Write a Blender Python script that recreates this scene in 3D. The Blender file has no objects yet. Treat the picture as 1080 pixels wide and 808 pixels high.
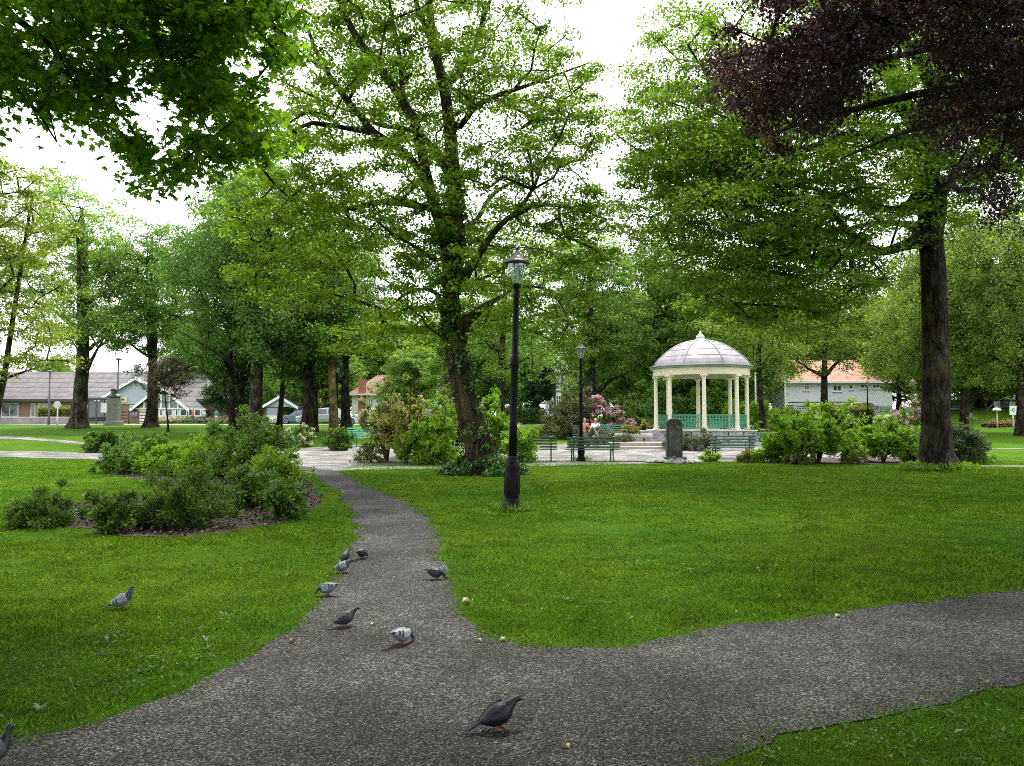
import bpy, math, random
import numpy as np
from mathutils import Vector, Matrix, noise as mnoise

# ------------------------------------------------------------------ camera, world, sun, exposure
C = bpy.context.scene
random.seed(7)
rng = np.random.default_rng(7)
R = math.radians
F, CX, CY, CAMZ = 816.0, 540.0, 404.0, 1.6
TH = math.atan(37 / F)
cam = bpy.data.cameras.new('camera')
camo = bpy.data.objects.new('camera', cam)
C.collection.objects.link(camo)
camo.location = (0, 0, CAMZ)
camo.rotation_euler = (R(90) + TH, 0, 0)
cam.sensor_width = 36
cam.lens = 36 * F / 1080
cam.clip_start = 0.05
cam.clip_end = 2000
C.camera = camo

SUN_EL, SUN_AZ = 62, 10          # azimuth measured from +Y towards +X
w = bpy.data.worlds.new('World'); C.world = w; w.use_nodes = True
nt = w.node_tree; nt.nodes.clear()
sky = nt.nodes.new('ShaderNodeTexSky'); sky.sky_type = 'NISHITA'; sky.sun_disc = False
sky.sun_elevation = R(SUN_EL); sky.sun_rotation = R(SUN_AZ)
sky.air_density = 1.0; sky.dust_density = 3.0
tc = nt.nodes.new('ShaderNodeTexCoord')
cl = nt.nodes.new('ShaderNodeTexNoise'); cl.inputs['Scale'].default_value = 2.2; cl.inputs['Detail'].default_value = 5
rmp = nt.nodes.new('ShaderNodeValToRGB')
rmp.color_ramp.elements[0].position = .3; rmp.color_ramp.elements[0].color = (8.4, 8.6, 9.1, 1)
rmp.color_ramp.elements[1].position = .7; rmp.color_ramp.elements[1].color = (10.4, 10.4, 10.5, 1)
mixc = nt.nodes.new('ShaderNodeMix'); mixc.data_type = 'RGBA'; mixc.inputs[0].default_value = .86
bg = nt.nodes.new('ShaderNodeBackground'); bg.inputs[1].default_value = .115
out = nt.nodes.new('ShaderNodeOutputWorld')
nt.links.new(tc.outputs['Generated'], cl.inputs['Vector'])
nt.links.new(cl.outputs['Fac'], rmp.inputs['Fac'])
nt.links.new(sky.outputs[0], mixc.inputs[6]); nt.links.new(rmp.outputs[0], mixc.inputs[7])
nt.links.new(mixc.outputs[2], bg.inputs[0]); nt.links.new(bg.outputs[0], out.inputs[0])

sl = bpy.data.lights.new('sun', 'SUN'); sl.energy = 2.1; sl.angle = R(14); sl.color = (1, .97, .9)
so = bpy.data.objects.new('sun', sl); C.collection.objects.link(so)
so.rotation_euler = (R(90 - SUN_EL), 0, R(180 - SUN_AZ))
so.location = (0, 0, 40)
C.view_settings.view_transform = 'Standard'; C.view_settings.look = 'None'
C.view_settings.exposure = 1.4; C.view_settings.gamma = 1
C.view_settings.use_curve_mapping = False
C.render.engine = 'CYCLES'
C.cycles.max_bounces = 7; C.cycles.diffuse_bounces = 4; C.cycles.glossy_bounces = 3
C.cycles.transmission_bounces = 5; C.cycles.transparent_max_bounces = 6
C.cycles.use_denoising = False
C.cycles.filter_width = 1.0
C.cycles.sample_clamp_indirect = 3
C.cycles.caustics_reflective = False; C.cycles.caustics_refractive = False

# ------------------------------------------------------------------ geometry of the place
def sstep(a, b, v):
    t = np.clip((np.asarray(v, float) - a) / (b - a), 0, 1)
    return t * t * (3 - 2 * t)
def H(x, y):
    x = np.asarray(x, float); y = np.asarray(y, float)
    h = 1.0 * sstep(28, 62, y) * (1 - .75 * sstep(48, 62, y) * sstep(12, 20, x) * (1 - sstep(34, 42, x)))
    h = h + 1.5 * sstep(50, 68, y) * sstep(26, 34, x)
    h = h + .02 * np.sin(x * .7 + 1) * np.sin(y * .5) * sstep(6, 12, y)
    return h
def hz(x, y): return float(H(x, y))
def ray(px, py):
    u = (px - CX) / F; v = (CY - py) / F
    return u, math.cos(TH) - v * math.sin(TH), math.sin(TH) + v * math.cos(TH)
def at(px, py, Y):
    a, b, c = ray(px, py); t = Y / b
    return Vector((a * t, Y, CAMZ + c * t))
def gnd(px, py):
    a, b, c = ray(px, py); Y = 2.0
    while Y < 300:
        p = at(px, py, Y)
        if p.z <= hz(p.x, Y): return Vector((p.x, Y, hz(p.x, Y)))
        Y += .02 if Y < 30 else .1
    p = at(px, py, 300); return Vector((p.x, 300, 0))
def gx(px, Y):                    # ground point below pixel column px at distance Y
    x = (px - CX) / F * Y
    return Vector((x, Y, hz(x, Y)))

# ------------------------------------------------------------------ materials
MATS = {}
HZD = .0005
def new_mat(name):
    m = bpy.data.materials.new(name); m.use_nodes = True
    n = m.node_tree.nodes; n.clear()
    o = n.new('ShaderNodeOutputMaterial')
    return m, m.node_tree, o
def N(t, kind, **kw):
    n = t.nodes.new('ShaderNode' + kind)
    for k, v in kw.items():
        if k in n.inputs.keys(): n.inputs[k].default_value = v
        else: setattr(n, k, v)
    return n
def ramp(t, src, stops):
    r = t.nodes.new('ShaderNodeValToRGB'); e = r.color_ramp.elements
    while len(e) < len(stops): e.new(.5)
    for q, (p, c) in zip(e, stops):
        q.position = p; q.color = (*c, 1) if len(c) == 3 else c
    t.links.new(src, r.inputs['Fac']); return r.outputs['Color']
def g3(v): return (v, v, v)
def mixcol(t, fac, a, b, mode='MIX'):
    m = t.nodes.new('ShaderNodeMix'); m.data_type = 'RGBA'; m.blend_type = mode
    for s, v in ((m.inputs[0], fac), (m.inputs[6], a), (m.inputs[7], b)):
        if isinstance(v, (int, float)): s.default_value = v
        elif isinstance(v, tuple): s.default_value = (*v, 1)
        else: t.links.new(v, s)
    return m.outputs[2]
def coords(t, world=False):
    if world: return t.nodes.new('ShaderNodeNewGeometry').outputs['Position']
    return t.nodes.new('ShaderNodeTexCoord').outputs['Object']
def solid(name, col, rough=.6, metal=0, var=.15, scale=6, bump=0., bscale=40, spec=.5, world=False):
    """painted, plastic or stone surface with uneven tone and optional grain"""
    if name in MATS: return MATS[name]
    m, t, o = new_mat(name)
    p = N(t, 'BsdfPrincipled'); p.inputs['Roughness'].default_value = rough; p.inputs['Metallic'].default_value = metal
    p.inputs['Specular IOR Level'].default_value = spec
    co = coords(t, world)
    ns = N(t, 'TexNoise'); ns.inputs['Scale'].default_value = scale; ns.inputs['Detail'].default_value = 6
    t.links.new(co, ns.inputs['Vector'])
    a = tuple(max(0, c * (1 - var)) for c in col); b = tuple(min(1, c * (1 + var)) for c in col)
    t.links.new(ramp(t, ns.outputs['Fac'], [(.3, a), (.7, b)]), p.inputs['Base Color'])
    if bump:
        n2 = N(t, 'TexNoise'); n2.inputs['Scale'].default_value = bscale; n2.inputs['Detail'].default_value = 8
        t.links.new(co, n2.inputs['Vector'])
        bp = N(t, 'Bump'); bp.inputs['Strength'].default_value = bump; bp.inputs['Distance'].default_value = .02
        t.links.new(n2.outputs['Fac'], bp.inputs['Height']); t.links.new(bp.outputs[0], p.inputs['Normal'])
    t.links.new(p.outputs[0], o.inputs[0]); MATS[name] = m
    return m
def leafmat(name, col, col2=None, trans=.42, gloss=.025, var=.35, patch=.35, pcol=None):
    """leaf: diffuse + translucent + a little sheen; tone differs leaf by leaf and clump by clump"""
    if name in MATS: return MATS[name]
    m, t, o = new_mat(name)
    col2 = col2 or tuple(c * 1.5 for c in col)
    geo = t.nodes.new('ShaderNodeNewGeometry')
    a = tuple(c * (1 - var) for c in col)
    c1 = ramp(t, geo.outputs['Random Per Island'], [(0, a), (.55, col), (1, col2)])
    ns = N(t, 'TexNoise'); ns.inputs['Scale'].default_value = patch; ns.inputs['Detail'].default_value = 3
    t.links.new(geo.outputs['Position'], ns.inputs['Vector'])
    tone = ramp(t, ns.outputs['Fac'], [(.3, (.7, .78, .75)), (.7, (1.3, 1.2, 1.05))])
    c2 = mixcol(t, 1.0, c1, tone, 'MULTIPLY')
    if pcol:
        n3 = N(t, 'TexNoise'); n3.inputs['Scale'].default_value = patch * 2.3; n3.inputs['Detail'].default_value = 4
        t.links.new(geo.outputs['Position'], n3.inputs['Vector'])
        c2 = mixcol(t, ramp(t, n3.outputs['Fac'], [(.5, g3(0)), (.66, g3(1))]), c2, pcol)
    d = N(t, 'BsdfDiffuse'); tr = N(t, 'BsdfTranslucent'); g = N(t, 'BsdfGlossy'); g.inputs['Roughness'].default_value = .38
    g.inputs['Color'].default_value = (.8, .85, .9, 1)
    t.links.new(c2, d.inputs[0])
    t.links.new(mixcol(t, 1.0, c2, (1.4, 1.48, .9), 'MULTIPLY'), tr.inputs[0])
    m1 = N(t, 'MixShader'); m1.inputs[0].default_value = trans
    t.links.new(d.outputs[0], m1.inputs[1]); t.links.new(tr.outputs[0], m1.inputs[2])
    m2 = N(t, 'MixShader'); m2.inputs[0].default_value = gloss
    t.links.new(m1.outputs[0], m2.inputs[1]); t.links.new(g.outputs[0], m2.inputs[2])
    t.links.new(m2.outputs[0], o.inputs[0]); MATS[name] = m
    return m
def barkmat(name, col, moss=None, mossamt=.5, scale=9):
    if name in MATS: return MATS[name]
    m, t, o = new_mat(name)
    p = N(t, 'BsdfPrincipled'); p.inputs['Roughness'].default_value = .95; p.inputs['Specular IOR Level'].default_value = .15
    co = coords(t)
    mp = N(t, 'Mapping'); mp.inputs['Scale'].default_value = (1, 1, .28)
    t.links.new(co, mp.inputs['Vector'])
    v = N(t, 'TexVoronoi'); v.feature = 'DISTANCE_TO_EDGE'; v.inputs['Scale'].default_value = scale
    ns = N(t, 'TexNoise'); ns.inputs['Scale'].default_value = scale * .8; ns.inputs['Detail'].default_value = 8
    t.links.new(mp.outputs[0], ns.inputs['Vector'])
    warp = mixcol(t, .25, mp.outputs[0], ns.outputs['Color']); t.links.new(warp, v.inputs['Vector'])
    base = ramp(t, ns.outputs['Fac'], [(.32, tuple(c * .35 for c in col)), (.5, col), (.68, tuple(c * 2.1 for c in col))])
    crack = ramp(t, v.outputs['Distance'], [(0, g3(.15)), (.16, g3(1))])
    c = mixcol(t, 1.0, base, crack, 'MULTIPLY')
    if moss:
        n2 = N(t, 'TexNoise'); n2.inputs['Scale'].default_value = 1.6; n2.inputs['Detail'].default_value = 7
        t.links.new(co, n2.inputs['Vector'])
        c = mixcol(t, ramp(t, n2.outputs['Fac'], [(.62 - mossamt * .35, g3(0)), (.72 - mossamt * .2, g3(1))]), c, mixcol(t, 1., moss, base, 'ADD'))
    t.links.new(c, p.inputs['Base Color'])
    ad = N(t, 'Math', operation='ADD'); t.links.new(crack, ad.inputs[0]); t.links.new(ns.outputs['Fac'], ad.inputs[1])
    bp = N(t, 'Bump'); bp.inputs['Strength'].default_value = .8; bp.inputs['Distance'].default_value = .05
    t.links.new(ad.outputs[0], bp.inputs['Height']); t.links.new(bp.outputs[0], p.inputs['Normal'])
    t.links.new(p.outputs[0], o.inputs[0]); MATS[name] = m
    return m
def glassmat(name, col=(.05, .07, .08), rough=.08):
    if name in MATS: return MATS[name]
    m, t, o = new_mat(name)
    p = N(t, 'BsdfPrincipled'); p.inputs['Roughness'].default_value = rough; p.inputs['Base Color'].default_value = (*col, 1)
    p.inputs['Specular IOR Level'].default_value = .8
    t.links.new(p.outputs[0], o.inputs[0]); MATS[name] = m
    return m

# ------------------------------------------------------------------ mesh building
class MB:
    def __init__(s): s.v = []; s.f = []; s.mi = []; s.m = 0
    def add(s, vs, fs):
        b = len(s.v); s.v += [tuple(v) for v in vs]
        for f in fs: s.f.append([b + i for i in f]); s.mi.append(s.m)
    def box(s, x0, x1, y0, y1, z0, z1, bev=0):
        if bev:
            b = min(bev, (x1 - x0) * .45, (y1 - y0) * .45, (z1 - z0) * .45)
            import itertools
            lay = []
            for (z, i) in ((z0, b), (z0 + b, 0), (z1 - b, 0), (z1, b)):
                c = b
                X0, X1, Y0, Y1 = x0 + i, x1 - i, y0 + i, y1 - i
                lay.append([(X0 + c, Y0, z), (X1 - c, Y0, z), (X1, Y0 + c, z), (X1, Y1 - c, z), (X1 - c, Y1, z), (X0 + c, Y1, z), (X0, Y1 - c, z), (X0, Y0 + c, z)])
            vs = [v for l in lay for v in l]; fs = [list(range(7, -1, -1)), list(range(24, 32))]
            for k in range(3):
                for i in range(8): j = (i + 1) % 8; fs.append([k * 8 + i, k * 8 + j, k * 8 + 8 + j, k * 8 + 8 + i])
            s.add(vs, fs); return s
        s.add([(x0, y0, z0), (x1, y0, z0), (x1, y1, z0), (x0, y1, z0), (x0, y0, z1), (x1, y0, z1), (x1, y1, z1), (x0, y1, z1)],
              [(0, 3, 2, 1), (4, 5, 6, 7), (0, 1, 5, 4), (1, 2, 6, 5), (2, 3, 7, 6), (3, 0, 4, 7)]); return s
    def prism(s, pts, d0, d1, axis='y'):
        """closed outline pts (a,b) swept between d0 and d1 along axis"""
        n = len(pts)
        def mk(a, b, d):
            return (a, d, b) if axis == 'y' else ((d, a, b) if axis == 'x' else (a, b, d))
        vs = [mk(a, b, d0) for a, b in pts] + [mk(a, b, d1) for a, b in pts]
        fs = [list(range(n)), list(range(2 * n - 1, n - 1, -1))] + [[i, n + i, n + (i + 1) % n, (i + 1) % n] for i in range(n)]
        s.add(vs, fs); return s
    def lathe(s, prof, seg=16, cx=0, cy=0, ph=0, close=True):
        vs = []; fs = []
        for r, z in prof:
            for k in range(seg):
                a = ph + 2 * math.pi * k / seg; vs.append((cx + r * math.cos(a), cy + r * math.sin(a), z))
        for i in range(len(prof) - 1):
            for k in range(seg):
                j = (k + 1) % seg; fs.append([i * seg + k, i * seg + j, (i + 1) * seg + j, (i + 1) * seg + k])
        if close:
            fs.append(list(range(seg - 1, -1, -1))); n = (len(prof) - 1) * seg; fs.append(list(range(n, n + seg)))
        s.add(vs, fs); return s
    def tube(s, pts, rad, seg=8, caps=True, flat=1.0):
        pts = [Vector(p) for p in pts]; n = len(pts)
        if not hasattr(rad, '__len__'): rad = [rad] * n
        vs = []; fs = []; up = None
        for i, p in enumerate(pts):
            d = (pts[min(i + 1, n - 1)] - pts[max(i - 1, 0)])
            if d.length < 1e-9: d = Vector((0, 0, 1))
            d.normalize()
            if up is None: up = d.orthogonal().normalized()
            up = (up - d * up.dot(d)); up = up.normalized() if up.length > 1e-6 else d.orthogonal().normalized()
            q = d.cross(up)
            for k in range(seg):
                a = 2 * math.pi * k / seg
                vs.append(p + (up * math.cos(a) + q * math.sin(a) * flat) * rad[i])
        for i in range(n - 1):
            for k in range(seg):
                j = (k + 1) % seg; fs.append([i * seg + k, i * seg + j, (i + 1) * seg + j, (i + 1) * seg + k])
        if caps: fs.append(list(range(seg - 1, -1, -1))); fs.append(list(range((n - 1) * seg, n * seg)))
        s.add(vs, fs); return s
    def data(s, name, mats, smooth=False, xf=None):
        me = bpy.data.meshes.new(name)
        vs = [xf @ Vector(v) for v in s.v] if xf else s.v
        me.from_pydata(vs, [], s.f)
        for m in (mats if isinstance(mats, (list, tuple)) else [mats]): me.materials.append(m)
        me.polygons.foreach_set('material_index', s.mi)
        if smooth: me.polygons.foreach_set('use_smooth', [True] * len(s.f))
        me.update(); return me
    def build(s, name, mats, parent=None, smooth=False, xf=None, loc=None):
        o = bpy.data.objects.new(name, s.data(name, mats, smooth, xf)); C.collection.objects.link(o)
        if parent: o.parent = parent
        if loc is not None: o.location = loc
        if smooth == 'auto':
            o.data.polygons.foreach_set('use_smooth', [True] * len(s.f))
        return o
def quick_mesh(name, V, nper, faces_t, mat, smooth=False):
    """V (n*nper,3): n copies of one small shape; faces_t: list of index tuples of one copy, all the same length"""
    n = len(V) // nper; ft = np.array(faces_t, dtype=np.int32); k = ft.shape[1]
    idx = (np.arange(n, dtype=np.int32)[:, None, None] * nper + ft[None]).reshape(-1)
    me = bpy.data.meshes.new(name)
    me.vertices.add(len(V)); me.vertices.foreach_set('co', np.asarray(V, dtype=np.float32).reshape(-1))
    me.loops.add(len(idx)); me.loops.foreach_set('vertex_index', idx)
    nf = len(idx) // k
    me.polygons.add(nf); me.polygons.foreach_set('loop_start', np.arange(nf, dtype=np.int32) * k)
    me.polygons.foreach_set('loop_total', np.full(nf, k, dtype=np.int32))
    if smooth: me.polygons.foreach_set('use_smooth', np.ones(nf, dtype=bool))
    me.materials.append(mat); me.update(calc_edges=True); me.validate()
    return me
def link(name, data, parent=None, loc=None):
    o = bpy.data.objects.new(name, data); C.collection.objects.link(o)
    if parent: o.parent = parent
    if loc is not None: o.location = loc
    return o
def tag(o, label=None, cat=None, group=None, kind=None):
    if label: o['label'] = label
    if cat: o['category'] = cat
    if group: o['group'] = group
    if kind: o['kind'] = kind
    return o
def thing(name, label, cat, loc=(0, 0, 0), rz=0, group=None, scale=1):
    o = bpy.data.objects.new(name, None); C.collection.objects.link(o)
    o.location = loc; o.rotation_euler = (0, 0, rz); o.scale = (scale,) * 3; o.empty_display_size = .2
    return tag(o, label, cat, group)
def copy_tree(root, loc, rz=0, label=None, scale=None, group=None):
    kids = {}
    for q in C.objects:
        if q.parent: kids.setdefault(q.parent.name, []).append(q)
    r = root.copy(); C.collection.objects.link(r); r.location = loc; r.rotation_euler = (0, 0, rz)
    if scale: r.scale = scale if hasattr(scale, '__len__') else (scale,) * 3
    if label: r['label'] = label
    if group: r['group'] = group
    def rec(src, dst):
        for ch in kids.get(src.name, []):
            c = ch.copy(); C.collection.objects.link(c); c.parent = dst; rec(ch, c)
    rec(root, r)
    return r

# ------------------------------------------------------------------ foliage
LEAF = {
 'quad': (np.array([(0, 0, 0), (.5, .36, .09), (1, 0, -.04), (.5, -.36, .09)]), [(0, 1, 2, 3)]),
 'oval': (np.array([(0, 0, 0), (.3, .3, .07), (.72, .27, .05), (1, 0, -.1), (.72, -.27, .05), (.3, -.3, .07)]), [(0, 1, 2, 3), (0, 3, 4, 5)]),
 'long': (np.array([(0, 0, 0), (.5, .15, .05), (1, 0, -.08), (.5, -.15, .05)]), [(0, 1, 2, 3)]),
 'maple': (np.array([(0, 0, 0), (.05, .30, .03), (.22, .62, -.06), (.34, .34, .03), (.66, .60, -.05), (.60, .24, .03), (1.05, 0, -.12),
                     (.60, -.24, .03), (.66, -.60, -.05), (.34, -.34, .03), (.22, -.62, -.06), (.05, -.30, .03)]),
           [(0, 1, 2, 3), (0, 3, 4, 5), (0, 5, 6, 7), (0, 7, 8, 9), (0, 9, 10, 11)]),
}
def unit(a): return a / np.maximum(np.linalg.norm(a, axis=-1, keepdims=True), 1e-9)
def leaves(name, P, size, mat, shape='quad', up=1.0, jit=.7, droop=.3, outc=None, r=None):
    r = r or rng
    n = len(P); T, faces = LEAF[shape]
    nr = unit(np.array([0, 0, 1.]) * up + r.normal(size=(n, 3)) * jit)
    d = r.normal(size=(n, 3)); d[:, 2] = d[:, 2] * .5 - droop
    if outc is not None: d += unit(P - outc) * .8
    d = unit(d); b = unit(np.cross(nr, d)); nr = np.cross(d, b)
    s = (size * r.uniform(.65, 1.3, n))[:, None]
    V = P[:, None] + s[:, None] * (T[None, :, 0:1] * d[:, None] + T[None, :, 1:2] * b[:, None] + T[None, :, 2:3] * nr[:, None])
    return quick_mesh(name, V.reshape(-1, 3), len(T), faces, mat)
def spray(Cn, rad, n, flat=.35, droop=.25, r=None, gap=0.):
    """n leaf points round each clump centre; clumps are uneven, flattened, and sag at the rim"""
    r = r or rng
    out_ = []
    for c in Cn:
        k = int(n * r.uniform(.55, 1.45)); rr = rad * r.uniform(.65, 1.35)
        g = unit(r.normal(size=(k, 3))) * (r.uniform(0, 1, (k, 1)) ** .55)
        th = r.uniform(0, math.pi); e = r.uniform(.6, 1)
        x = g[:, 0] * rr; y = g[:, 1] * rr * e; z = g[:, 2] * rr * flat * r.uniform(.7, 1.3)
        tx, ty = r.normal(0, .22, 2)
        z = z - droop * (x * x + y * y) / rr + tx * x + ty * y
        X = x * math.cos(th) - y * math.sin(th); Y = x * math.sin(th) + y * math.cos(th)
        # lumpy: pull points towards a few twigs of the clump
        tw = unit(r.normal(size=(7, 3)) * np.array([1, 1, flat])) * rr * .75
        pts = np.stack([X, Y, z], 1); w_ = r.integers(0, 7, k); tt = r.uniform(0, 1, (k, 1)) * .6
        pts = pts * (1 - tt) + tw[w_] * tt
        out_.append(pts + c)
    return np.concatenate(out_)
def envelope(ells, mind=.8, r=None, cut=None, shell=.45):
    """clump centres inside a union of ellipsoids (cx,cy,cz,rx,ry,rz,count)"""
    r = r or rng; pts = []
    for (cx, cy, cz, rx, ry, rz, cnt) in ells:
        tries = 0; got = 0
        while got < cnt and tries < cnt * 12:
            tries += 1
            g = r.normal(size=3); g /= np.linalg.norm(g); rr = (shell + (1 - shell) * r.uniform() ** .6) if r.uniform() < .8 else r.uniform(.1, .6)
            nz = mnoise.noise(Vector(g * 1.7 + (cx, cy, cz)))
            p = np.array([cx, cy, cz]) + g * rr * (1 + .45 * nz) * np.array([rx, ry, rz])
            if cut and not cut(p): continue
            if pts and np.min(np.sum((np.array(pts[-160:]) - p) ** 2, 1)) < mind * mind: continue
            pts.append(p); got += 1
    return np.array(pts)
def grow(limbs, centres, rtip=.016, expo=.5, step=.7, sag=.15, r=None, upbias=.5):
    """limbs: polylines [(x,y,z,radius)...]; every clump centre is reached by a branch that leaves the nearest wood"""
    r = r or rng; P = []; par = []; fixed = []; paths = []
    for L in limbs:
        pth = []
        start = None
        for i, q in enumerate(L):
            p = np.array(q[:3], float)
            if i == 0 and P:
                d = np.sum((np.array(P) - p) ** 2, 1); j = int(np.argmin(d))
                if d[j] < .6: start = j; pth.append(j); continue
            P.append(p); par.append(pth[-1] if pth else (start if start is not None else -1)); fixed.append(q[3]); pth.append(len(P) - 1)
        paths.append(pth)
    nf = len(P)
    A = np.array(P)
    order = np.argsort([np.min(np.sum((A - c) ** 2, 1)) for c in centres])
    cap = len(P) + len(centres) * 14; buf = np.zeros((cap, 3)); buf[:len(P)] = A; n = len(P)
    par = par + [0] * (cap - n); cnt = np.zeros(cap)
    low = np.array([i > 0 for i in range(n)])
    for ci in order:
        c = centres[ci]; d = buf[:n] - c; dist = np.sqrt((d ** 2).sum(1))
        cost = dist + upbias * np.maximum(0, d[:, 2] + .15 * dist)
        j = int(np.argmin(cost)); a = buf[j].copy(); L = dist[j]
        k = max(1, int(L / step)); pth = [j]; prev = j
        for i in range(1, k + 1):
            t = i / k; p = a * (1 - t) + c * t
            p = p + np.array([0, 0, 1]) * math.sin(t * math.pi) * L * sag + (r.normal(size=3) * .07 * min(L, 1.5) if i < k else 0)
            if n >= cap: break
            buf[n] = p; par[n] = prev; prev = n; pth.append(n); n += 1
        paths.append(pth)
        q = prev
        while q >= 0: cnt[q] += 1; q = par[q]
    rad = rtip * np.maximum(cnt[:n], 1) ** expo
    for i in range(nf): rad[i] = max(fixed[i], 0) or rad[i]
    return buf[:n], rad, paths
def wood(mb, P, rad, paths, nl, seg_main=12, base_flare=True, r=None):
    r = r or rng
    for i, pth in enumerate(paths):
        pts = P[pth]; rr = rad[pth].copy()
        if i >= nl: rr = np.minimum(rr, rr[-1] * 6); rr[0] = min(rr[0], (rr[1] if len(rr) > 1 else rr[0]) * 1.3)
        rr = np.maximum.accumulate(rr[::-1])[::-1] if i < nl else rr
        if i < nl:         # smooth + gnarl the traced limbs
            m = max(2, int(np.sum(np.linalg.norm(np.diff(pts, axis=0), axis=1)) / .35))
            s = np.linspace(0, len(pts) - 1, m); q = []
            for t in s:
                k = int(min(math.floor(t), len(pts) - 2)); f = t - k
                p0 = pts[max(k - 1, 0)]; p1 = pts[k]; p2 = pts[k + 1]; p3 = pts[min(k + 2, len(pts) - 1)]
                q.append(.5 * ((2 * p1) + (-p0 + p2) * f + (2 * p0 - 5 * p1 + 4 * p2 - p3) * f * f + (-p0 + 3 * p1 - 3 * p2 + p3) * f ** 3))
            q = np.array(q); qr = np.interp(s, range(len(pts)), rr)
            q[1:-1] += r.normal(size=(len(q) - 2, 3)) * qr[1:-1, None] * (.03 if i == 0 else .12)
            b0 = len(mb.v); sg = seg_main if i == 0 else max(6, seg_main - 4)
            if i == 0: sg = seg_main * 2
            mb.tube([tuple(x) for x in q], list(qr), seg=sg)
            if i == 0:     # flutes and root flare
                for k in range(b0, len(mb.v)):
                    v = Vector(mb.v[k]); ring = (k - b0) // sg; c = Vector(q[min(ring, len(q) - 1)]); a = 2 * math.pi * ((k - b0) % sg) / sg
                    hgt = ring / max(1, len(q) - 1)
                    lump = 1 + .05 * mnoise.noise(Vector((math.cos(a) * 1.6, math.sin(a) * 1.6, v.z * .5))) + .035 * math.sin(a * 5 + v.z * .25)
                    if base_flare:
                        fl = max(0, 1 - (v.z - q[0][2]) / .9) ** 2
                        lump += fl * (.35 + .28 * math.sin(a * 5 + 1) + .12 * math.sin(a * 3))
                    nv = c + (v - c) * lump
                    mb.v[k] = (nv.x, nv.y, v.z if ring == 0 else nv.z)
        else:
            mb.tube([tuple(x) for x in pts], list(rr), seg=5 if rr[0] > .03 else 4, caps=False)
def tree(name, label, cat, base, limbs, ells, mats, lsize, nleaf, crad, shape='quad', flat=.35, droop=.25, mind=.8, seed=1, cut=None,
         group='park trees', lup=1.0, ljit=.7, ldroop=.3, sag=.12, rtip=.016, upbias=.5, shell=.45, seg=12, expo=.5, extra=None, jitc=1.):
    r = np.random.default_rng(seed); random.seed(seed)
    base = Vector(base); B = np.array(base)
    L = [[(q[0] - B[0], q[1] - B[1], q[2] - B[2], q[3]) for q in l] for l in limbs]
    E = [(e[0] - B[0], e[1] - B[1], e[2] - B[2]) + tuple(e[3:]) for e in ells]
    cc = (lambda p: cut(p + B)) if cut else None
    Cn = envelope(E, mind, r, cc, shell)
    if extra is not None: Cn = np.concatenate([Cn, np.array(extra) - B])
    P, rad, paths = grow(L, Cn, r=r, sag=sag, rtip=rtip, upbias=upbias, expo=expo)
    mb = MB(); wood(mb, P, rad, paths, len(L), seg_main=seg, r=r)
    t = thing(name, label, cat, base, group=group)
    mb.build('trunk', mats[0], t, smooth=True)
    pts = spray(Cn, crad, nleaf, flat, droop, r)
    # some leaves along the thin wood
    thin = [i for i in range(len(P)) if rad[i] < .05]
    if thin:
        k = r.choice(thin, min(len(thin) * 6, len(pts) // 6)); pts = np.concatenate([pts, P[k] + r.normal(size=(len(k), 3)) * .22 * crad])
    cr = link('crown', leaves('crown', pts, lsize, mats[1], shape, up=lup, jit=ljit, droop=ldroop, r=r), t)
    return t

# ------------------------------------------------------------------ ground, paths, plaza (sheets 4+ mm apart)
def ground_mat():
    m, t, o = new_mat('turf soil')
    p = N(t, 'BsdfPrincipled'); p.inputs['Roughness'].default_value = 1; p.inputs['Specular IOR Level'].default_value = .05
    co = coords(t, True)
    n1 = N(t, 'TexNoise'); n1.inputs['Scale'].default_value = 30; n1.inputs['Detail'].default_value = 8; n1.inputs['Roughness'].default_value = .8
    n2 = N(t, 'TexNoise'); n2.inputs['Scale'].default_value = .35; n2.inputs['Detail'].default_value = 6
    n3 = N(t, 'TexNoise'); n3.inputs['Scale'].default_value = 3; n3.inputs['Detail'].default_value = 5
    for n_ in (n1, n2, n3): t.links.new(co, n_.inputs['Vector'])
    fine = ramp(t, n1.outputs['Fac'], [(.3, (.03, .065, .005)), (.55, (.06, .14, .007)), (.75, (.11, .21, .012))])
    big = ramp(t, n2.outputs['Fac'], [(.35, (.8, .9, .8)), (.65, (1.3, 1.12, .9))])
    mid = ramp(t, n3.outputs['Fac'], [(.35, g3(.85)), (.65, g3(1.15))])
    c = mixcol(t, 1, mixcol(t, 1, fine, big, 'MULTIPLY'), mid, 'MULTIPLY')
    t.links.new(c, p.inputs['Base Color'])
    bp = N(t, 'Bump'); bp.inputs['Strength'].default_value = .9; bp.inputs['Distance'].default_value = .04
    t.links.new(n1.outputs['Fac'], bp.inputs['Height']); t.links.new(bp.outputs[0], p.inputs['Normal'])
    t.links.new(p.outputs[0], o.inputs[0]); return m
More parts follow.
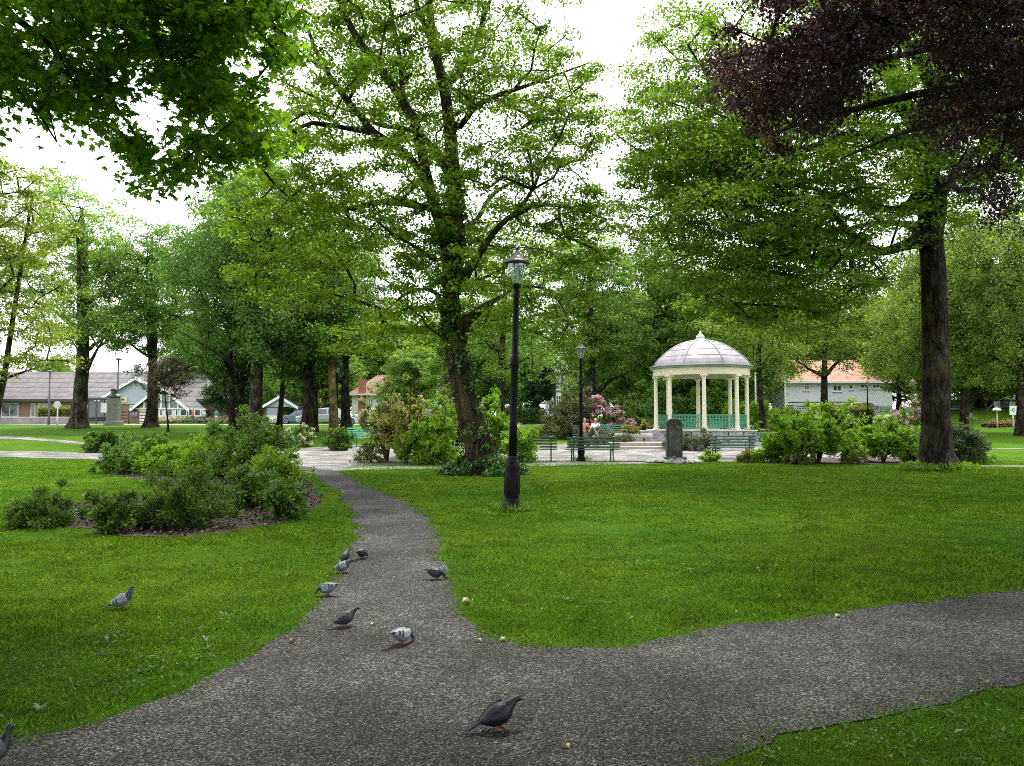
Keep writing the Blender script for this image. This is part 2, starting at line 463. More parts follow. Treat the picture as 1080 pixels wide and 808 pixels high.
def gravel_mat(name, dark, light, scale, tint=(1, 1, 1), wet=0.):
    m, t, o = new_mat(name)
    p = N(t, 'BsdfPrincipled'); p.inputs['Roughness'].default_value = .85; p.inputs['Specular IOR Level'].default_value = .25
    co = coords(t, True)
    v = N(t, 'TexVoronoi'); v.inputs['Scale'].default_value = scale; v2 = N(t, 'TexVoronoi'); v2.inputs['Scale'].default_value = scale * 2.3
    v.inputs['Randomness'].default_value = 1
    n1 = N(t, 'TexNoise'); n1.inputs['Scale'].default_value = .8; n1.inputs['Detail'].default_value = 7; n1.inputs['Roughness'].default_value = .65
    n2 = N(t, 'TexNoise'); n2.inputs['Scale'].default_value = 9; n2.inputs['Detail'].default_value = 8
    for n_ in (v, v2, n1, n2): t.links.new(co, n_.inputs['Vector'])
    sep = N(t, 'SeparateColor'); t.links.new(v.outputs['Color'], sep.inputs[0])
    sep2 = N(t, 'SeparateColor'); t.links.new(v2.outputs['Color'], sep2.inputs[0])
    mid = tuple((a + b) / 2.4 for a, b in zip(dark, light))
    stone = ramp(t, sep.outputs[0], [(0, dark), (.5, mid), (.86, light), (1, tuple(min(1, c * 1.7) for c in light))])
    stone2 = ramp(t, sep2.outputs[0], [(0, dark), (.6, mid), (1, light)])
    c = mixcol(t, .3, stone, stone2)
    gap = ramp(t, v.outputs['Distance'], [(.3, g3(1)), (.7, g3(.25))])
    c = mixcol(t, 1, c, gap, 'MULTIPLY')
    c = mixcol(t, 1, c, ramp(t, n1.outputs['Fac'], [(.36, (.5, .48, .44)), (.5, (.88, .86, .82)), (.64, (1.5, 1.52, 1.55))]), 'MULTIPLY')
    c = mixcol(t, 1, c, ramp(t, n2.outputs['Fac'], [(.3, g3(.8)), (.7, g3(1.2))]), 'MULTIPLY')
    t.links.new(c, p.inputs['Base Color'])
    ad = N(t, 'Math', operation='SUBTRACT'); ad.inputs[0].default_value = 1; t.links.new(v.outputs['Distance'], ad.inputs[1])
    bp = N(t, 'Bump'); bp.inputs['Strength'].default_value = .9; bp.inputs['Distance'].default_value = .012
    t.links.new(ad.outputs[0], bp.inputs['Height']); t.links.new(bp.outputs[0], p.inputs['Normal'])
    t.links.new(p.outputs[0], o.inputs[0]); return m
xs = np.concatenate([np.array([-400, -250, -160, -110, -85]), np.arange(-70, 71, 1.0), np.array([85, 110, 160, 250, 400])])
ys = np.concatenate([np.array([-60, -30, -15, -8, -4]), np.arange(0, 76, 1.0), np.array([80, 90, 105, 130, 180, 260, 400, 700])])
X, Y = np.meshgrid(xs, ys); Z = H(X, Y)
gm = bpy.data.meshes.new('ground'); nx = len(xs); ny = len(ys)
vv = np.stack([X, Y, Z], -1).reshape(-1, 3)
ff = [(j * nx + i, j * nx + i + 1, (j + 1) * nx + i + 1, (j + 1) * nx + i) for j in range(ny - 1) for i in range(nx - 1)]
gm.from_pydata(vv.tolist(), [], ff); gm.materials.append(ground_mat())
gm.polygons.foreach_set('use_smooth', [True] * len(ff))
tag(link('ground', gm), kind='structure')

import bmesh
def sheet(name, poly, mat, off, kind='structure'):
    bm = bmesh.new(); vs = [bm.verts.new((p[0], p[1], 0)) for p in poly]; bm.faces.new(vs)
    bmesh.ops.triangulate(bm, faces=bm.faces[:])
    x0 = min(p[0] for p in poly); x1 = max(p[0] for p in poly); y0 = min(p[1] for p in poly); y1 = max(p[1] for p in poly)
    for k in range(math.ceil(y0), math.floor(y1) + 1):
        bmesh.ops.bisect_plane(bm, geom=bm.verts[:] + bm.edges[:] + bm.faces[:], plane_co=(0, k, 0), plane_no=(0, 1, 0))
    for k in range(math.ceil(x0), math.floor(x1) + 1):
        bmesh.ops.bisect_plane(bm, geom=bm.verts[:] + bm.edges[:] + bm.faces[:], plane_co=(k, 0, 0), plane_no=(1, 0, 0))
    for v in bm.verts: v.co.z = hz(v.co.x, v.co.y) + off
    bmesh.ops.recalc_face_normals(bm, faces=bm.faces[:])
    me = bpy.data.meshes.new(name); bm.to_mesh(me); bm.free(); me.materials.append(mat)
    if me.polygons and me.polygons[0].normal.z < 0: me.flip_normals()
    return tag(link(name, me), kind=kind)
def wob(pts, amp=.05, step=.25):
    """an uneven trodden edge through the given points"""
    o_ = []
    for i in range(len(pts) - 1):
        a = np.array(pts[i][:2], float); b = np.array(pts[i + 1][:2], float); L = np.linalg.norm(b - a); k = max(1, int(L / step))
        if k > 60: k = 60
        for j in range(k):
            p = a + (b - a) * j / k
            nvec = Vector((p[0] * 1.9, p[1] * 1.9, 3.1)); n2 = Vector((p[0] * 6, p[1] * 6, 1.7))
            p = p + np.array([mnoise.noise(nvec), mnoise.noise(nvec + Vector((9, 4, 2)))]) * amp + np.array([mnoise.noise(n2), mnoise.noise(n2 + Vector((5, 5, 5)))]) * amp * .5
            o_.append(tuple(p))
    o_.append(tuple(pts[-1][:2])); return o_
def smooth_px(px):
    W = [gnd(*p) for p in px]; o_ = []
    for k in range(len(W) - 1):
        p0 = W[max(k - 1, 0)]; p1 = W[k]; p2 = W[k + 1]; p3 = W[min(k + 2, len(W) - 1)]
        for f in (0, .25, .5, .75):
            o_.append(.5 * ((2 * p1) + (-p0 + p2) * f + (2 * p0 - 5 * p1 + 4 * p2 - p3) * f * f + (-p0 + 3 * p1 - 3 * p2 + p3) * f ** 3))
    o_.append(W[-1]); return [(p.x, p.y) for p in o_]
left_edge = [(-9, 2.0), (-6, 2.3), (-4, 2.9)] + smooth_px([(0, 784), (60, 774), (130, 753), (200, 725), (245, 702), (285, 680), (320, 650), (345, 620), (364, 590), (374, 566), (371, 545), (355, 522), (335, 507), (322, 498), (316, 490)])
right_edge = smooth_px([(352, 497), (385, 511), (422, 527), (450, 546), (465, 570), (470, 600), (480, 630), (495, 655), (516, 672), (550, 682), (610, 683), (680, 676), (760, 663), (850, 652), (950, 638), (1080, 622)]) + [(9, 8.0), (16, 11.3)]
low_edge = [(16, 8.6), (9, 6.6)] + smooth_px([(1080, 720), (1000, 740), (900, 762), (820, 784), (745, 806)]) + [(-.6, 2.5), (-3, 1.5), (-6, .8), (-9, .6)]
path_poly = wob(left_edge + [right_edge[0]], .09, .12)[:-1] + wob(right_edge, .09, .12) + wob(low_edge, .12, .12)
plaza_px_low = [(300, 492), (316, 490), (352, 497), (380, 489), (430, 489), (480, 489), (540, 487), (600, 486), (700, 487), (800, 487), (900, 487), (975, 488)]
plaza_low = smooth_px(plaza_px_low)
plaza_hi = smooth_px([(1010, 482), (975, 477), (900, 473), (820, 471), (760, 466), (700, 464), (640, 464), (600, 468), (540, 471), (480, 471), (430, 471), (380, 470), (340, 471), (300, 476)])
side_low = smooth_px([(-80, 482), (0, 482), (60, 484), (110, 485), (200, 487), (300, 492)])
side_hi = smooth_px([(300, 476), (240, 478), (160, 479), (100, 478), (0, 476), (-80, 476)])
plaza_poly = wob(side_low, .1, .5)[:-1] + wob(plaza_low, .08, .5) + wob(plaza_hi, .12, .5)[:-1] + wob(side_hi, .12, .5)
GR_D = gravel_mat('path gravel', (.003, .0029, .0026), (.19, .186, .174), 76)
GR_L = gravel_mat('plaza gravel', (.2, .19, .18), (.48, .47, .46), 70)
sheet('path', path_poly, GR_D, .006)
sheet('plaza', plaza_poly, GR_L, .012)
trail = lambda a, b, w_: [(p.x, p.y) for p in a] + [(p.x, p.y) for p in reversed(b)]
# narrow pale tracks across the far lawns
sheet('track', [gnd(*p)[:2] for p in ((-60, 460), (25, 461), (60, 464), (110, 468), (160, 471), (158, 473), (105, 470), (58, 466.5), (20, 463.5), (-60, 462.5))], GR_L, .012)
sheet('track', [gnd(*p)[:2] for p in ((1020, 492.3), (1200, 495), (1200, 493.2), (1020, 490.8))], GR_L, .012)
sheet('track', [gnd(*p)[:2] for p in ((1020, 474.5), (1200, 473.8), (1200, 472.6), (1020, 473.2))], GR_L, .012)
sheet('road', [(-110, 66), (-8, 66), (60, 70), (60, 76), (-8, 74), (-110, 74)], solid('road asphalt', (.3, .3, .3), .9, var=.2, scale=.6, world=True), .02)

bed = smooth_px([(58, 540), (80, 556), (130, 566), (190, 567), (250, 559), (310, 548), (334, 536), (332, 520), (316, 506), (302, 494), (296, 484), (250, 488), (150, 492), (112, 497), (160, 508), (230, 515), (180, 522), (110, 528), (58, 538)])
bedp = wob(bed[:-1], .3, .1)
MULCH = gravel_mat('bark mulch', (.03, .02, .014), (.16, .11, .09), 38)
sheet('mulch_bed', bedp, MULCH, .008)
bed2 = smooth_px([(400, 488), (480, 490), (505, 494), (500, 488), (480, 481), (440, 481), (405, 483), (400, 488)])
sheet('mulch_bed', wob(bed2[:-1], .1, .4), MULCH, .02)
bed3 = smooth_px([(812, 488), (870, 489.5), (960, 490), (975, 487), (960, 484), (880, 483.5), (820, 484), (812, 488)])
sheet('mulch_bed', wob(bed3[:-1], .1, .4), MULCH, .02)

# ------------------------------------------------------------------ grass, clover, pebbles (stuff)
def inpoly(x, y, poly):
    P = np.array([p[:2] for p in poly]); r_ = np.zeros(len(x), bool); j = len(P) - 1
    for i in range(len(P)):
        xi, yi = P[i]; xj, yj = P[j]
        if yi != yj:
            c = ((yi > y) != (yj > y)) & (x < (xj - xi) * (y - yi) / (yj - yi) + xi); r_ ^= c
        j = i
    return r_
def offlawn(x, y):
    m = inpoly(x, y, path_poly)
    far = y > 8
    m2 = np.zeros(len(x), bool)
    m2[far] = inpoly(x[far], y[far], plaza_poly) | inpoly(x[far], y[far], bedp) | inpoly(x[far], y[far], bed2) | inpoly(x[far], y[far], bed3)
    return m | m2
def snoise(x, y, s, seed):
    q = np.random.default_rng(seed); o_ = np.zeros(len(x))
    for k in range(9):
        a = q.uniform(0, 6.28); f = s * q.uniform(.5, 2.2); o_ += np.sin((x * math.cos(a) + y * math.sin(a)) * f + q.uniform(0, 6.28))
    return o_ / 3
def grass_field(n0=8500, rmax=34):
    K = 1.95 * n0 * 8 * 2 * (math.sqrt(rmax) - math.sqrt(2.4)); n = int(K)
    u = rng.uniform(math.sqrt(2.4), math.sqrt(rmax), n); r = u * u; th = rng.uniform(-.98, .98, n)
    x = r * np.sin(th); y = r * np.cos(th)
    keep = ~offlawn(x + rng.normal(0, .03, n), y + rng.normal(0, .03, n))
    # patchy wear: thinner near path edges
    e = .08; near = np.zeros(n, bool)
    for dx, dy in ((e, 0), (-e, 0), (0, e), (0, -e), (.15, .0), (0, -.15)): near |= offlawn(x + dx, y + dy)
    keep &= ~(near & (rng.uniform(0, 1, n) < .3 + .35 * snoise(x, y, 3, 4)))
    x = x[keep]; y = y[keep]; r = r[keep]; near = near[keep]; n = len(x)
    z = H(x, y)
    hgt = (.024 + .008 * snoise(x, y, 1.6, 5)) * rng.uniform(.5, 1.5, n) * np.where(near, .6, 1) * (1 + .012 * r) * np.clip(.62 + .05 * r, .6, 1)
    hgt = np.clip(hgt, .012, .09)
    wd = .0032 * (r / 4) ** .75 * rng.uniform(.7, 1.4, n) + .001
    a = rng.uniform(0, 6.283, n); lean = rng.normal(0, .55, (n, 2)) * hgt[:, None]
    P = np.stack([x, y, z - .004], 1)
    s = np.stack([np.cos(a) * wd, np.sin(a) * wd, np.zeros(n)], 1)
    tip = P + np.stack([lean[:, 0], lean[:, 1], hgt], 1)
    V = np.stack([P - s, P + s, tip], 1).reshape(-1, 3)
    return V
def grass_mat():
    m, t, o = new_mat('grass blades')
    geo = t.nodes.new('ShaderNodeNewGeometry')
    c1 = ramp(t, geo.outputs['Random Per Island'], [(0, (.04, .10, .005)), (.5, (.09, .205, .008)), (.93, (.155, .30, .014)), (1, (.25, .32, .05))])
    n2 = N(t, 'TexNoise'); n2.inputs['Scale'].default_value = .35; n2.inputs['Detail'].default_value = 6
    n3 = N(t, 'TexNoise'); n3.inputs['Scale'].default_value = 2.4; n3.inputs['Detail'].default_value = 5
    t.links.new(geo.outputs['Position'], n2.inputs['Vector']); t.links.new(geo.outputs['Position'], n3.inputs['Vector'])
    c = mixcol(t, 1, c1, ramp(t, n2.outputs['Fac'], [(.35, (.75, .9, .8)), (.65, (1.35, 1.12, .9))]), 'MULTIPLY')
    c = mixcol(t, 1, c, ramp(t, n3.outputs['Fac'], [(.35, g3(.7)), (.65, g3(1.25))]), 'MULTIPLY')
    d = N(t, 'BsdfDiffuse'); tr = N(t, 'BsdfTranslucent'); t.links.new(c, d.inputs[0]); t.links.new(c, tr.inputs[0])
    mm = N(t, 'MixShader'); mm.inputs[0].default_value = .35
    t.links.new(d.outputs[0], mm.inputs[1]); t.links.new(tr.outputs[0], mm.inputs[2])
    g = N(t, 'BsdfGlossy'); g.inputs['Roughness'].default_value = .45; m2 = N(t, 'MixShader'); m2.inputs[0].default_value = .012
    t.links.new(mm.outputs[0], m2.inputs[1]); t.links.new(g.outputs[0], m2.inputs[2])
    t.links.new(m2.outputs[0], o.inputs[0]); return m
gb = link('grass', quick_mesh('grass', grass_field(), 3, [(0, 1, 2)], grass_mat()))
tag(gb, 'short mown lawn grass on both sides of the gravel path', 'grass', kind='stuff')

# clover and broad leaved weeds in patches
def weeds():
    pts = []
    cen = [gnd(*p) for p in ((640, 592), (600, 598), (690, 590), (720, 600), (650, 580), (820, 612), (860, 606), (120, 672), (150, 690), (200, 700), (60, 700), (230, 664), (130, 725), (170, 722), (970, 745), (1000, 770), (900, 775), (1040, 752), (940, 790), (880, 795), (620, 640), (760, 640), (30, 600), (250, 600), (540, 620), (1000, 600))]
    for c in cen:
        k = int(rng.integers(25, 90)); s = rng.uniform(.15, .5) * (1 if c.y < 6 else 1.6)
        pts.append(np.stack([c.x + rng.normal(0, s, k), c.y + rng.normal(0, s * .8, k), np.zeros(k)], 1))
    k = 2600; r = rng.uniform(1.6, 4.6, k) ** 2; th = rng.uniform(-.9, .9, k)
    pts.append(np.stack([r * np.sin(th), r * np.cos(th), np.zeros(k)], 1))
    P = np.concatenate(pts); P = P[~offlawn(P[:, 0], P[:, 1])]; P[:, 2] = H(P[:, 0], P[:, 1]) + .025 + rng.uniform(0, .02, len(P))
    return P
Wp = weeds()
tag(link('clover', leaves('clover', Wp, .02, leafmat('clover leaf', (.06, .14, .02), (.11, .22, .05), .25), 'oval', up=1.6, jit=.4)),
    'clover and broad leaved weeds scattered through the lawn', 'weeds', kind='stuff')
# tiny white petals / daisies fallen on the lawn
k = 220; r_ = rng.uniform(1.7, 4.4, k) ** 2; th_ = rng.uniform(-.8, .8, k); Dp = np.stack([r_ * np.sin(th_), r_ * np.cos(th_)], 1); Dp = Dp[~offlawn(Dp[:, 0], Dp[:, 1])]
Dp = np.concatenate([Dp, (H(Dp[:, 0], Dp[:, 1]) + .04)[:, None]], 1)
tag(link('petals', leaves('petals', Dp, .010, solid('petal white', (.6, .62, .5), .7), 'oval', up=2, jit=.5)), 'small pale petals lying about on the lawn', 'petals', kind='stuff')

# loose stones on the near path
def pebbles(n=150000):
    u = rng.uniform(math.sqrt(2.2), math.sqrt(13), n); r = u * u; th = rng.uniform(-.95, .95, n)
    x = r * np.sin(th); y = r * np.cos(th); k = inpoly(x, y, path_poly); x = x[k]; y = y[k]; r = r[k]; n = len(x)
    s = rng.uniform(.0022, .0058, n) * (1 + .06 * r)
    T = np.array([(1, 0, 0), (-.2, .9, 0), (-.9, -.1, 0), (.1, -.8, 0), (.1, .1, .75)])
    a = rng.uniform(0, 6.28, n); ca, sa = np.cos(a), np.sin(a)
    V = np.empty((n, 5, 3))
    q = T[None] * s[:, None, None] * rng.uniform(.6, 1.3, (n, 5, 1))
    V[..., 0] = q[..., 0] * ca[:, None] - q[..., 1] * sa[:, None] + x[:, None]
    V[..., 1] = q[..., 0] * sa[:, None] + q[..., 1] * ca[:, None] + y[:, None]
    V[..., 2] = q[..., 2] + (H(x, y) + .0065)[:, None]
    return V.reshape(-1, 3)
def pebble_mat():
    m, t, o = new_mat('loose stone'); geo = t.nodes.new('ShaderNodeNewGeometry'); p = N(t, 'BsdfPrincipled'); p.inputs['Roughness'].default_value = .8
    c = ramp(t, geo.outputs['Random Per Island'], [(0, (.005, .005, .0045)), (.5, (.022, .021, .019)), (.85, (.08, .078, .072)), (1, (.24, .235, .22))])
    t.links.new(c, p.inputs['Base Color']); t.links.new(p.outputs[0], o.inputs[0]); return m
tag(link('loose_gravel', quick_mesh('loose_gravel', pebbles(), 5, [(0, 1, 4), (1, 2, 4), (2, 3, 4), (3, 0, 4)], pebble_mat())),
    'loose grey stones lying on the trodden gravel path', 'gravel', kind='stuff')


# crumbs of bark, dead leaf and soil along the path edges; creeping grass over the rim
def rimpts(n, sd, seed):
    r = np.random.default_rng(seed); P = np.array([p[:2] for p in path_poly]); k = len(left_edge); 
    near = P[(P[:, 1] < 22) & (P[:, 1] > 1.2)]; i = r.integers(0, len(near), n)
    return near[i] + r.normal(0, sd, (n, 2)) + r.uniform(-.06, .06, (n, 2))
q = rimpts(15000, .09, 3); q = q[snoise(q[:, 0], q[:, 1], 2.5, 9) > -.45]
P_ = np.concatenate([q, (H(q[:, 0], q[:, 1]) + .010)[:, None]], 1)
def litter_mat():
    m, t, o = new_mat('edge litter'); geo = t.nodes.new('ShaderNodeNewGeometry'); p = N(t, 'BsdfPrincipled'); p.inputs['Roughness'].default_value = .9
    c = ramp(t, geo.outputs['Random Per Island'], [(0, (.012, .009, .006)), (.55, (.04, .028, .018)), (.85, (.1, .07, .04)), (1, (.22, .17, .1))])
    t.links.new(c, p.inputs['Base Color']); t.links.new(p.outputs[0], o.inputs[0]); return m
LIT = litter_mat()
tag(link('edge_litter', leaves('edge_litter', P_, .016, LIT, 'quad', up=2, jit=.7, droop=0)), 'dark crumbs of soil and dead leaf along the path edges', 'litter', kind='stuff')
q = rimpts(26000, .055, 4); q = q[snoise(q[:, 0], q[:, 1], 3.5, 19) > -.1]; n = len(q)
a = rng.uniform(0, 6.283, n); wd = .0035 * (np.linalg.norm(q, axis=1) / 4) ** .7; hg = rng.uniform(.012, .038, n); zq = H(q[:, 0], q[:, 1]) + .004
s_ = np.stack([np.cos(a) * wd, np.sin(a) * wd, np.zeros(n)], 1); P_ = np.concatenate([q, zq[:, None]], 1); ln = rng.normal(0, .02, (n, 2))
V_ = np.stack([P_ - s_, P_ + s_, P_ + np.concatenate([ln, hg[:, None]], 1)], 1).reshape(-1, 3)
tag(link('rim_grass', quick_mesh('rim_grass', V_, 3, [(0, 1, 2)], bpy.data.materials['grass blades'])), 'thin grass creeping over the gravel rim', 'grass', kind='stuff')
# chips on the mulch
B_ = np.array([p[:2] for p in bedp]); lo_, hi_ = B_.min(0), B_.max(0); q = rng.uniform(lo_, hi_, (60000, 2)); q = q[inpoly(q[:, 0], q[:, 1], bedp)][:16000]
P_ = np.concatenate([q, (H(q[:, 0], q[:, 1]) + .02 + rng.uniform(.004, .03, len(q)))[:, None]], 1)
tag(link('bark_chips', leaves('bark_chips', P_, .05, LIT, 'quad', up=1.2, jit=.9, droop=0)), 'loose bark chips and dead leaves on the left bed', 'bark chips', kind='stuff')
q = rng.uniform(lo_, hi_, (9000, 2)) ; q = q[inpoly(q[:, 0], q[:, 1], bedp)]; q = q[snoise(q[:, 0], q[:, 1], 2.2, 29) > .35]
P_ = np.concatenate([q, (H(q[:, 0], q[:, 1]) + .05)[:, None]], 1)
tag(link('bed_weeds', leaves('bed_weeds', P_, .06, leafmat('clover leaf', ()), 'oval', up=1, jit=.6)), 'small weeds sprouting through the mulch', 'weeds', kind='stuff')
# flat rosettes of plantain and dandelion in the close lawn
cen = []
for px, py, k in ((125, 665, 4), (150, 690, 5), (200, 700, 4), (60, 705, 3), (130, 725, 5), (170, 722, 4), (230, 664, 3), (970, 745, 5), (1000, 770, 4), (900, 778, 4), (1040, 752, 5), (940, 790, 4), (30, 740, 3), (620, 655, 2), (860, 606, 4), (690, 590, 6), (640, 596, 6), (600, 640, 3), (740, 600, 5)):
    c = gnd(px, py)
    for _ in range(k): cen.append((c.x + rng.normal(0, .22), c.y + rng.normal(0, .2)))
pts = []
for cx_, cy_ in cen:
    k = int(rng.integers(5, 11)); a = rng.uniform(0, 6.28, k); q = rng.uniform(.01, .035, k); pts.append(np.stack([cx_ + np.cos(a) * q, cy_ + np.sin(a) * q, np.full(k, hz(cx_, cy_) + .028)], 1))
P_ = np.concatenate(pts); P_ = P_[~offlawn(P_[:, 0], P_[:, 1])]
tag(link('rosettes', leaves('rosettes', P_, .052, leafmat('clover leaf', ()), 'long', up=3, jit=.35, droop=-.05)), 'flat dandelion and plantain rosettes in the close lawn', 'weeds', kind='stuff')

# ------------------------------------------------------------------ trees
BARK_D = barkmat('dark bark', (.03, .024, .018), (.03, .042, .012), .25)
BARK_M = barkmat('mossy bark', (.03, .022, .014), (.04, .036, .006), .55, 16)
BARK_G = barkmat('grey bark', (.05, .042, .034), (.035, .048, .014), .35)
BARK_B = barkmat('blackish bark', (.026, .02, .015), (.028, .03, .008), .35, 8)  # very dark brown bark with some moss
LF_LIME = leafmat('lime tree leaf', (.13, .235, .014), (.24, .36, .03), .52, var=.4)
LF_LIND = leafmat('broad crown leaf', (.12, .22, .018), (.22, .34, .035), .52, var=.4)
LF_COPP = leafmat('copper leaf', (.028, .008, .018), (.07, .022, .045), .35, gloss=.04)
LF_MAPL = leafmat('maple leaf', (.13, .27, .02), (.25, .42, .03), .62)
LF_MID = leafmat('mid green leaf', (.11, .22, .035), (.19, .32, .06), .48)
LF_TEAL = leafmat('blue green leaf', (.085, .185, .03), (.155, .28, .05), .45)
LF_YEL = leafmat('yellow green leaf', (.19, .25, .03), (.30, .36, .05), .5)
LF_DARK = leafmat('dark leaf', (.035, .09, .022), (.07, .15, .035), .35)
LF_OLIV = leafmat('olive leaf', (.15, .225, .035), (.25, .34, .06), .45)
LF_PURP = leafmat('purple sapling leaf', (.085, .065, .06), (.14, .12, .10), .35)
LF_FAR = leafmat('flare paled distant leaf', (.16, .28, .055), (.26, .40, .09), .5)  # base colour lightened to imitate the veil of flare over far trees
LF_IVY = leafmat('ivy leaf', (.05, .13, .018), (.11, .22, .035), .3, gloss=.05)

def limb(Y, pts, dy=0.):
    """px,py,half width px (+ optional depth offset) -> world polyline"""
    o_ = []
    for i, q in enumerate(pts):
        y = Y + (q[3] if len(q) > 3 else dy * i / max(1, len(pts) - 1)); p = at(q[0], q[1], y)
        o_.append((p.x, p.y, p.z, q[2] / F * y * .82))
    return o_
def down(b, z=-.15): return (b.x, b.y, b.z + z)
def ell(px, py, Y, rx, ry, rz, n):
    p = at(px, py, Y); return (p.x, p.y, p.z, rx, ry, rz, n)

# the leaning tree beside the path
YA = 21.8
bA = gnd(512, 500); YA = bA.y
tA = [(513, 500, 25), (505, 470, 18), (496, 440, 16), (486, 400, 13.5), (478, 350, 12), (476, 310, 10.5), (480, 275, 10), (481, 240, 9.5), (479, 190, 9), (474, 130, 8), (468, 90, 7, .3), (458, 50, 6, .6), (452, 0, 5, .9), (446, -60, 4, 1.2), (440, -130, 2.5, 1.4)]
LA = [limb(YA, tA),
      limb(YA, [(478, 300, 8), (470, 255, 7.5), (452, 198, 7), (440, 138, 6.5, -.4), (425, 108, 6, -.6), (400, 70, 5, -.9), (380, 45, 5, -1.2), (362, 10, 4, -1.5), (340, -60, 2.5, -2)]),
      limb(YA, [(452, 198, 5), (440, 175, 5.5), (418, 155, 5), (395, 140, 5), (380, 122, 4.5, -.3), (367, 107, 4, -.5), (345, 76, 3.5, -.9), (330, 45, 2.3, -1.2), (318, 10, 1.6, -1.5)]),
      limb(YA, [(395, 140, 3.4), (360, 134, 3), (330, 130, 2.8, -1), (300, 143, 2, -1.6), (280, 160, 1.2, -2)]),
      limb(YA, [(476, 222, 5), (455, 220, 4.2), (435, 217, 4.2, .3), (410, 213, 4, .6), (388, 215, 3.8, .9), (365, 221, 3, 1.2), (340, 212, 2.2, 1.5), (315, 216, 1.4, 1.8)]),
      limb(YA, [(470, 166, 4), (452, 150, 3.6), (430, 137, 3.2, .6), (400, 132, 2.8, 1.2), (370, 118, 2, 1.8), (345, 110, 1.3, 2.2)]),
      limb(YA, [(428, 112, 3.2), (424, 85, 3), (420, 50, 2.8), (412, 10, 2, .5), (405, -50, 1.4, 1)]),
      limb(YA, [(485, 300, 6), (500, 276, 5, -.3), (512, 258, 4.4, -.5), (525, 240, 4, -.7), (543, 226, 3.4, -.9), (566, 217, 2.8, -1.1), (590, 217, 2.2, -1.3), (615, 222, 1.4, -1.5), (640, 232, .9, -1.7)]),
      limb(YA, [(548, 224, 2.4, -.9), (562, 200, 2, -1.2), (574, 170, 1.7, -1.4), (590, 146, 1.2, -1.6), (600, 120, .8, -1.8)]),
      limb(YA, [(481, 150, 4.5), (486, 132, 4), (500, 114, 3.6, .4), (520, 103, 3.2, .7), (541, 95, 3, 1), (566, 87, 2.3, 1.3), (595, 76, 1.5, 1.6), (622, 66, .9, 1.8)]),
      limb(YA, [(472, 100, 4), (490, 70, 3.4, 1), (505, 35, 2.8, 1.8), (520, -10, 2, 2.4), (532, -60, 1.4, 3)]),
      limb(YA, [(456, 40, 3.6), (440, 5, 3, -1.2), (425, -50, 2.2, -2), (415, -110, 1.4, -2.4)]),
      limb(YA, [(493, 345, 3, -.2), (520, 318, 2.4, -1), (545, 305, 2, -1.6), (572, 304, 1.6, -2), (590, 318, 1.2, -2.2), (600, 340, .8, -2.3)]),
      limb(YA, [(478, 330, 3.4), (462, 312, 3, .8), (445, 305, 2.4, 1.6), (425, 312, 1.8, 2.2), (405, 330, 1.2, 2.6)]),
      limb(YA, [(480, 260, 4), (500, 235, 3.4, 1.6), (520, 205, 2.6, 2.8), (545, 190, 2, 3.4)])]
LA[0][0] = (LA[0][0][0], LA[0][0][1], bA.z - .15, LA[0][0][3])
elA = [ell(430, 130, YA, 3.9, 3.6, 4.0, 150), ell(360, 90, YA - .6, 2.4, 2.6, 3.2, 60), ell(560, 200, YA - .5, 2.2, 2.2, 2.0, 60), ell(400, 250, YA + .3, 3.0, 3.0, 1.7, 90),
       ell(565, 95, YA + .8, 2.0, 2.2, 1.6, 34), ell(500, 40, YA + .5, 3.4, 3.6, 3.2, 80), ell(400, -40, YA - .6, 4.2, 3.8, 3.4, 110), ell(560, 320, YA - 1.6, 1.5, 1.4, 1.2, 34),
       ell(420, 340, YA + 1.6, 1.9, 1.8, 1.0, 36), ell(470, 300, YA, 1.3, 1.4, 1.6, 34), ell(330, 190, YA - .3, 1.6, 2, 1.5, 34), ell(480, -120, YA, 4, 4, 3, 80), ell(540, 270, YA + 2, 2, 1.6, 1.4, 30), ell(285, 225, YA + .6, 1.5, 1.8, 1.3, 34), ell(300, 290, YA + 1, 1.6, 1.8, 1.0, 34), ell(605, 130, YA + .4, 1.2, 1.4, 1.1, 20), ell(615, 250, YA - .8, 1.1, 1.3, .9, 20)]
tree('lime_tree', 'tall tree with a thick leaning mossy trunk right behind the black lamp post', 'tree', bA, LA, elA, (BARK_M, LF_LIME), .095, 140, .74, 'oval', flat=.24, droop=.22, mind=.62, seed=11, sag=.1, rtip=.011, seg=12, shell=.35, ljit=.6)

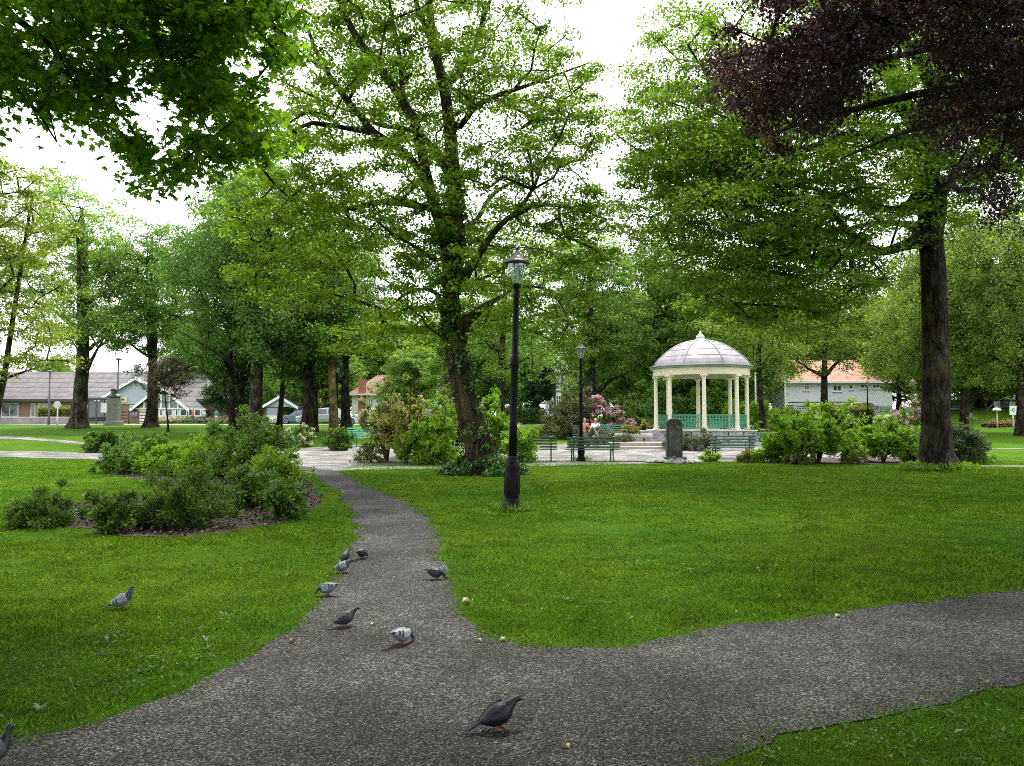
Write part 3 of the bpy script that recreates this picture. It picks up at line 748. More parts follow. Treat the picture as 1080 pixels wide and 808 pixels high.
# the big dark trunk on the right with the spreading crown
bB = gnd(989, 496); YB = bB.y
LB = [limb(YB, [(989, 497, 24), (988, 470, 19), (987, 440, 17), (987, 400, 16.5), (986, 350, 15.5), (984, 300, 15), (981, 250, 14.5), (979, 200, 13.5), (982, 150, 11.5), (990, 100, 10), (996, 50, 8.5), (1002, 0, 7), (1008, -60, 5), (1012, -130, 3)]),
      limb(YB, [(975, 252, 7), (955, 258, 6.5, -.4), (938, 264, 6, -.8), (922, 264, 5.8, -1), (905, 254, 5.2, -1.3), (892, 240, 4.8, -1.6), (880, 225, 4, -1.9), (862, 214, 3.2, -2.4), (840, 212, 2.4, -3), (810, 216, 1.6, -3.6)]),
      limb(YB, [(975, 222, 5), (950, 220, 4.2, .6), (915, 215, 3.8, 1.2), (880, 205, 3.2, 1.8), (840, 196, 2.4, 2.4), (800, 200, 1.6, 3)]),
      limb(YB, [(972, 165, 6), (940, 146, 5.4, -1), (900, 142, 5, -1.6), (870, 150, 4.6, -2), (840, 161, 4, -2.6), (810, 168, 3.2, -3), (780, 180, 2.2, -3.4), (745, 205, 1.4, -3.8), (712, 232, .9, -4)]),
      limb(YB, [(978, 130, 5), (940, 108, 4.6, .4), (890, 100, 4.2, .8), (840, 108, 3.6, 1), (790, 124, 3.2, 1.2), (775, 130, 3, 1.3), (740, 145, 2.4, 1.4), (715, 166, 1.8, 1.5), (690, 185, 1.2, 1.6)]),
      limb(YB, [(985, 225, 6), (998, 196, 5.6), (1020, 168, 5, .4), (1045, 155, 4.2, .8), (1072, 149, 3.6, 1.2), (1110, 140, 2.6, 1.6), (1150, 145, 1.6, 2)]),
      limb(YB, [(990, 165, 6.5), (1004, 136, 6), (1022, 128, 5.4, -.6), (1042, 124, 5, -1), (1060, 108, 4.6, -1.4), (1078, 84, 4, -2), (1110, 60, 3, -2.6), (1150, 40, 1.8, -3)]),
      limb(YB, [(990, 90, 6), (960, 50, 5.4, -1), (930, 15, 4.4, -2), (890, -20, 3.2, -3), (850, -50, 2, -3.6)]),
      limb(YB, [(1000, 30, 5), (1040, -10, 4.4, 1), (1080, -60, 3, 2), (1110, -120, 2, 3)]),
      limb(YB, [(985, 150, 5.4), (950, 100, 4.6, 2.6), (910, 60, 3.8, 4), (860, 30, 2.6, 5), (810, 30, 1.8, 5.6)]),
      limb(YB, [(984, 200, 5.4), (1000, 190, 4.6, -2.6), (1010, 200, 3.8, -4), (1030, 200, 2.6, -5), (1050, 220, 1.8, -5.6)]),
      limb(YB, [(980, 240, 4), (950, 236, 3.4, 2), (900, 240, 2.6, 3.6), (850, 262, 2.6, 5), (800, 290, 1.8, 5.6), (760, 315, 1.2, 6)])]
LB[0][0] = (LB[0][0][0], LB[0][0][1], bB.z - .15, LB[0][0][3])
def cutB(p):       # the underside of the crown rises towards the trunk
    u = (p[0] / p[1]) * F + CX; v = CY - F * math.tan(math.atan((p[2] - CAMZ) / p[1]) - TH)
    lim = np.interp(u, [640, 680, 720, 760, 800, 860, 900, 930, 960, 1010, 1080, 1200], [215, 290, 330, 340, 350, 350, 340, 315, 262, 262, 275, 260])
    return v < lim
elB = [ell(880, 180, YB, 6.2, 6, 3.6, 330), ell(770, 230, YB - .5, 3.2, 4.2, 2.6, 170), ell(820, 300, YB + 1, 3.4, 4.2, 1.8, 120), ell(980, 40, YB, 6.5, 6.5, 4, 240),
       ell(1100, 120, YB, 4.5, 5, 3, 130), ell(740, 100, YB + 1.2, 2.6, 3.2, 2.6, 110), ell(730, 170, YB + .5, 2.2, 3, 1.8, 80), ell(960, -80, YB, 6.5, 6.5, 4, 200)]
tree('broad_tree', 'big tree with a straight dark trunk and wide spreading crown on the right lawn', 'tree', bB, LB, elB, (BARK_B, LF_LIND), .10, 175, .95, 'oval', flat=.2, droop=.2, mind=.72, seed=21, cut=cutB, sag=.08, rtip=.011, seg=14, shell=.25, ljit=.5)

# copper beech hanging in from the upper right
bC = Vector((13.5, 12.5, 0))
LC = [[(13.5, 12.5, -.2, .62), (13.4, 12.5, 2, .5), (13.3, 12.6, 5, .46), (13.4, 12.5, 8, .4), (13.6, 12.4, 12, .3), (13.6, 12.2, 16, .15)]]
for k, (az, ln, z0, zt) in enumerate([(182, 8.6, 7.2, 8.6), (165, 9.0, 6.4, 7.6), (200, 8, 6.8, 7.8), (150, 8.5, 8, 9.5), (215, 7.5, 8.5, 9.5), (235, 7, 7, 8.5), (130, 8, 7, 8), (100, 7, 8, 9.5), (60, 6, 8, 10), (0, 6, 8, 10), (300, 6, 7.5, 9.5), (172, 7.5, 9.5, 12), (190, 6, 11, 14)]):
    a = R(az); pts = []
    for i in range(6):
        t = i / 5; pts.append((13.4 + math.cos(a + .15 * math.sin(3 * t + k)) * ln * t, 12.5 + math.sin(a + .15 * math.sin(3 * t + k)) * ln * t, z0 + (zt - z0) * math.sin(t * 2.0) + .1 * math.sin(5 * t), .17 * (1 - t) + .025))
    LC.append(pts)
def cutC(p):
    u = (p[0] / max(p[1], .5)) * F + CX; v = CY - F * math.tan(math.atan((p[2] - CAMZ) / max(p[1], .5)) - TH)
    lim = np.interp(u, [690, 735, 760, 800, 850, 900, 960, 1000, 1040, 1080, 1200], [0, 75, 140, 198, 150, 110, 95, 150, 215, 265, 320])
    if p[1] > 3 and mnoise.noise(Vector((u * .012, v * .02, 9.1))) > .17 - .1 * (u > 850): return False
    return p[1] < 3 or (v < lim + 14 * mnoise.noise(Vector((u * .04, 1.7, 0))))
elC = [(6.6, 12.2, 8.2, 3.0, 3.6, 2.0, 190), (9.5, 13, 8.8, 3.5, 4, 2.6, 190), (12.5, 13, 9.5, 5.5, 5, 3.5, 170), (10, 8.5, 9.5, 5, 4, 2.6, 120), (11.6, 15.5, 7.2, 3, 3, 2.2, 120), (13, 12, 13, 5.5, 5.5, 4, 120),
       (4.8, 12.4, 7.6, 1.5, 2.2, 1.3, 60), (5, 9, 9.5, 2.6, 2.6, 1.2, 50)]
tree('copper_beech', 'dark purple leaved copper beech hanging into the picture above the right lawn', 'tree', bC, LC, elC, (BARK_D, LF_COPP), .066, 190, .6, 'oval', flat=.45, droop=.6, mind=.52, seed=31, cut=cutC, sag=.1, rtip=.009, seg=12, ldroop=.9, shell=.2)

# maple hanging in from the upper left, close to the camera
bD = Vector((-8.6, 6.6, 0))
LD = [[(-8.6, 6.6, -.2, .4), (-8.5, 6.6, 2, .32), (-8.4, 6.6, 4, .28), (-8.2, 6.7, 6.5, .22), (-8, 6.8, 9, .14), (-7.8, 6.8, 11.5, .06)]]
def limbD(pts): LD.append([(*at(a, b, y)[:], rr) for a, b, y, rr in pts])
LD.append([(-8.3, 6.65, 4.6, .12)] + [(*at(a, b, y)[:], rr) for a, b, y, rr in [(-60, -20, 7.4, .05), (10, 15, 7.4, .035), (60, 55, 7.4, .025), (120, 110, 7.5, .014), (160, 170, 7.6, .007)]])
LD.append([(-8.3, 6.65, 5.4, .12)] + [(*at(a, b, y)[:], rr) for a, b, y, rr in [(0, -100, 7.6, .06), (70, -30, 7.6, .035), (115, 15, 7.7, .027), (170, 60, 7.8, .02), (210, 120, 7.9, .013), (235, 165, 8, .006)]])
LD.append([(-8.2, 6.7, 6.0, .12)] + [(*at(a, b, y)[:], rr) for a, b, y, rr in [(60, -140, 8, .05), (150, -60, 8.2, .03), (210, -10, 8.3, .022), (260, 50, 8.4, .014), (300, 70, 8.4, .006)]])
LD.append([(-8.3, 6.65, 4.2, .12)] + [(*at(a, b, y)[:], rr) for a, b, y, rr in [(-120, 60, 6.9, .05), (-50, 90, 6.9, .03), (0, 80, 7, .02), (40, 120, 7, .012), (60, 150, 7, .006)]])
for az, ln, z0, zt in [(120, 5, 5, 6.5), (200, 5, 5, 7), (260, 5.5, 4.6, 6), (300, 5.5, 5, 6.4), (330, 5.5, 6, 7.6), (0, 6, 7, 8.5), (60, 5.5, 6.5, 8), (30, 6, 8, 9.5)]:
    a = R(az); LD.append([(-8.3 + math.cos(a) * ln * t, 6.65 + math.sin(a) * ln * t, z0 + (zt - z0) * math.sin(t * 2), .1 * (1 - t) + .015) for t in (0, .2, .4, .6, .8, 1)])
def cutD(p):
    y = max(p[1], .5); u = (p[0] / y) * F + CX; v = CY - F * math.tan(math.atan((p[2] - CAMZ) / y) - TH)
    lim = np.interp(u, [-200, 0, 40, 90, 130, 160, 190, 225, 260, 285, 300, 318, 322], [200, 150, 140, 122, 150, 200, 186, 192, 180, 155, 95, 40, -60])
    lim += 26 * mnoise.noise(Vector((u * .03, 7.7, 0)))
    if y > 3 and mnoise.noise(Vector((u * .018, v * .018, 3.3))) > .08: return False
    if y > 3 and 108 < u < 165 and 55 < v < 135 and p[2] < 6.5: return False
    return y < 3 or (v < lim and (p[2] > 5.5 or u < 330))
elD = [ell(60, 40, 7.3, 1.6, 1.5, 1.0, 70), ell(200, 40, 7.9, 1.3, 1.3, 1.4, 85), ell(180, 165, 7.7, .65, .8, .5, 40), ell(240, 110, 8, .8, 1.0, .9, 50), ell(20, 110, 7.1, .9, 1, .6, 36),
       (-8, 6.5, 8, 4.8, 4.6, 3.2, 150), ell(150, -60, 7.8, 3, 2.4, 1.6, 90), (-3, 5.5, 8.2, 4, 3.6, 1.8, 70), (-4, 2, 7.6, 4, 3.4, 2, 110), ell(130, -10, 7.7, 2.2, 1.3, .9, 70)]
tree('maple_tree', 'maple with large pointed leaves reaching in over the left lawn close by', 'tree', bD, LD, elD, (BARK_D, LF_MAPL), .072, 56, .42, 'maple', flat=.4, droop=.3, mind=.26, seed=41, cut=cutD, sag=.05, rtip=.0045, seg=10, ldroop=.35, ljit=.5, shell=.1, expo=.45)
# unseen trees added behind the photographer to shade the path and close lawn
def auto_tree(name, label, base, h, cr, cb, mats, lsize, nleaf, ncl, crad, seed, forks=5, tr=.35, lean=(0, 0), flat=.38, droop=.25, weep=0, group='park trees', shape='quad', lobes=6, mind=.9, seg=8, wide=1., split=0):
    r = np.random.default_rng(seed); b = Vector(base); nleaf = int(nleaf * 1.45); crad *= 1.15; cr *= 1.08; ncl = int(ncl * 1.15)
    x0, y0, z0 = b; top = np.array([x0 + lean[0], y0 + lean[1], z0 + h])
    cbz = cb * .8; n = 7
    def tp(t): return (x0 + lean[0] * t + .12 * math.sin(t * 5 + seed), y0 + lean[1] * t + .12 * math.cos(t * 4 + seed), z0 - .15 + t * (h * .9 + .15))
    L = [[(*tp(i / n), tr * (1.25 if i == 0 else 1) * (1 - .85 * (i / n) ** 1.2)) for i in range(n + 1)]]
    if split:
        a = r.uniform(0, 3.14)
        for s in (-1, 1): L.append([(*tp(cb * .75 / h), tr * .75)] + [(tp(t)[0] + s * split * math.cos(a) * q, tp(t)[1] + s * split * math.sin(a) * q, tp(t)[2], tr * (.62 - .5 * t)) for t, q in ((cb * 1.05 / h, .5), (cb * 1.5 / h, .85), (.75, 1.2), (.9, 1.4))])
    for i in range(forks):
        t0 = (cb + (h - cb) * (i / forks) * .75) / h; a = i * 2.4 + seed; ln = cr * (1 - .5 * (i / forks)); rr = tr * .42 * (1 - .5 * i / forks)
        p0 = tp(t0); L.append([(p0[0] + math.cos(a) * ln * q, p0[1] + math.sin(a) * ln * q, p0[2] + ln * .55 * q - .1 * ln * q * q, rr * (1 - 1.1 * q)) for q in (0, .3, .6, .85)])
    E = []; cz = z0 + cb + (h - cb) * .5
    E.append((x0 + lean[0] * .6, y0 + lean[1] * .6, cz, cr * .72 * wide, cr * .72, (h - cb) * .48, int(ncl * .4)))
    for i in range(lobes):
        a = i * 2.4 + seed * 1.3; zz = cb + (h - cb) * (.18 + .68 * (i + .5) / lobes); q = cr * (.62 - .35 * ((i + .5) / lobes)) * r.uniform(.85, 1.15)
        E.append((x0 + lean[0] * zz / h + math.cos(a) * q * wide, y0 + lean[1] * zz / h + math.sin(a) * q, z0 + zz, cr * .45 * wide * r.uniform(.8, 1.2), cr * .45, (h - cb) * .17 * r.uniform(.8, 1.3), int(ncl * .6 / lobes)))
    return tree(name, label, 'tree', b, L, E, mats, lsize, nleaf, crad, shape, flat=flat if not weep else .75, droop=droop + .35 * bool(weep), mind=mind, seed=seed, sag=.1 if not weep else .2, rtip=.018, seg=seg, shell=.3, group=group, ldroop=.3 + weep, lup=1 - .5 * bool(weep))
auto_tree('added_shade_tree', 'unseen broad tree added behind the photographer to shade the gravel junction', (3.5, -5.5, 0), 15, 8.5, 4.5, (BARK_G, LF_MID), .2, 90, 300, 1.1, 51, tr=.4, group='unseen shade trees behind the viewer')
auto_tree('added_shade_tree', 'unseen tall tree added just behind the photographer to shade the path junction', (2.2, -3.2, 0), 16, 6.5, 5.2, (BARK_G, LF_MID), .2, 110, 300, 1.1, 53, tr=.4, group='unseen shade trees behind the viewer')
auto_tree('added_shade_tree', 'second unseen broad tree added behind the photographer to shade the path', (-9, -6, 0), 14, 8, 4.5, (BARK_G, LF_MID), .2, 90, 260, 1.1, 52, tr=.4, group='unseen shade trees behind the viewer')

bV = Vector((4.6, -2.0, 0)); rv = np.random.default_rng(3)
LV = [[(4.6, -2, -.2, .5), (4.5, -2, 2, .4), (4.4, -1.9, 5, .36), (4.2, -1.7, 9, .26), (4, -1.5, 13, .1)]]
for k, (az, ln, z0, zt) in enumerate([(90, 8, 5.4, 8.2), (115, 8.5, 5.2, 7.8), (140, 8.5, 5, 7), (165, 8, 5.4, 7), (60, 7, 5.4, 8), (195, 7, 5.6, 7.5), (230, 6, 6, 8), (300, 6, 6, 8), (0, 6, 6, 8), (100, 9.5, 7.5, 10.5), (130, 9, 8, 11)]):
    a = R(az); LV.append([(4.5 + math.cos(a) * ln * t_, -1.9 + math.sin(a) * ln * t_, z0 + (zt - z0) * t_, .16 * (1 - t_) + .03) for t_ in (0, .2, .4, .6, .8, 1)])
def cutV(p): return p[2] > 1.6 + .60 * max(p[1], 0) + 1.3 and p[2] > 4.6  # keeps the crown of the added shade tree above the view
tree('added_shade_tree', 'unseen wide tree added beside the photographer, crown shaped to shade the path junction', 'tree', bV, LV, [(1.2, 1.0, 8, 7.5, 5.0, 3.2, 380), (-4.5, -.5, 8, 5, 4, 3, 170), (-8, 1, 8.5, 4.5, 4, 3, 140), (2, 5, 9.5, 6, 4, 3, 190), (6, 3, 9, 5, 5, 3, 110)], (BARK_G, LF_MID), .2, 110, 1.1, 'quad', flat=.3, mind=.9, seed=54, cut=cutV, shell=.1, group='unseen shade trees behind the viewer', rtip=.018)
# --- trees of the middle distance, left to right
b = gx(-30, 31)
auto_tree('yellowish_tree', 'loose yellow green tree cut by the left edge with a bare dark limb', b, 13.8, 3.3, 1.2, (BARK_D, LF_YEL), .12, 110, 190, .75, 61, tr=.26, lean=(.6, 0), mind=.7, split=1.2)
b = gx(84, 55); b.z = hz(b.x, b.y)
auto_tree('forked_tree', 'forked pale green tree before the long roof, leftmost whole tree', b, 17.5, 6.2, 4.0, (BARK_G, LF_FAR), .17, 100, 250, 1.05, 62, tr=.52, split=1.3, mind=.95)
b = gx(159, 56)
auto_tree('park_tree', 'mid green tree standing just left of the purple sapling', b, 15, 4.8, 3.7, (BARK_B, LF_MID), .17, 90, 220, 1.0, 63, tr=.4, split=.8)
b = gx(176, 50)
auto_tree('purple_sapling', 'small purple brown leaved sapling on a thin stem before the glazed gable', b, 5.0, 1.8, 2.0, (BARK_B, LF_PURP), .12, 34, 70, .5, 64, tr=.06, mind=.35, forks=4)
b = gx(245, 50)
auto_tree('drooping_tree', 'slim trunk left of the forked thin trunk, drooping blue green leaves', b, 14.5, 4.4, 3.2, (BARK_B, LF_TEAL), .15, 110, 150, .8, 65, tr=.22, weep=.7)
b = gx(257, 52)
auto_tree('forked_sapling', 'thin dark trunk that forks low beside the stout grey trunk', b, 11, 2.8, 3.8, (BARK_B, LF_TEAL), .15, 90, 110, .8, 66, tr=.22, split=.7)
b = gx(272, 47)
auto_tree('stout_tree', 'large blue green tree on a stout straight trunk in the left middle', b, 17.0, 6.0, 3.8, (BARK_G, LF_TEAL), .14, 150, 340, .95, 67, tr=.42, weep=.6, mind=.85)
b = gx(296, 54)
auto_tree('young_tree', 'young bright green tree before the little porch with the grey gable', b, 9, 2.6, 2.5, (BARK_B, LF_MID), .15, 80, 110, .75, 68, tr=.2)
b = gx(323, 46)
auto_tree('ivy_trunk_tree', 'dark tree with ivy clad trunk between the porch and the mossy orange trunk', b, 11.8, 3.8, 2.7, (BARK_B, LF_DARK), .14, 120, 210, .85, 69, tr=.34)
b = gx(331, 50)
auto_tree('thin_tree', 'thin dark trunk tucked just right of the ivy clad trunk', b, 10, 2.2, 3.5, (BARK_B, LF_TEAL), .15, 70, 60, .75, 70, tr=.18)
b = gx(351, 45)
auto_tree('mossy_tree', 'tree with an orange brown mossy trunk beside the far left lamp post', b, 13, 3.6, 4.2, (barkmat('orange mossy bark', (.075, .05, .026), (.08, .066, .018), .6), LF_MID), .15, 90, 170, .9, 71, tr=.26)
b = gx(366, 52)
auto_tree('dark_tree', 'dark trunked tree right of the far left lamp post', b, 12.5, 3.6, 3.8, (BARK_B, LF_DARK), .15, 100, 170, .9, 72, tr=.32)
b = gx(530, 47)
auto_tree('light_tree', 'light green tree whose brown trunk shows between leaning tree and near lamp', b, 12.5, 3.2, 3.0, (BARK_B, LF_FAR), .14, 100, 190, .9, 73, tr=.28)
b = gx(566, 74)
auto_tree('round_evergreen', 'dense dark rounded evergreen over the clipped hedge', b, 7.2, 2.0, 1.2, (BARK_B, LF_DARK), .15, 150, 130, .6, 74, tr=.22, mind=.35)
b = gx(622, 58)
auto_tree('tall_tree', 'tall pale green tree rising behind the mid distance lamp post', b, 15.5, 4.3, 3.0, (BARK_G, LF_FAR), .16, 110, 280, .95, 75, tr=.42)
b = gx(694, 62)
auto_tree('bandstand_tree', 'green tree whose trunk stands behind the left columns of the bandstand', b, 16, 5.2, 2.4, (BARK_B, LF_MID), .17, 110, 290, 1.05, 76, tr=.4)
b = gx(736, 60)
auto_tree('bandstand_tree', 'dark trunked tree seen between the middle columns of the bandstand', b, 13, 4.2, 3.2, (BARK_B, LF_MID), .17, 100, 200, 1.0, 77, tr=.34)
b = gx(803, 50)
auto_tree('slim_tree', 'slim dark trunk just right of the bandstand', b, 10.5, 3.4, 3.9, (BARK_B, LF_OLIV), .14, 110, 200, .85, 78, tr=.19)
b = gx(871, 56)
auto_tree('house_tree', 'green tree with a short dark trunk in front of the white house', b, 11.0, 4.0, 4.4, (BARK_B, LF_OLIV), .15, 110, 200, .95, 79, tr=.3)
b = gx(972, 53)
auto_tree('weeping_tree', 'olive green weeping tree between the white house and the big dark trunk', b, 13.0, 2.6, 2.4, (BARK_B, LF_OLIV), .13, 140, 200, .85, 80, tr=.2, weep=.8)
b = gx(1018, 50)
auto_tree('weeping_tree', 'weeping olive tree just right of the big dark trunk', b, 15, 4.2, 2.4, (BARK_B, LF_OLIV), .13, 140, 250, .85, 81, tr=.26, weep=.8)
b = gx(1076, 46)
auto_tree('weeping_tree', 'weeping pale olive tree at the right edge above the green sign', b, 14.5, 4.4, 2.8, (BARK_B, LF_OLIV), .13, 140, 260, .85, 82, tr=.26, weep=.8)

# --- background trees: five kinds, each copy its own object
kids0 = [auto_tree('background_tree', 'x', (0, 0, 0), h_, c_ * 1.15, 1.2, (BARK_B, m_), .26, 110, int(n_ * 1.4), 1.4, s_, tr=.35, group='trees far behind the park')
         for h_, c_, m_, n_, s_ in ((14, 5.2, LF_FAR, 190, 91), (16, 5.6, LF_MID, 210, 92), (12, 5, LF_OLIV, 180, 93), (13, 4.6, LF_DARK, 170, 94))]
SP = [(948, 102, 3, .95, 'dark tree between the white house and the lilac rhododendron, farther back'), (432, 82, 0, .62, 'small pale tree in front of the right half of the red roofed house'), (-20, 118, 2, .8, 'low olive tree peeping over the far left end of the long roof'), (60, 122, 0, .75, 'low pale tree peeping over the long roof left of the forked tree'),
      (395, 108, 1, 1.0, 'mid green tree behind the red roofed house, its left one'), (430, 112, 0, 1.15, 'pale tree directly behind the red roofed house'),
      (478, 106, 1, 1.0, 'mid green tree seen behind the leaning trunk'), (508, 100, 0, .95, 'pale tree far behind the near lamp post, left of it'),
      (548, 106, 1, .9, 'mid green tree far behind, just right of the near lamp'), (588, 122, 0, .85, 'pale tree behind the half timbered house'),
      (640, 88, 1, .85, 'mid green tree far behind the pink rhododendron'), (668, 80, 3, .72, 'dark tree far left of the bandstand'), (700, 92, 0, 1.1, 'pale tree behind the bandstand roof, left side'),
      (735, 84, 3, .8, 'dark tree showing through the bandstand columns'), (765, 90, 1, 1.15, 'mid green tree behind the bandstand roof, right side'), (800, 96, 3, .85, 'dark blue green tree behind the flagpole'),
      (835, 104, 1, 1.1, 'mid green tree rising behind the left end of the white house'), (880, 112, 0, 1.15, 'pale tree rising behind the orange roof'), (925, 98, 1, 1.05, 'mid green tree behind the right end of the white house'),
      (965, 86, 3, .9, 'dark tree behind the olive weeping tree'), (1000, 92, 1, 1.1, 'mid green tree behind the big dark trunk'), (1045, 90, 3, .85, 'dark tree rising behind the grass bank'),
      (1085, 84, 1, 1.05, 'mid green tree at the right edge behind the bank'), (1130, 90, 0, 1.05, 'pale tree beyond the right edge of the bank'), (345, 96, 0, .8, 'pale tree behind the parked cars at the left'), (1170, 76, 3, .9, 'dark tree past the right end of the bank'),
      (-70, 90, 1, .9, 'mid green tree past the left end of the low wall'), (-120, 70, 3, 1, 'dark tree farthest left by the road')]

SP += [(655, 72, 1, .78, 'mid green tree filling the gap left of the bandstand dome'), 
       (980, 68, 2, 1.0, 'olive tree directly behind the big dark trunk'), (1035, 72, 2, 1.05, 'olive tree behind the stair railing'), (1075, 68, 2, .95, 'olive tree behind the green sign'), (846, 104, 1, 1.0, 'mid green tree close behind the white house roof'),
       (720, 74, 1, .95, 'mid green tree just behind the bandstand'), (775, 78, 0, 1.0, 'pale tree behind the slim trunk'), (205, 104, 1, .95, 'mid green tree behind the glazed gable'), (255, 90, 3, .85, 'dark tree behind the stout grey trunk'), (320, 84, 1, .85, 'mid green tree behind the ivy clad trunk'), (1120, 60, 2, .95, 'olive tree past the right edge near the bank'), (500, 76, 1, .8, 'mid green tree behind the foot of the leaning trunk')]
used = set()
for i, (px, Y_, k_, s_, lb) in enumerate(SP):
    x_ = (px - CX) / F * Y_; p = Vector((x_, Y_, hz(x_, Y_) - .05)); rz = (i * 2.1) % 6.28
    if k_ not in used:
        used.add(k_); o_ = kids0[k_]; o_.location = p; o_.rotation_euler.z = rz; o_.scale = (s_, s_, s_); o_['label'] = lb
    else: copy_tree(kids0[k_], p, rz, lb, s_)

# ------------------------------------------------------------------ shrubs
STEM = barkmat('shrub stem', (.06, .045, .03), None, 0, 20)
def shrub(name, label, base, rx, ry, h, mat, lsize, n, ncl, crad, seed, shape='oval', cat='shrub', group='shrubs', flat=.8, stems=7, low=.12, upd=.1, flowers=None, lup=.6, hollow=.2, top=1., jit=1.):
    r = np.random.default_rng(seed); random.seed(seed); b = Vector(base); t = thing(name, label, cat, b, group=group)
    pts = []
    tries = 0
    while len(pts) < ncl and tries < ncl * 20:
        tries += 1
        g = unit(r.normal(size=3)); g[2] = abs(g[2]); q = (hollow + (1 - hollow) * r.uniform() ** .5)
        lump = 1 + .6 * mnoise.noise(Vector((g[0] * 1.6 + seed, g[1] * 1.6, g[2] * 1.6)))
        lump *= (1.35 if r.uniform() < .12 else 1)
        p = np.array([g[0] * rx * q * lump, g[1] * ry * q * lump, low * h + g[2] * h * (1 - low) * q * lump * top])
        pts.append(p)
    Cn = np.array(pts)
    mb = MB(); L = []
    for i in range(stems):
        a = i * 2.4 + seed; q = r.uniform(.25, .7)
        L.append([(math.cos(a) * rx * .08, math.sin(a) * ry * .08, -.05, .02 * h + .004), (math.cos(a) * rx * q * .5, math.sin(a) * ry * q * .5, h * .35, .014 * h + .003), (math.cos(a) * rx * q, math.sin(a) * ry * q, h * .75, .007 * h + .002)])
    P, rad, paths = grow(L, Cn, r=r, rtip=.0035 * max(h, .6), step=.3, sag=.1)
    for pth in paths: mb.tube([tuple(x) for x in P[pth]], list(np.minimum(rad[pth], .05)), seg=5, caps=False)
    mb.build('stem', STEM, t, smooth=True)
    lp = spray(Cn, crad, n, flat, .15, r)
    lp[:, 2] = np.maximum(lp[:, 2], .02)
    link('foliage', leaves('foliage', lp, lsize, mat, shape, up=lup, jit=.9 * jit, droop=-upd, outc=np.array([0, 0, h * .2]), r=r), t)
    if flowers:
        fm, fn, fs = flowers
        top_ = Cn[r.choice(len(Cn), min(fn, len(Cn)), replace=False)] if fn <= len(Cn) else Cn
        d = unit(top_ - np.array([0, 0, h * .1])); q = top_ + d * crad * .75
        fp = spray(q, fs, 26, .8, .1, r)
        link('blossom', leaves('blossom', fp, fs * .55, fm, 'oval', up=.5, jit=1, droop=0, r=r), t)
    return t
S_DK = leafmat('dark shrub leaf', (.07, .14, .022), (.15, .24, .04), .35, gloss=.03)
S_MD = leafmat('shrub leaf', (.085, .18, .02), (.17, .29, .04), .38, gloss=.04)
S_BR = leafmat('bright shrub leaf', (.13, .27, .018), (.24, .38, .035), .45)
S_YL = leafmat('yellowish shrub leaf', (.17, .2, .04), (.28, .28, .07), .4)
S_RD = leafmat('bronze shrub leaf', (.10, .19, .03), (.24, .24, .07), .4, pcol=(.2, .16, .07))
S_GR = leafmat('greyish lavender leaf', (.11, .14, .10), (.2, .22, .18), .3)
FL_PK = leafmat('magenta petal', (.42, .14, .38), (.6, .34, .56), .35, pcol=(.6, .42, .5))
FL_LI = leafmat('lilac petal', (.40, .22, .40), (.58, .42, .58), .35)
FL_CR = leafmat('pale pink petal', (.55, .38, .33), (.65, .5, .45), .3)
FL_WH = leafmat('white petal', (.55, .55, .45), (.7, .7, .62), .3)
FL_RD = leafmat('salmon petal', (.6, .2, .16), (.7, .4, .35), .3)
G1 = 'shrubs on the left island bed'
def sh(px, py, *a, **k):
    a = list(a)
    if k.get('group') == G1: a[3] *= .95; a[4] *= .88; a[6] *= (1.05 if a[5] is S_DK else .8); a[7] = int(a[7] * 1.5); k['jit'] = 1.2
    return shrub(a[0], a[1], gnd(px, py), *a[2:], **k)
# island bed on the left: base pixel, half widths (m), height (m)
sh(42, 556, 'spruce_shrub', 'dark feathery low shrub at the left tip of the mulch bed', .46, .42, .52, S_DK, .05, 150, 70, .13, 101, shape='long', group=G1, upd=.7, flat=.7)
sh(120, 562, 'leafy_shrub', 'small dark leafy shrub on the front left edge of the mulch bed', .34, .3, .62, S_DK, .065, 50, 30, .11, 102, group=G1, top=1.)
sh(158, 556, 'leafy_shrub', 'low dark twiggy shrub between small leafy shrub and the round dark one', .3, .3, .4, S_DK, .06, 60, 26, .12, 112, group=G1)
sh(192, 557, 'round_shrub', 'round dark shrub in the front middle of the mulch bed', .62, .5, .86, S_DK, .055, 120, 110, .15, 103, shape='long', group=G1, upd=.6)
sh(296, 548, 'leafy_shrub', 'mid green shrub at the right front corner of the mulch bed', .34, .34, .62, S_MD, .07, 60, 46, .14, 104, group=G1)
sh(265, 536, 'leafy_shrub', 'broad leaved shrub behind the right front corner of the mulch bed', .5, .5, .8, S_MD, .075, 70, 64, .16, 105, group=G1)
sh(300, 524, 'leafy_shrub', 'lowest sprawling green shrub on the right edge of the mulch bed', .35, .35, .35, S_MD, .06, 50, 26, .12, 106, group=G1)
sh(268, 505, 'tall_shrub', 'tallest loose shrub of the island bed with reddish shoots', 1.05, .9, 1.72, S_MD, .075, 80, 170, .22, 107, group=G1, top=1.05)
sh(290, 512, 'leafy_shrub', 'yellowish green shrub right of the tallest island shrub', .65, .6, .95, S_BR, .07, 70, 60, .2, 108, group=G1)
sh(218, 503, 'leafy_shrub', 'wide bright green shrub left of the tallest island shrub', 1.0, .8, 1.15, S_BR, .08, 80, 120, .22, 109, group=G1)
sh(168, 501, 'leafy_shrub', 'bright green shrub in the middle of the back row of the island bed', .95, .8, 1.0, S_BR, .08, 80, 110, .22, 110, group=G1)
sh(128, 499, 'leafy_shrub', 'darker green shrub at the left end of the back row of the island bed', .75, .7, .95, S_MD, .08, 80, 90, .2, 111, group=G1)
sh(108, 477, 'far_shrub', 'dark low shrub beyond the pale track, left of two', .75, .6, .95, S_DK, .1, 70, 60, .25, 113, group=G1)
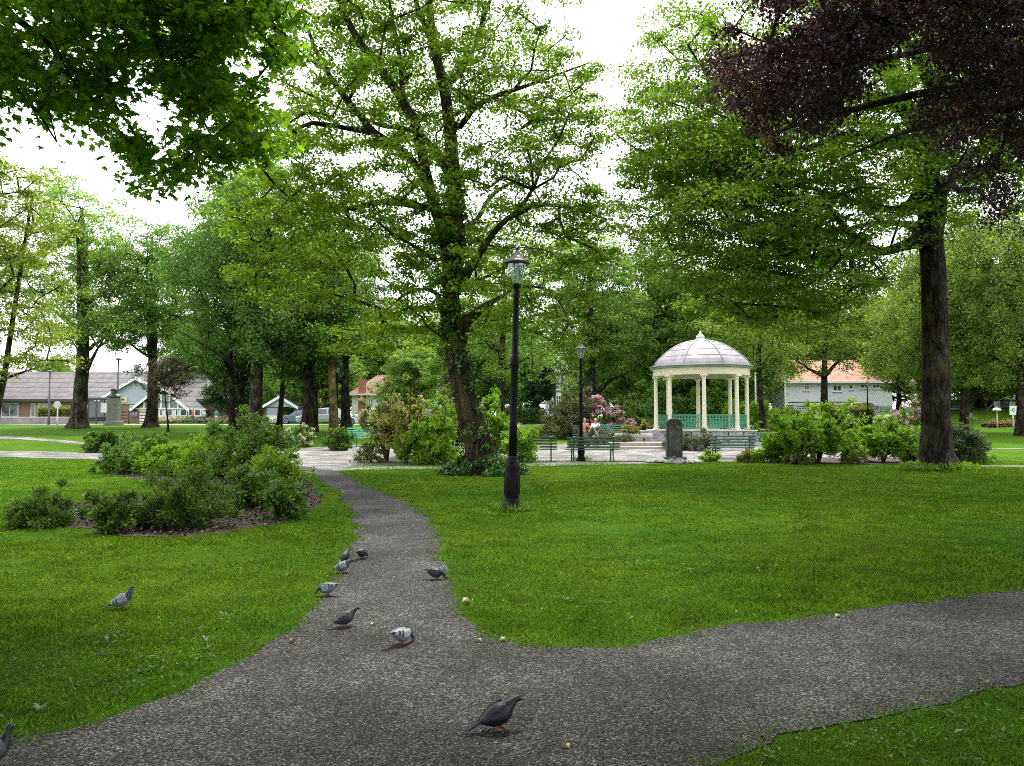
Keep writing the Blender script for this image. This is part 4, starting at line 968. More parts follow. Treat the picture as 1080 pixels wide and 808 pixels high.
sh(150, 474, 'far_shrub', 'mid green low shrub beyond the pale track, right of two', 1.3, .8, .8, S_MD, .1, 80, 90, .25, 114, group=G1)
sh(313, 471, 'white_flowered_shrub', 'white flowering low shrub right of the island bed', .9, .6, .95, S_MD, .09, 60, 50, .25, 115, flowers=(FL_WH, 44, .14))
sh(358, 475, 'round_bush', 'small round clipped bush left of the turquoise benches', .62, .6, .95, S_MD, .08, 90, 90, .18, 116, group='round bushes')
# behind the grass edge, centre
sh(408, 487, 'rhododendron', 'rhododendron with orange tinged leaves and faded pink blossom beside turquoise bench', 1.0, .9, 2.7, S_RD, .09, 50, 130, .28, 121, flowers=(FL_CR, 40, .12), low=.3, group='rhododendrons')
sh(430, 489, 'rhododendron', 'straggly pale flowering rhododendron in the centre of the small mulch bed', .95, .9, 2.5, S_YL, .10, 45, 110, .28, 122, flowers=(FL_CR, 50, .12), low=.25, group='rhododendrons')
sh(455, 490, 'leafy_shrub', 'bright green airy shrub left of the leaning trunk', 1.1, .9, 1.95, S_BR, .085, 70, 150, .26, 123, low=.05, group='centre shrubs')
sh(478, 484, 'rhododendron', 'pink budded shrub right behind the bright green airy shrub', 1.1, .9, 2.6, S_YL, .10, 45, 110, .28, 124, flowers=(FL_CR, 44, .12), low=.25, group='rhododendrons')
sh(390, 488, 'red_shrub', 'small reddish brown shrub at the left end of the small mulch bed', .6, .5, .7, S_RD, .07, 50, 40, .18, 125, group='centre shrubs')
sh(548, 488, 'leafy_shrub', 'green shrub with cream blossom behind the near lamp post', .65, .6, 1.25, S_BR, .08, 70, 80, .2, 126, flowers=(FL_WH, 10, .1), group='centre shrubs')
sh(522, 484, 'leafy_shrub', 'bright shrub just right of the leaning trunk', .8, .7, 2.3, S_BR, .09, 60, 90, .25, 127, flowers=(FL_WH, 14, .1), group='centre shrubs')
# around the bandstand
sh(603, 462, 'olive_bush', 'big rounded olive bush behind the mid distance lamp post', 1.8, 1.4, 2.3, leafmat('olive bush leaf', (.12, .13, .055), (.18, .18, .09), .3), .11, 120, 170, .38, 131, group='round bushes', low=.02)
shrub('pink_rhododendron', 'round magenta pink rhododendron in full bloom beside the mid distance lamp', gx(634, 44), 1.15, 1.1, 1.95, S_MD, .1, 50, 110, .26, 132, flowers=(FL_PK, 110, .24), low=.05, group='rhododendrons', hollow=.6)
shrub('lilac_rhododendron', 'lilac flowering rhododendron just left of the big dark trunk', gx(952, 40), 1.2, 1.1, 1.9, S_MD, .1, 50, 110, .26, 133, flowers=(FL_LI, 100, .2), low=.05, group='rhododendrons', hollow=.6)
shrub('lavender', 'grey green lavender patch behind the long green bench', gx(630, 37.5), 1.6, .7, .75, S_GR, .13, 90, 80, .2, 134, shape='long', upd=1.5, group='lavender beds')
shrub('lavender', 'pale grey green lavender clump between standing stone and bandstand', gx(735, 35.5), 1.35, .6, .7, S_GR, .13, 90, 80, .2, 135, shape='long', upd=1.5, group='lavender beds')
shrub('planted_flowers', 'salmon and yellow flowers in the planter left of the bandstand', gx(666, 38.2) + Vector((0, 0, .62)), .55, .4, .38, S_YL, .08, 40, 26, .12, 136, flowers=(FL_RD, 16, .08), group='flower beds')
shrub('planted_flowers', 'orange red flowers by the bandstand stair', gx(680, 39.6) + Vector((0, 0, .8)), .3, .3, .35, S_YL, .08, 40, 16, .1, 137, flowers=(FL_RD, 12, .08), group='flower beds')
shrub('pink_shrub', 'pinkish low shrub at the right foot of the bandstand', gx(799, 41.5), .75, .6, 1.0, S_RD, .09, 60, 50, .2, 138, flowers=(FL_CR, 20, .1), group='bandstand shrubs')
shrub('leafy_shrub', 'dark green shrub behind the pink rhododendron', gx(662, 52), 2.2, 1.6, 2.1, S_DK, .13, 90, 130, .42, 139, group='bandstand shrubs')
shrub('leafy_shrub', 'rounded mid green shrub mass left behind the bandstand', gx(684, 55), 2.4, 1.6, 3.0, S_MD, .14, 90, 150, .45, 140, group='bandstand shrubs')
shrub('leafy_shrub', 'mid green shrub seen through the bandstand railing', gx(745, 56), 3.2, 1.6, 2.8, S_MD, .14, 90, 160, .45, 141, group='bandstand shrubs')
shrub('leafy_shrub', 'bright yellow green shrub right of the slim trunk', gx(812, 52), 1.5, 1.2, 1.8, S_BR, .12, 80, 90, .35, 142, group='bandstand shrubs')
shrub('leafy_shrub', 'bright shrub behind the right columns of the bandstand', gx(780, 52), 1.3, 1.2, 2.0, S_BR, .12, 80, 90, .35, 143, group='bandstand shrubs')
# right hand bed
sh(860, 489, 'big_bush', 'largest bright green bush of the right bed', 1.4, 1.1, 2.0, S_BR, .085, 85, 190, .27, 151, low=.2, group='right bed shrubs')
sh(823, 488, 'low_bush', 'low bright green bush at the left end of the right bed', .75, .7, 1.05, S_BR, .1, 80, 90, .25, 152, group='right bed shrubs')
sh(934, 488, 'bush', 'bright green bush left of the big dark trunk', 1.2, 1.0, 1.6, S_BR, .085, 80, 150, .25, 153, low=.18, group='right bed shrubs')
sh(903, 486, 'bush', 'gap filling green shrub between the two bright bushes', .6, .6, 1.1, S_MD, .1, 60, 60, .24, 159, group='right bed shrubs', low=.3)
sh(898, 489, 'bronze_shrub', 'low bronze flowering shrub between the two bright bushes', .42, .4, .72, S_RD, .07, 50, 40, .15, 154, flowers=(FL_CR, 14, .07), group='right bed shrubs')
sh(845, 490, 'bronze_shrub', 'low reddish shrub under the largest bright bush', .5, .3, .4, S_RD, .07, 50, 30, .14, 155, flowers=(FL_CR, 10, .06), group='right bed shrubs')
sh(788, 488, 'bronze_shrub', 'low reddish flowering shrub at the right end of the pale slatted bench', .4, .35, .42, S_RD, .07, 50, 30, .14, 156, flowers=(FL_RD, 8, .06), group='right bed shrubs')
sh(752, 487, 'low_weed', 'small green plant at the right foot of the standing stone', .35, .3, .38, S_BR, .08, 50, 22, .14, 157, group='right bed shrubs')
sh(965, 487, 'cream_shrub', 'cream flowering shrub at the left foot of the big dark trunk', .5, .45, .95, S_YL, .08, 60, 60, .2, 158, flowers=(FL_WH, 16, .08), group='right bed shrubs')
sh(1018, 489, 'grey_green_bush', 'grey green bush just right of the big dark trunk', .62, .6, 1.5, leafmat('grey green leaf', (.09, .13, .06), (.15, .2, .1), .35), .08, 80, 110, .22, 160, group='right bed shrubs')
sh(1030, 488, 'low_plant', 'low broad leaved plant right of the grey green bush', .7, .4, .3, S_BR, .1, 60, 30, .16, 161, group='right bed shrubs')
# ivy and suckers at the trunks
ivy = thing('ivy', 'ivy climbing the leaning trunk and bushing at its foot', 'ivy', bA, group=None)
ri = np.random.default_rng(5); pts = []
tp_ = [(p[0], p[1], p[2], p[3]) for p in LA[0]]
for i in range(430):
    s = ri.uniform(0, 8.2) ** 1.0; k_ = int(s); f_ = s - k_; q0 = np.array(tp_[k_]); q1 = np.array(tp_[k_ + 1]); q = q0 * (1 - f_) + q1 * f_
    a = ri.uniform(0, 6.28)
    dens = .5 + .5 * mnoise.noise(Vector((math.cos(a) * 1.2, s * .9, math.sin(a))))
    if ri.uniform() > dens + (.35 if s > 3.2 else -.05): continue
    pts.append(np.array([q[0] + math.cos(a) * q[3] * 1.12, q[1] + math.sin(a) * q[3] * 1.12, q[2]]) - np.array(bA))
cl_ = spray(np.array(pts)[::2], .24, 34, .9, .1, ri)
base_ = []
for i in range(95):
    a = ri.uniform(0, 6.28); q = ri.uniform(.35, 1.35); base_.append((math.cos(a) * q * (1.1 if math.cos(a) < 0 else .85), math.sin(a) * q * .8, max(.05, .62 * (1 - q / 1.5) + ri.uniform(-.1, .12))))
cl2 = spray(np.array(base_), .2, 60, .6, .2, ri); cl2[:, 2] = np.maximum(cl2[:, 2], .02)
link('foliage', leaves('foliage', np.concatenate([cl_, cl2]), .1, LF_IVY, 'oval', up=.5, jit=.8, droop=.5, r=ri), ivy)
mb = MB()
for k_ in range(6):
    a = k_ * 1.1; mb.tube([(q[0] - bA.x + math.cos(a + .3 * i) * q[3] * 1.03, q[1] - bA.y + math.sin(a + .3 * i) * q[3] * 1.03, q[2] - bA.z) for i, q in enumerate(tp_[:8])], .02, seg=5)
mb.build('stem', STEM, ivy, smooth=True)
def tuft(name, label, base, rx, h, n, mat, lsize, seed, cat='plant', group=None, inner=.2):
    r = np.random.default_rng(seed); a = r.uniform(0, 6.28, n); q = rx * (inner + (1 - inner) * r.uniform(0, 1, n) ** .6)
    P_ = np.stack([np.cos(a) * q, np.sin(a) * q * .8, r.uniform(0, 1, n) ** 1.5 * h * (1.1 - .7 * q / rx)], 1)
    o_ = link(name, leaves(name, P_, lsize, mat, 'long', up=.2, jit=1, droop=-1.2, r=r), None, Vector(base))
    return tag(o_, label, cat, group)
tuft('grass_tuft', 'rank grass and suckers round the foot of the big dark trunk', bB, 1.15, .32, 1500, S_BR, .14, 171, inner=.45)
tuft('grass_tuft', 'small weed tuft at the foot of the near lamp post', gnd(541, 539) + Vector((0, 0, 0)), .34, .12, 420, S_MD, .09, 172, inner=.3)
tuft('grass_tuft', 'weed tuft round the foot of the mid distance lamp post', gnd(613, 486), .4, .16, 220, S_BR, .1, 173, inner=.3)

# ------------------------------------------------------------------ buildings
WHITE = solid('white paint', (.78, .78, .76), .5, var=.05, scale=3)
CREAM = solid('cream paint', (.74, .69, .52), .45, var=.06, scale=4)
GREYBLUE = solid('grey blue boards', (.36, .42, .47), .6, var=.08)
DGREY = solid('dark grey metal', (.05, .055, .06), .45, var=.2)
BLACK = solid('black iron paint', (.0035, .004, .0045), .45, var=.3, scale=12, bump=.12, bscale=60, spec=.14)
GREENP = solid('dark green paint', (.018, .075, .04), .4, var=.3, scale=5, bump=.1)
GREENL = solid('mint green paint', (.05, .26, .14), .5, var=.25)
TURQ = solid('turquoise paint', (.10, .50, .36), .4, var=.1)
GLASS = glassmat('window glass')
GLASS2 = glassmat('pale window glass', (.22, .26, .28), .12)
TRIM = solid('white trim', (.75, .76, .76), .5, var=.04)
CONC = solid('weathered concrete', (.22, .2, .18), .9, var=.25, scale=1.2, bump=.3, bscale=20)
STONE = solid('bandstand stone', (.33, .33, .34), .9, var=.35, scale=3.5, bump=.6, bscale=14)
STONE_P = solid('pale paving stone', (.45, .44, .42), .85, var=.15, scale=2, bump=.3)
def brickmat(name, c1, c2, mortar, sx=3.5):
    m, t, o = new_mat(name); p = N(t, 'BsdfPrincipled'); p.inputs['Roughness'].default_value = .9
    mp = N(t, 'Mapping'); mp.inputs['Rotation'].default_value = (R(90), 0, 0); t.links.new(coords(t), mp.inputs['Vector'])
    b = N(t, 'TexBrick'); b.inputs['Scale'].default_value = sx; b.inputs['Color1'].default_value = (*c1, 1); b.inputs['Color2'].default_value = (*c2, 1); b.inputs['Mortar'].default_value = (*mortar, 1)
    t.links.new(mp.outputs[0], b.inputs['Vector']); t.links.new(b.outputs['Color'], p.inputs['Base Color']); t.links.new(p.outputs[0], o.inputs[0]); return m
BRICK = brickmat('red brown brick', (.23, .10, .075), (.30, .15, .11), (.3, .27, .25))
def tilemat(name, c1, c2, sc=2.5, axis=1, line=.35):
    """courses of tiles across the slope"""
    m, t, o = new_mat(name); p = N(t, 'BsdfPrincipled'); p.inputs['Roughness'].default_value = .8
    co = coords(t); wv = N(t, 'TexWave'); wv.wave_type = 'BANDS'; wv.bands_direction = 'Z'; wv.wave_profile = 'SAW'; wv.inputs['Scale'].default_value = sc; wv.inputs['Distortion'].default_value = .5; wv.inputs['Detail'].default_value = 2
    t.links.new(co, wv.inputs['Vector']); ns = N(t, 'TexNoise'); ns.inputs['Scale'].default_value = 1.5; ns.inputs['Detail'].default_value = 7; t.links.new(co, ns.inputs['Vector'])
    c = mixcol(t, 1, ramp(t, ns.outputs['Fac'], [(.3, c1), (.7, c2)]), ramp(t, wv.outputs['Fac'], [(0, g3(line)), (.25, g3(1)), (1, g3(1.1))]), 'MULTIPLY')
    t.links.new(c, p.inputs['Base Color']); bp = N(t, 'Bump'); bp.inputs['Strength'].default_value = .6; bp.inputs['Distance'].default_value = .05
    t.links.new(wv.outputs['Fac'], bp.inputs['Height']); t.links.new(bp.outputs[0], p.inputs['Normal']); t.links.new(p.outputs[0], o.inputs[0]); return m
ROOF_BR = tilemat('brown grey roof tiles', (.085, .077, .078), (.17, .155, .155), .5, line=.25)
ROOF_OR = tilemat('orange roof tiles', (.30, .13, .08), (.46, .25, .17), 1.2)
ROOF_RD = tilemat('red roof tiles', (.17, .065, .055), (.27, .13, .10), 1.2)
ROOF_DK = tilemat('dark slate', (.07, .075, .085), (.11, .115, .125), 1.2)
def bd(name, label, cat, px0, px1, Y, zb=None, group=None):
    x0 = (px0 - CX) / F * Y; x1 = (px1 - CX) / F * Y
    z = hz((x0 + x1) / 2, Y) if zb is None else zb
    return thing(name, label, cat, (x0, Y, z), group=group), x0, z
def X_(px, Y, x0): return (px - CX) / F * Y - x0
def Z_(py, Y, z0): return at(CX, py, Y).z - z0
def window(par, xa, xb, za, zb, y=0., mull=1, trans=0, frame=TRIM, glass=GLASS, t=.09, sill=True, name='window'):
    """a window set in the wall plane at local y, opening between the two corners"""
    f = MB(); f.box(xa, xb, y - .05, y + .06, zb - t, zb); f.box(xa, xb, y - .05, y + .06, za, za + t)
    f.box(xa, xa + t, y - .05, y + .06, za + t, zb - t); f.box(xb - t, xb, y - .05, y + .06, za + t, zb - t)
    for k in range(1, mull + 1):
        c = xa + (xb - xa) * k / (mull + 1); f.box(c - t * .4, c + t * .4, y - .045, y + .05, za + t, zb - t)
    for k in range(1, trans + 1):
        c = za + (zb - za) * k / (trans + 1); f.box(xa + t, xb - t, y - .04, y + .045, c - t * .3, c + t * .3)
    w_ = f.build(name, frame, par)
    MB().box(xa + t * .5, xb - t * .5, y - .02, y + .03, za + t * .5, zb - t * .5).build('pane', glass, w_)
    if sill: MB().box(xa - .06, xb + .06, y - .13, y - .052, za - .07, za).build('sill', frame, w_)
    return w_
def gable(par, xa, xb, y0, y1, ze, zr, wallm, roofm, over=.35, thick=.16, trim=None):
    """front facing gable: wall triangle and two roof slabs"""
    c = (xa + xb) / 2
    MB().prism([(xa, ze), (xb, ze), (c, zr)], y0, y0 + .2).build('gable_wall', wallm, par)
    sl = (zr - ze) / (c - xa); rb = MB(); xo, zo = xa - over, ze - over * sl
    rb.prism([(xo, zo), (c, zr), (c, zr + thick), (xo, zo + thick)], y0 - over, y1)
    xo = xb + over; rb.prism([(xo, zo), (xo, zo + thick), (c, zr + thick), (c, zr)], y0 - over, y1)
    rb.build('gable_roof', roofm, par)
    if trim:
        tb = MB(); xo = xa - over - .02
        tb.prism([(xo, zo - .12), (c, zr - .12), (c, zr + thick + .03), (xo, zo + thick + .03)], y0 - over - .06, y0 - over - .004)
        xo = xb + over + .02; tb.prism([(xo, zo - .12), (xo, zo + thick + .03), (c, zr + thick + .03), (c, zr - .12)], y0 - over - .06, y0 - over - .004)
        tb.build('bargeboard', trim, par)
# long low community building
Y1 = 95.
t, x0, z0 = bd('community_building', 'long low brick building with a banded grey brown roof and two white gables', 'building', -60, 300, Y1)
L_ = X_(300, Y1, x0); ze = Z_(422, Y1, z0); zr = Z_(394, Y1 + 6, z0)
MB().box(0, L_, 0, 11, -.3, ze).build('wall', BRICK, t)
rb = MB(); rb.prism([(-.8, ze - .1), (6, zr), (6, zr + .2), (-.8, ze + .12)], X_(-60, Y1, x0) - .6, L_ + .6, 'x'); rb.prism([(12.5, ze - .1), (12.5, ze + .12), (6, zr + .2), (6, zr)], -.6, L_ + .6, 'x')
ro = rb.build('roof', ROOF_BR, t)
MB().box(-.6, L_ + .6, -.92, -.803, ze - .2, ze + .1).build('gutter', DGREY, t)
MB().box(X_(121, Y1, x0), X_(124, Y1, x0), 4.6, 5.4, zr - 1, zr + 1.1).build('chimney', solid('grey chimney', (.3, .29, .3), .8), ro)
# taller second storey behind, pale blue boards
MB().box(X_(186, Y1, x0), X_(246, Y1, x0), 6.5, 12, ze, Z_(384, Y1, z0)).build('upper_storey', GREYBLUE, t)
gable(t, X_(183, Y1, x0), X_(250, Y1, x0), 6.0, 12.5, Z_(386, Y1, z0), Z_(372, Y1, z0), GREYBLUE, ROOF_DK, .3, .2, TRIM)
for a_, b_ in ((196, 206), (212, 222), (228, 240)): window(t, X_(a_, Y1, x0), X_(b_, Y1, x0), Z_(401, Y1, z0), Z_(391, Y1, z0), 6.47, 0, frame=TRIM, glass=GLASS, sill=False)
# wide band windows on the left
for a_, b_ in ((-40, -24), (-14, 2), (2, 20), (33, 38), (40, 53), (54, 68), (90, 108)):
    window(t, X_(a_, Y1, x0), X_(b_, Y1, x0), Z_(440, Y1, z0), Z_(425.5, Y1, z0), -.03, 1 if b_ - a_ > 7 else 0, sill=False, frame=TRIM if b_ < 60 else DGREY)
# first gable
xa, xb = X_(110, Y1, x0), X_(206, Y1, x0)
MB().box(xa + .8, xb - .8, -3, -.003, -.3, Z_(427, Y1 - 3, z0)).build('gable_bay', BRICK, t)
gable(t, xa + .5, xb - .5, -3.2, 6, Z_(427, Y1, z0), Z_(401, Y1, z0), GREYBLUE, ROOF_BR, .5, .2, TRIM)
for a_, b_ in ((126, 131), (132, 140), (151, 158)): window(t, X_(a_, Y1, x0), X_(b_, Y1, x0), Z_(438.5, Y1, z0), Z_(428, Y1, z0), -3.26, 1 if b_ - a_ > 6 else 0)
# sign board with orange lettering
sb = MB().box(X_(126, Y1, x0), X_(148, Y1, x0), -3.36, -3.24, Z_(425, Y1, z0), Z_(420, Y1, z0)).build('sign_board', solid('pale yellow board', (.7, .6, .35), .6), t)
def text(s, par, loc, size, mat, name='lettering', ext=.01, rz=0, align='CENTER'):
    cu = bpy.data.curves.new(name, 'FONT'); cu.body = s; cu.size = size; cu.extrude = ext; cu.align_x = align; cu.align_y = 'CENTER'
    o_ = bpy.data.objects.new(name, cu); C.collection.objects.link(o_)
    bpy.context.view_layer.update(); me = bpy.data.meshes.new_from_object(o_); bpy.data.objects.remove(o_)
    me.materials.clear(); me.materials.append(mat)
    me.transform(Matrix.Rotation(rz, 4, 'Z') @ Matrix.Rotation(R(90), 4, 'X')); q = link(name, me, par, loc); return q
for k in range(9):      # lettering too far off to be read: gold strokes in two groups
    q = X_(129, Y1, x0) + k * .21 + (.2 if k > 4 else 0); m_ = MB(); m_.box(q, q + .05, -3.4, -3.362, Z_(423.6, Y1, z0), Z_(421.4, Y1, z0)); zc = Z_(423.6 if k % 2 else 422.0, Y1, z0); m_.box(q + .05, q + .14, -3.4, -3.362, zc, zc + .05)
    if k % 3: m_.box(q + .11, q + .15, -3.4, -3.362, Z_(423.6, Y1, z0) + .06, Z_(422.2, Y1, z0))
    m_.build('lettering', solid('gold lettering', (.42, .22, .04), .5), sb)
# second, glazed gable nearer
xa, xb = X_(169, Y1, x0), X_(219, Y1, x0); zg = Z_(431, Y1, z0); za_ = Z_(411, Y1, z0)
MB().box(xa + .2, xb - .2, -6, -3.25, -.3, zg).build('glazed_bay', WHITE, t)
gable(t, xa, xb, -6.1, -.5, zg, za_, glassmat('gable glass', (.08, .11, .07)), ROOF_BR, .5, .2, TRIM)
m_ = MB(); cxx = (xa + xb) / 2
for k in range(-2, 3):
    xx = cxx + k * (xb - xa) / 6; m_.box(xx - .09, xx + .09, -6.2, -6.103, zg, za_ - abs(xx - cxx) * (za_ - zg) / ((xb - xa) / 2) - .05)
m_.box(xa, xb, -6.2, -6.06, zg - .14, zg - .002); m_.build('glazing_bars', TRIM, t)
for a_, b_ in ((168, 173), (174, 183), (185, 189), (190, 198), (199, 204), (205, 213), (214, 217)): window(t, X_(a_, Y1 - 6, x0) - 0, X_(b_, Y1 - 6, x0), Z_(439.5, Y1, z0), Z_(431.5, Y1, z0), -6.05, 0, sill=False, t=.14)
# stone / flower terrace before the gable
def hedge(name, label, px0, px1, Y, py_top, depth, mat, seed, dens=2.2, ls=.13, group='hedges', zb=None, jit=.12):
    x0 = (px0 - CX) / F * Y; x1 = (px1 - CX) / F * Y; zt = at(CX, py_top, Y).z; b = Vector(((x0 + x1) / 2, Y, hz((x0 + x1) / 2, Y)))
    h = max(.3, zt - b.z); wd = x1 - x0; t_ = thing(name, label, 'hedge', b, group=group); r = np.random.default_rng(seed)
    core = MB().box(-wd / 2 + .12, wd / 2 - .12, .12, depth - .12, -.1, h - .12); core.build('stem', STEM, t_)
    n_ = int(wd * h * 190 * dens); P_ = np.stack([r.uniform(-wd / 2, wd / 2, n_), np.abs(r.normal(0, jit, n_)), r.uniform(0, h, n_)], 1)
    n2 = int(wd * depth * 150 * dens); P2 = np.stack([r.uniform(-wd / 2, wd / 2, n2), r.uniform(0, depth, n2), h + r.normal(0, jit * .7, n2)], 1)
    n3 = int(depth * h * 120 * dens); P3 = np.stack([r.choice([-1, 1], n3) * wd / 2 + r.normal(0, jit, n3), r.uniform(0, depth, n3), r.uniform(0, h, n3)], 1)
    link('foliage', leaves('foliage', np.concatenate([P_, P2, P3]), ls, mat, 'oval', up=.4, jit=1, droop=0, r=r), t_); return t_
hedge('flower_bed', 'long bed of pale flowers before the glazed gable', 164, 238, 84, 443, 1.2, leafmat('mixed bloom', (.35, .3, .16), (.6, .5, .4), .3, pcol=(.18, .26, .06)), 201, 1.0, .18, group='flower beds', jit=.25)
hedge('clipped_hedge', 'clipped dark hedge left of the round evergreen', 528, 574, 72, 432, 1.4, S_DK, 202, group='hedges')
hedge('clipped_hedge', 'low dark hedge with white flecks between flagpole and white house', 800, 845, 60, 434, 1.2, S_DK, 203, group='hedges')
hedge('pale_hedge', 'loose pale green hedge in front of the white house', 868, 922, 66, 431, 1.4, S_YL, 204, group='hedges', jit=.3)
hedge('clipped_hedge', 'dark hedge at the foot of the red roofed house', 455, 500, 70, 434, 1.4, S_DK, 205, group='hedges')
hedge('clipped_hedge', 'mid green hedge left behind the bandstand', 645, 700, 68, 434, 1.4, S_MD, 206, group='hedges')
hedge('clipped_hedge', 'dark hedge on top of the concrete wall by the round sign', 39, 56, 74, 431, 1.0, S_YL, 207, group='hedges', jit=.2)
hedge('clipped_hedge', 'yellow green hedge right of the round sign', 60, 78, 74, 431, 1.0, S_YL, 208, group='hedges', jit=.2)
# pale flower strip on the right bank
hedge('flower_bed', 'reddish flower strip at the foot of the grass bank', 1042, 1110, 56, 449.5, 1.2, leafmat('strip bloom', (.3, .16, .09), (.42, .3, .16), .3, pcol=(.14, .2, .05)), 209, 1.0, .12, group='flower beds', jit=.15)

# concrete wall
t, x0, z0 = bd('concrete_wall', 'low weathered concrete wall at the left behind the lawn', 'wall', -60, 78, 70)
MB().box(0, X_(78, 70, x0), 0, .35, -.3, Z_(440.5, 70, z0)).build('wall', CONC, t); MB().box(-.03, X_(78, 70, x0) + .03, -.05, .4, Z_(440.5, 70, z0) + .003, Z_(439.6, 70, z0)).build('coping', STONE_P, t)
# fence bars right of gate post
t, x0, z0 = bd('rail_fence', 'low brown rail fence before the first gable', 'fence', 126, 166, 74)
for k in range(4): MB().box(0, X_(166, 74, x0), -.03, .03, .22 + k * .3, .34 + k * .3).build('rail', solid('brown rail', (.14, .09, .08), .8), t)
for k in range(5): xx = X_(166, 74, x0) * k / 4; MB().box(xx - .06, xx + .06, .04, .14, -.1, 1.35).build('post', solid('brown rail', (.14, .09, .08), .8), t)
# stone gatepost with lantern-like cap
b = gx(120.5, 62); t = thing('stone_pillar', 'grey stone pillar with a dark cap beside the tall modern lamp', 'pillar', b)
MB().box(-.4, .4, -.4, .4, -.1, 2.2, .04).box(-.55, .55, -.55, .55, -.1, .35, .04).build('shaft', solid('mossy pillar stone', (.17, .17, .14), .9, var=.25, bump=.4), t)
MB().lathe([(.45, 2.205), (.52, 2.3), (.5, 2.4), (.3, 2.55), (.28, 2.75), (.36, 2.85), (.3, 2.95)], 8).build('cap', DGREY, t)
# bus shelter
b = gx(102, 72); t = thing('bus_shelter', 'dark framed bus shelter behind the forked tree', 'shelter', b)
f = MB()
for xx in (-1.5, 0, 1.5):
    for yy in (0, 1.4): MB().box(xx - .05, xx + .05, yy - .05, yy + .05, 0, 2.3).build('post', DGREY, t)
MB().box(-1.7, 1.7, -.3, 1.7, 2.305, 2.5, .05).build('roof', DGREY, t)
MB().box(-1.45, 1.45, 1.38, 1.42, .3, 2.2).build('pane', glassmat('shelter glass', (.03, .05, .06), .05), t)
MB().box(-1.0, 1.0, 1.0, 1.3, .42, .48).build('seat', DGREY, t)
MB().box(.4, 1.3, -.02, .02, 1.1, 2.0).build('panel', solid('poster pale', (.5, .5, .5), .6), t)
# little porch / kiosk with grey gable
Y2 = 80; t, x0, z0 = bd('porch', 'small open porch with a grey blue gable and dark glass sides', 'shelter', 279, 312, Y2)
xb = X_(312, Y2, x0)
f = MB()
for q in (.1, xb * .5, xb - .1):
    for yy in (.1, 2.9): MB().box(q - .09, q + .09, yy - .09, yy + .09, -.1, Z_(429, Y2, z0)).build('post', DGREY, t)
gable(t, 0, xb, 0, 3, Z_(429, Y2, z0), Z_(419, Y2, z0), GREYBLUE, ROOF_BR, .3, .15, TRIM)
MB().box(.2, xb * .45, .06, .12, .9, Z_(430, Y2, z0)).build('pane', GLASS2, t); MB().box(xb * .55, xb - .2, 2.8, 2.86, .1, Z_(430, Y2, z0)).build('pane', GLASS, t)
MB().box(.2, xb * .45, .04, .14, 0, .88).build('panel', WHITE, t)
# cream block behind the left trees + white house with orange roof
def house(name, label, px0, px1, Y, pye, pyr, wallm, roofm, wins, depth=9, front_gable=False, extra=None, chim=None, frame=TRIM):
    t, x0, z0 = bd(name, label, 'house', px0, px1, Y); wd = X_(px1, Y, x0); ze = Z_(pye, Y, z0)
    MB().box(0, wd, 0, depth, -.5, ze).build('wall', wallm, t)
    if front_gable: gable(t, 0, wd, 0, depth, ze + .002, Z_(pyr, Y, z0), wallm, roofm, .5, .2, frame)
    else:
        zr = Z_(pyr, Y + depth / 2, z0); rb = MB(); hp = min(wd * .18, 2.2)
        a = [(-.5, -.5, ze), (wd + .5, -.5, ze), (wd + .5, depth + .5, ze), (-.5, depth + .5, ze), (hp, depth / 2, zr), (wd - hp, depth / 2, zr)]
        rb.add([(p[0], p[1], p[2] + .003) for p in a], [(0, 1, 5, 4), (1, 2, 5), (2, 3, 4, 5), (3, 0, 4), (3, 2, 1, 0)])
        ro = rb.build('roof', roofm, t); MB().box(-.5, wd + .5, -.6, -.503, ze - .12, ze + .06).build('gutter', frame, t)
        if chim: MB().box(wd * chim - .4, wd * chim + .4, depth / 2 - .4, depth / 2 + .4, zr - .8, zr + .9).build('chimney', BRICK, ro)
    for (a_, b_, c_, d_, ml, tr_) in wins: window(t, X_(a_, Y, x0), X_(b_, Y, x0), Z_(d_, Y, z0), Z_(c_, Y, z0), -.02, ml, tr_, t=.12, frame=frame)
    return t, x0, z0
house('apartment_block', 'pale cream block rising behind the trees above the long roof', 240, 300, 118, 366, 352, solid('pale pink render', (.68, .62, .56), .8, var=.04), ROOF_RD, [(a, a + 6, y_, y_ + 9, 1, 0) for a in (246, 258, 270, 284) for y_ in (372, 388, 404)], 10)
house('orange_roofed_house', 'white house with an orange roof partly hidden by the ivy clad trunk', 303, 345, 104, 427, 411, WHITE, ROOF_OR, [(309, 315, 431, 439, 1, 0), (325, 332, 431, 439, 1, 0)], 8)
t, x0, z0 = house('red_roofed_house', 'white and red house with a red tiled roof behind the rhododendrons', 371, 486, 92, 416, 396, WHITE, ROOF_RD, [(388, 394, 420, 430, 1, 0), (402, 410, 420, 430, 1, 0), (420, 426, 420, 430, 1, 0), (436, 442, 420, 430, 1, 0), (460, 474, 419, 429, 2, 0)], 9, chim=.7)
for a_, b_ in ((378, 386), (428, 434)): MB().box(X_(a_, 92, x0), X_(b_, 92, x0), -.06, -.003, 0, Z_(400 if a_ < 400 else 416, 92, z0)).build('brick_panel', solid('red cladding', (.42, .12, .10), .8), t)
t, x0, z0 = house('timbered_house', 'white half timbered house with a steep gable behind the parked hatchback', 578, 612, 100, 394, 370, WHITE, ROOF_DK, [(586, 591, 398, 411, 1, 2), (586, 592, 417, 431, 1, 2), (600, 606, 417, 429, 1, 1), (598, 604, 398, 408, 1, 1)], 9, True, frame=TRIM)
m_ = MB(); wd = X_(612, 100, x0)
for zz in (412.5, 432, 394): m_.box(0, wd, -.07, -.004, Z_(zz + 1, 100, z0), Z_(zz - 1, 100, z0))
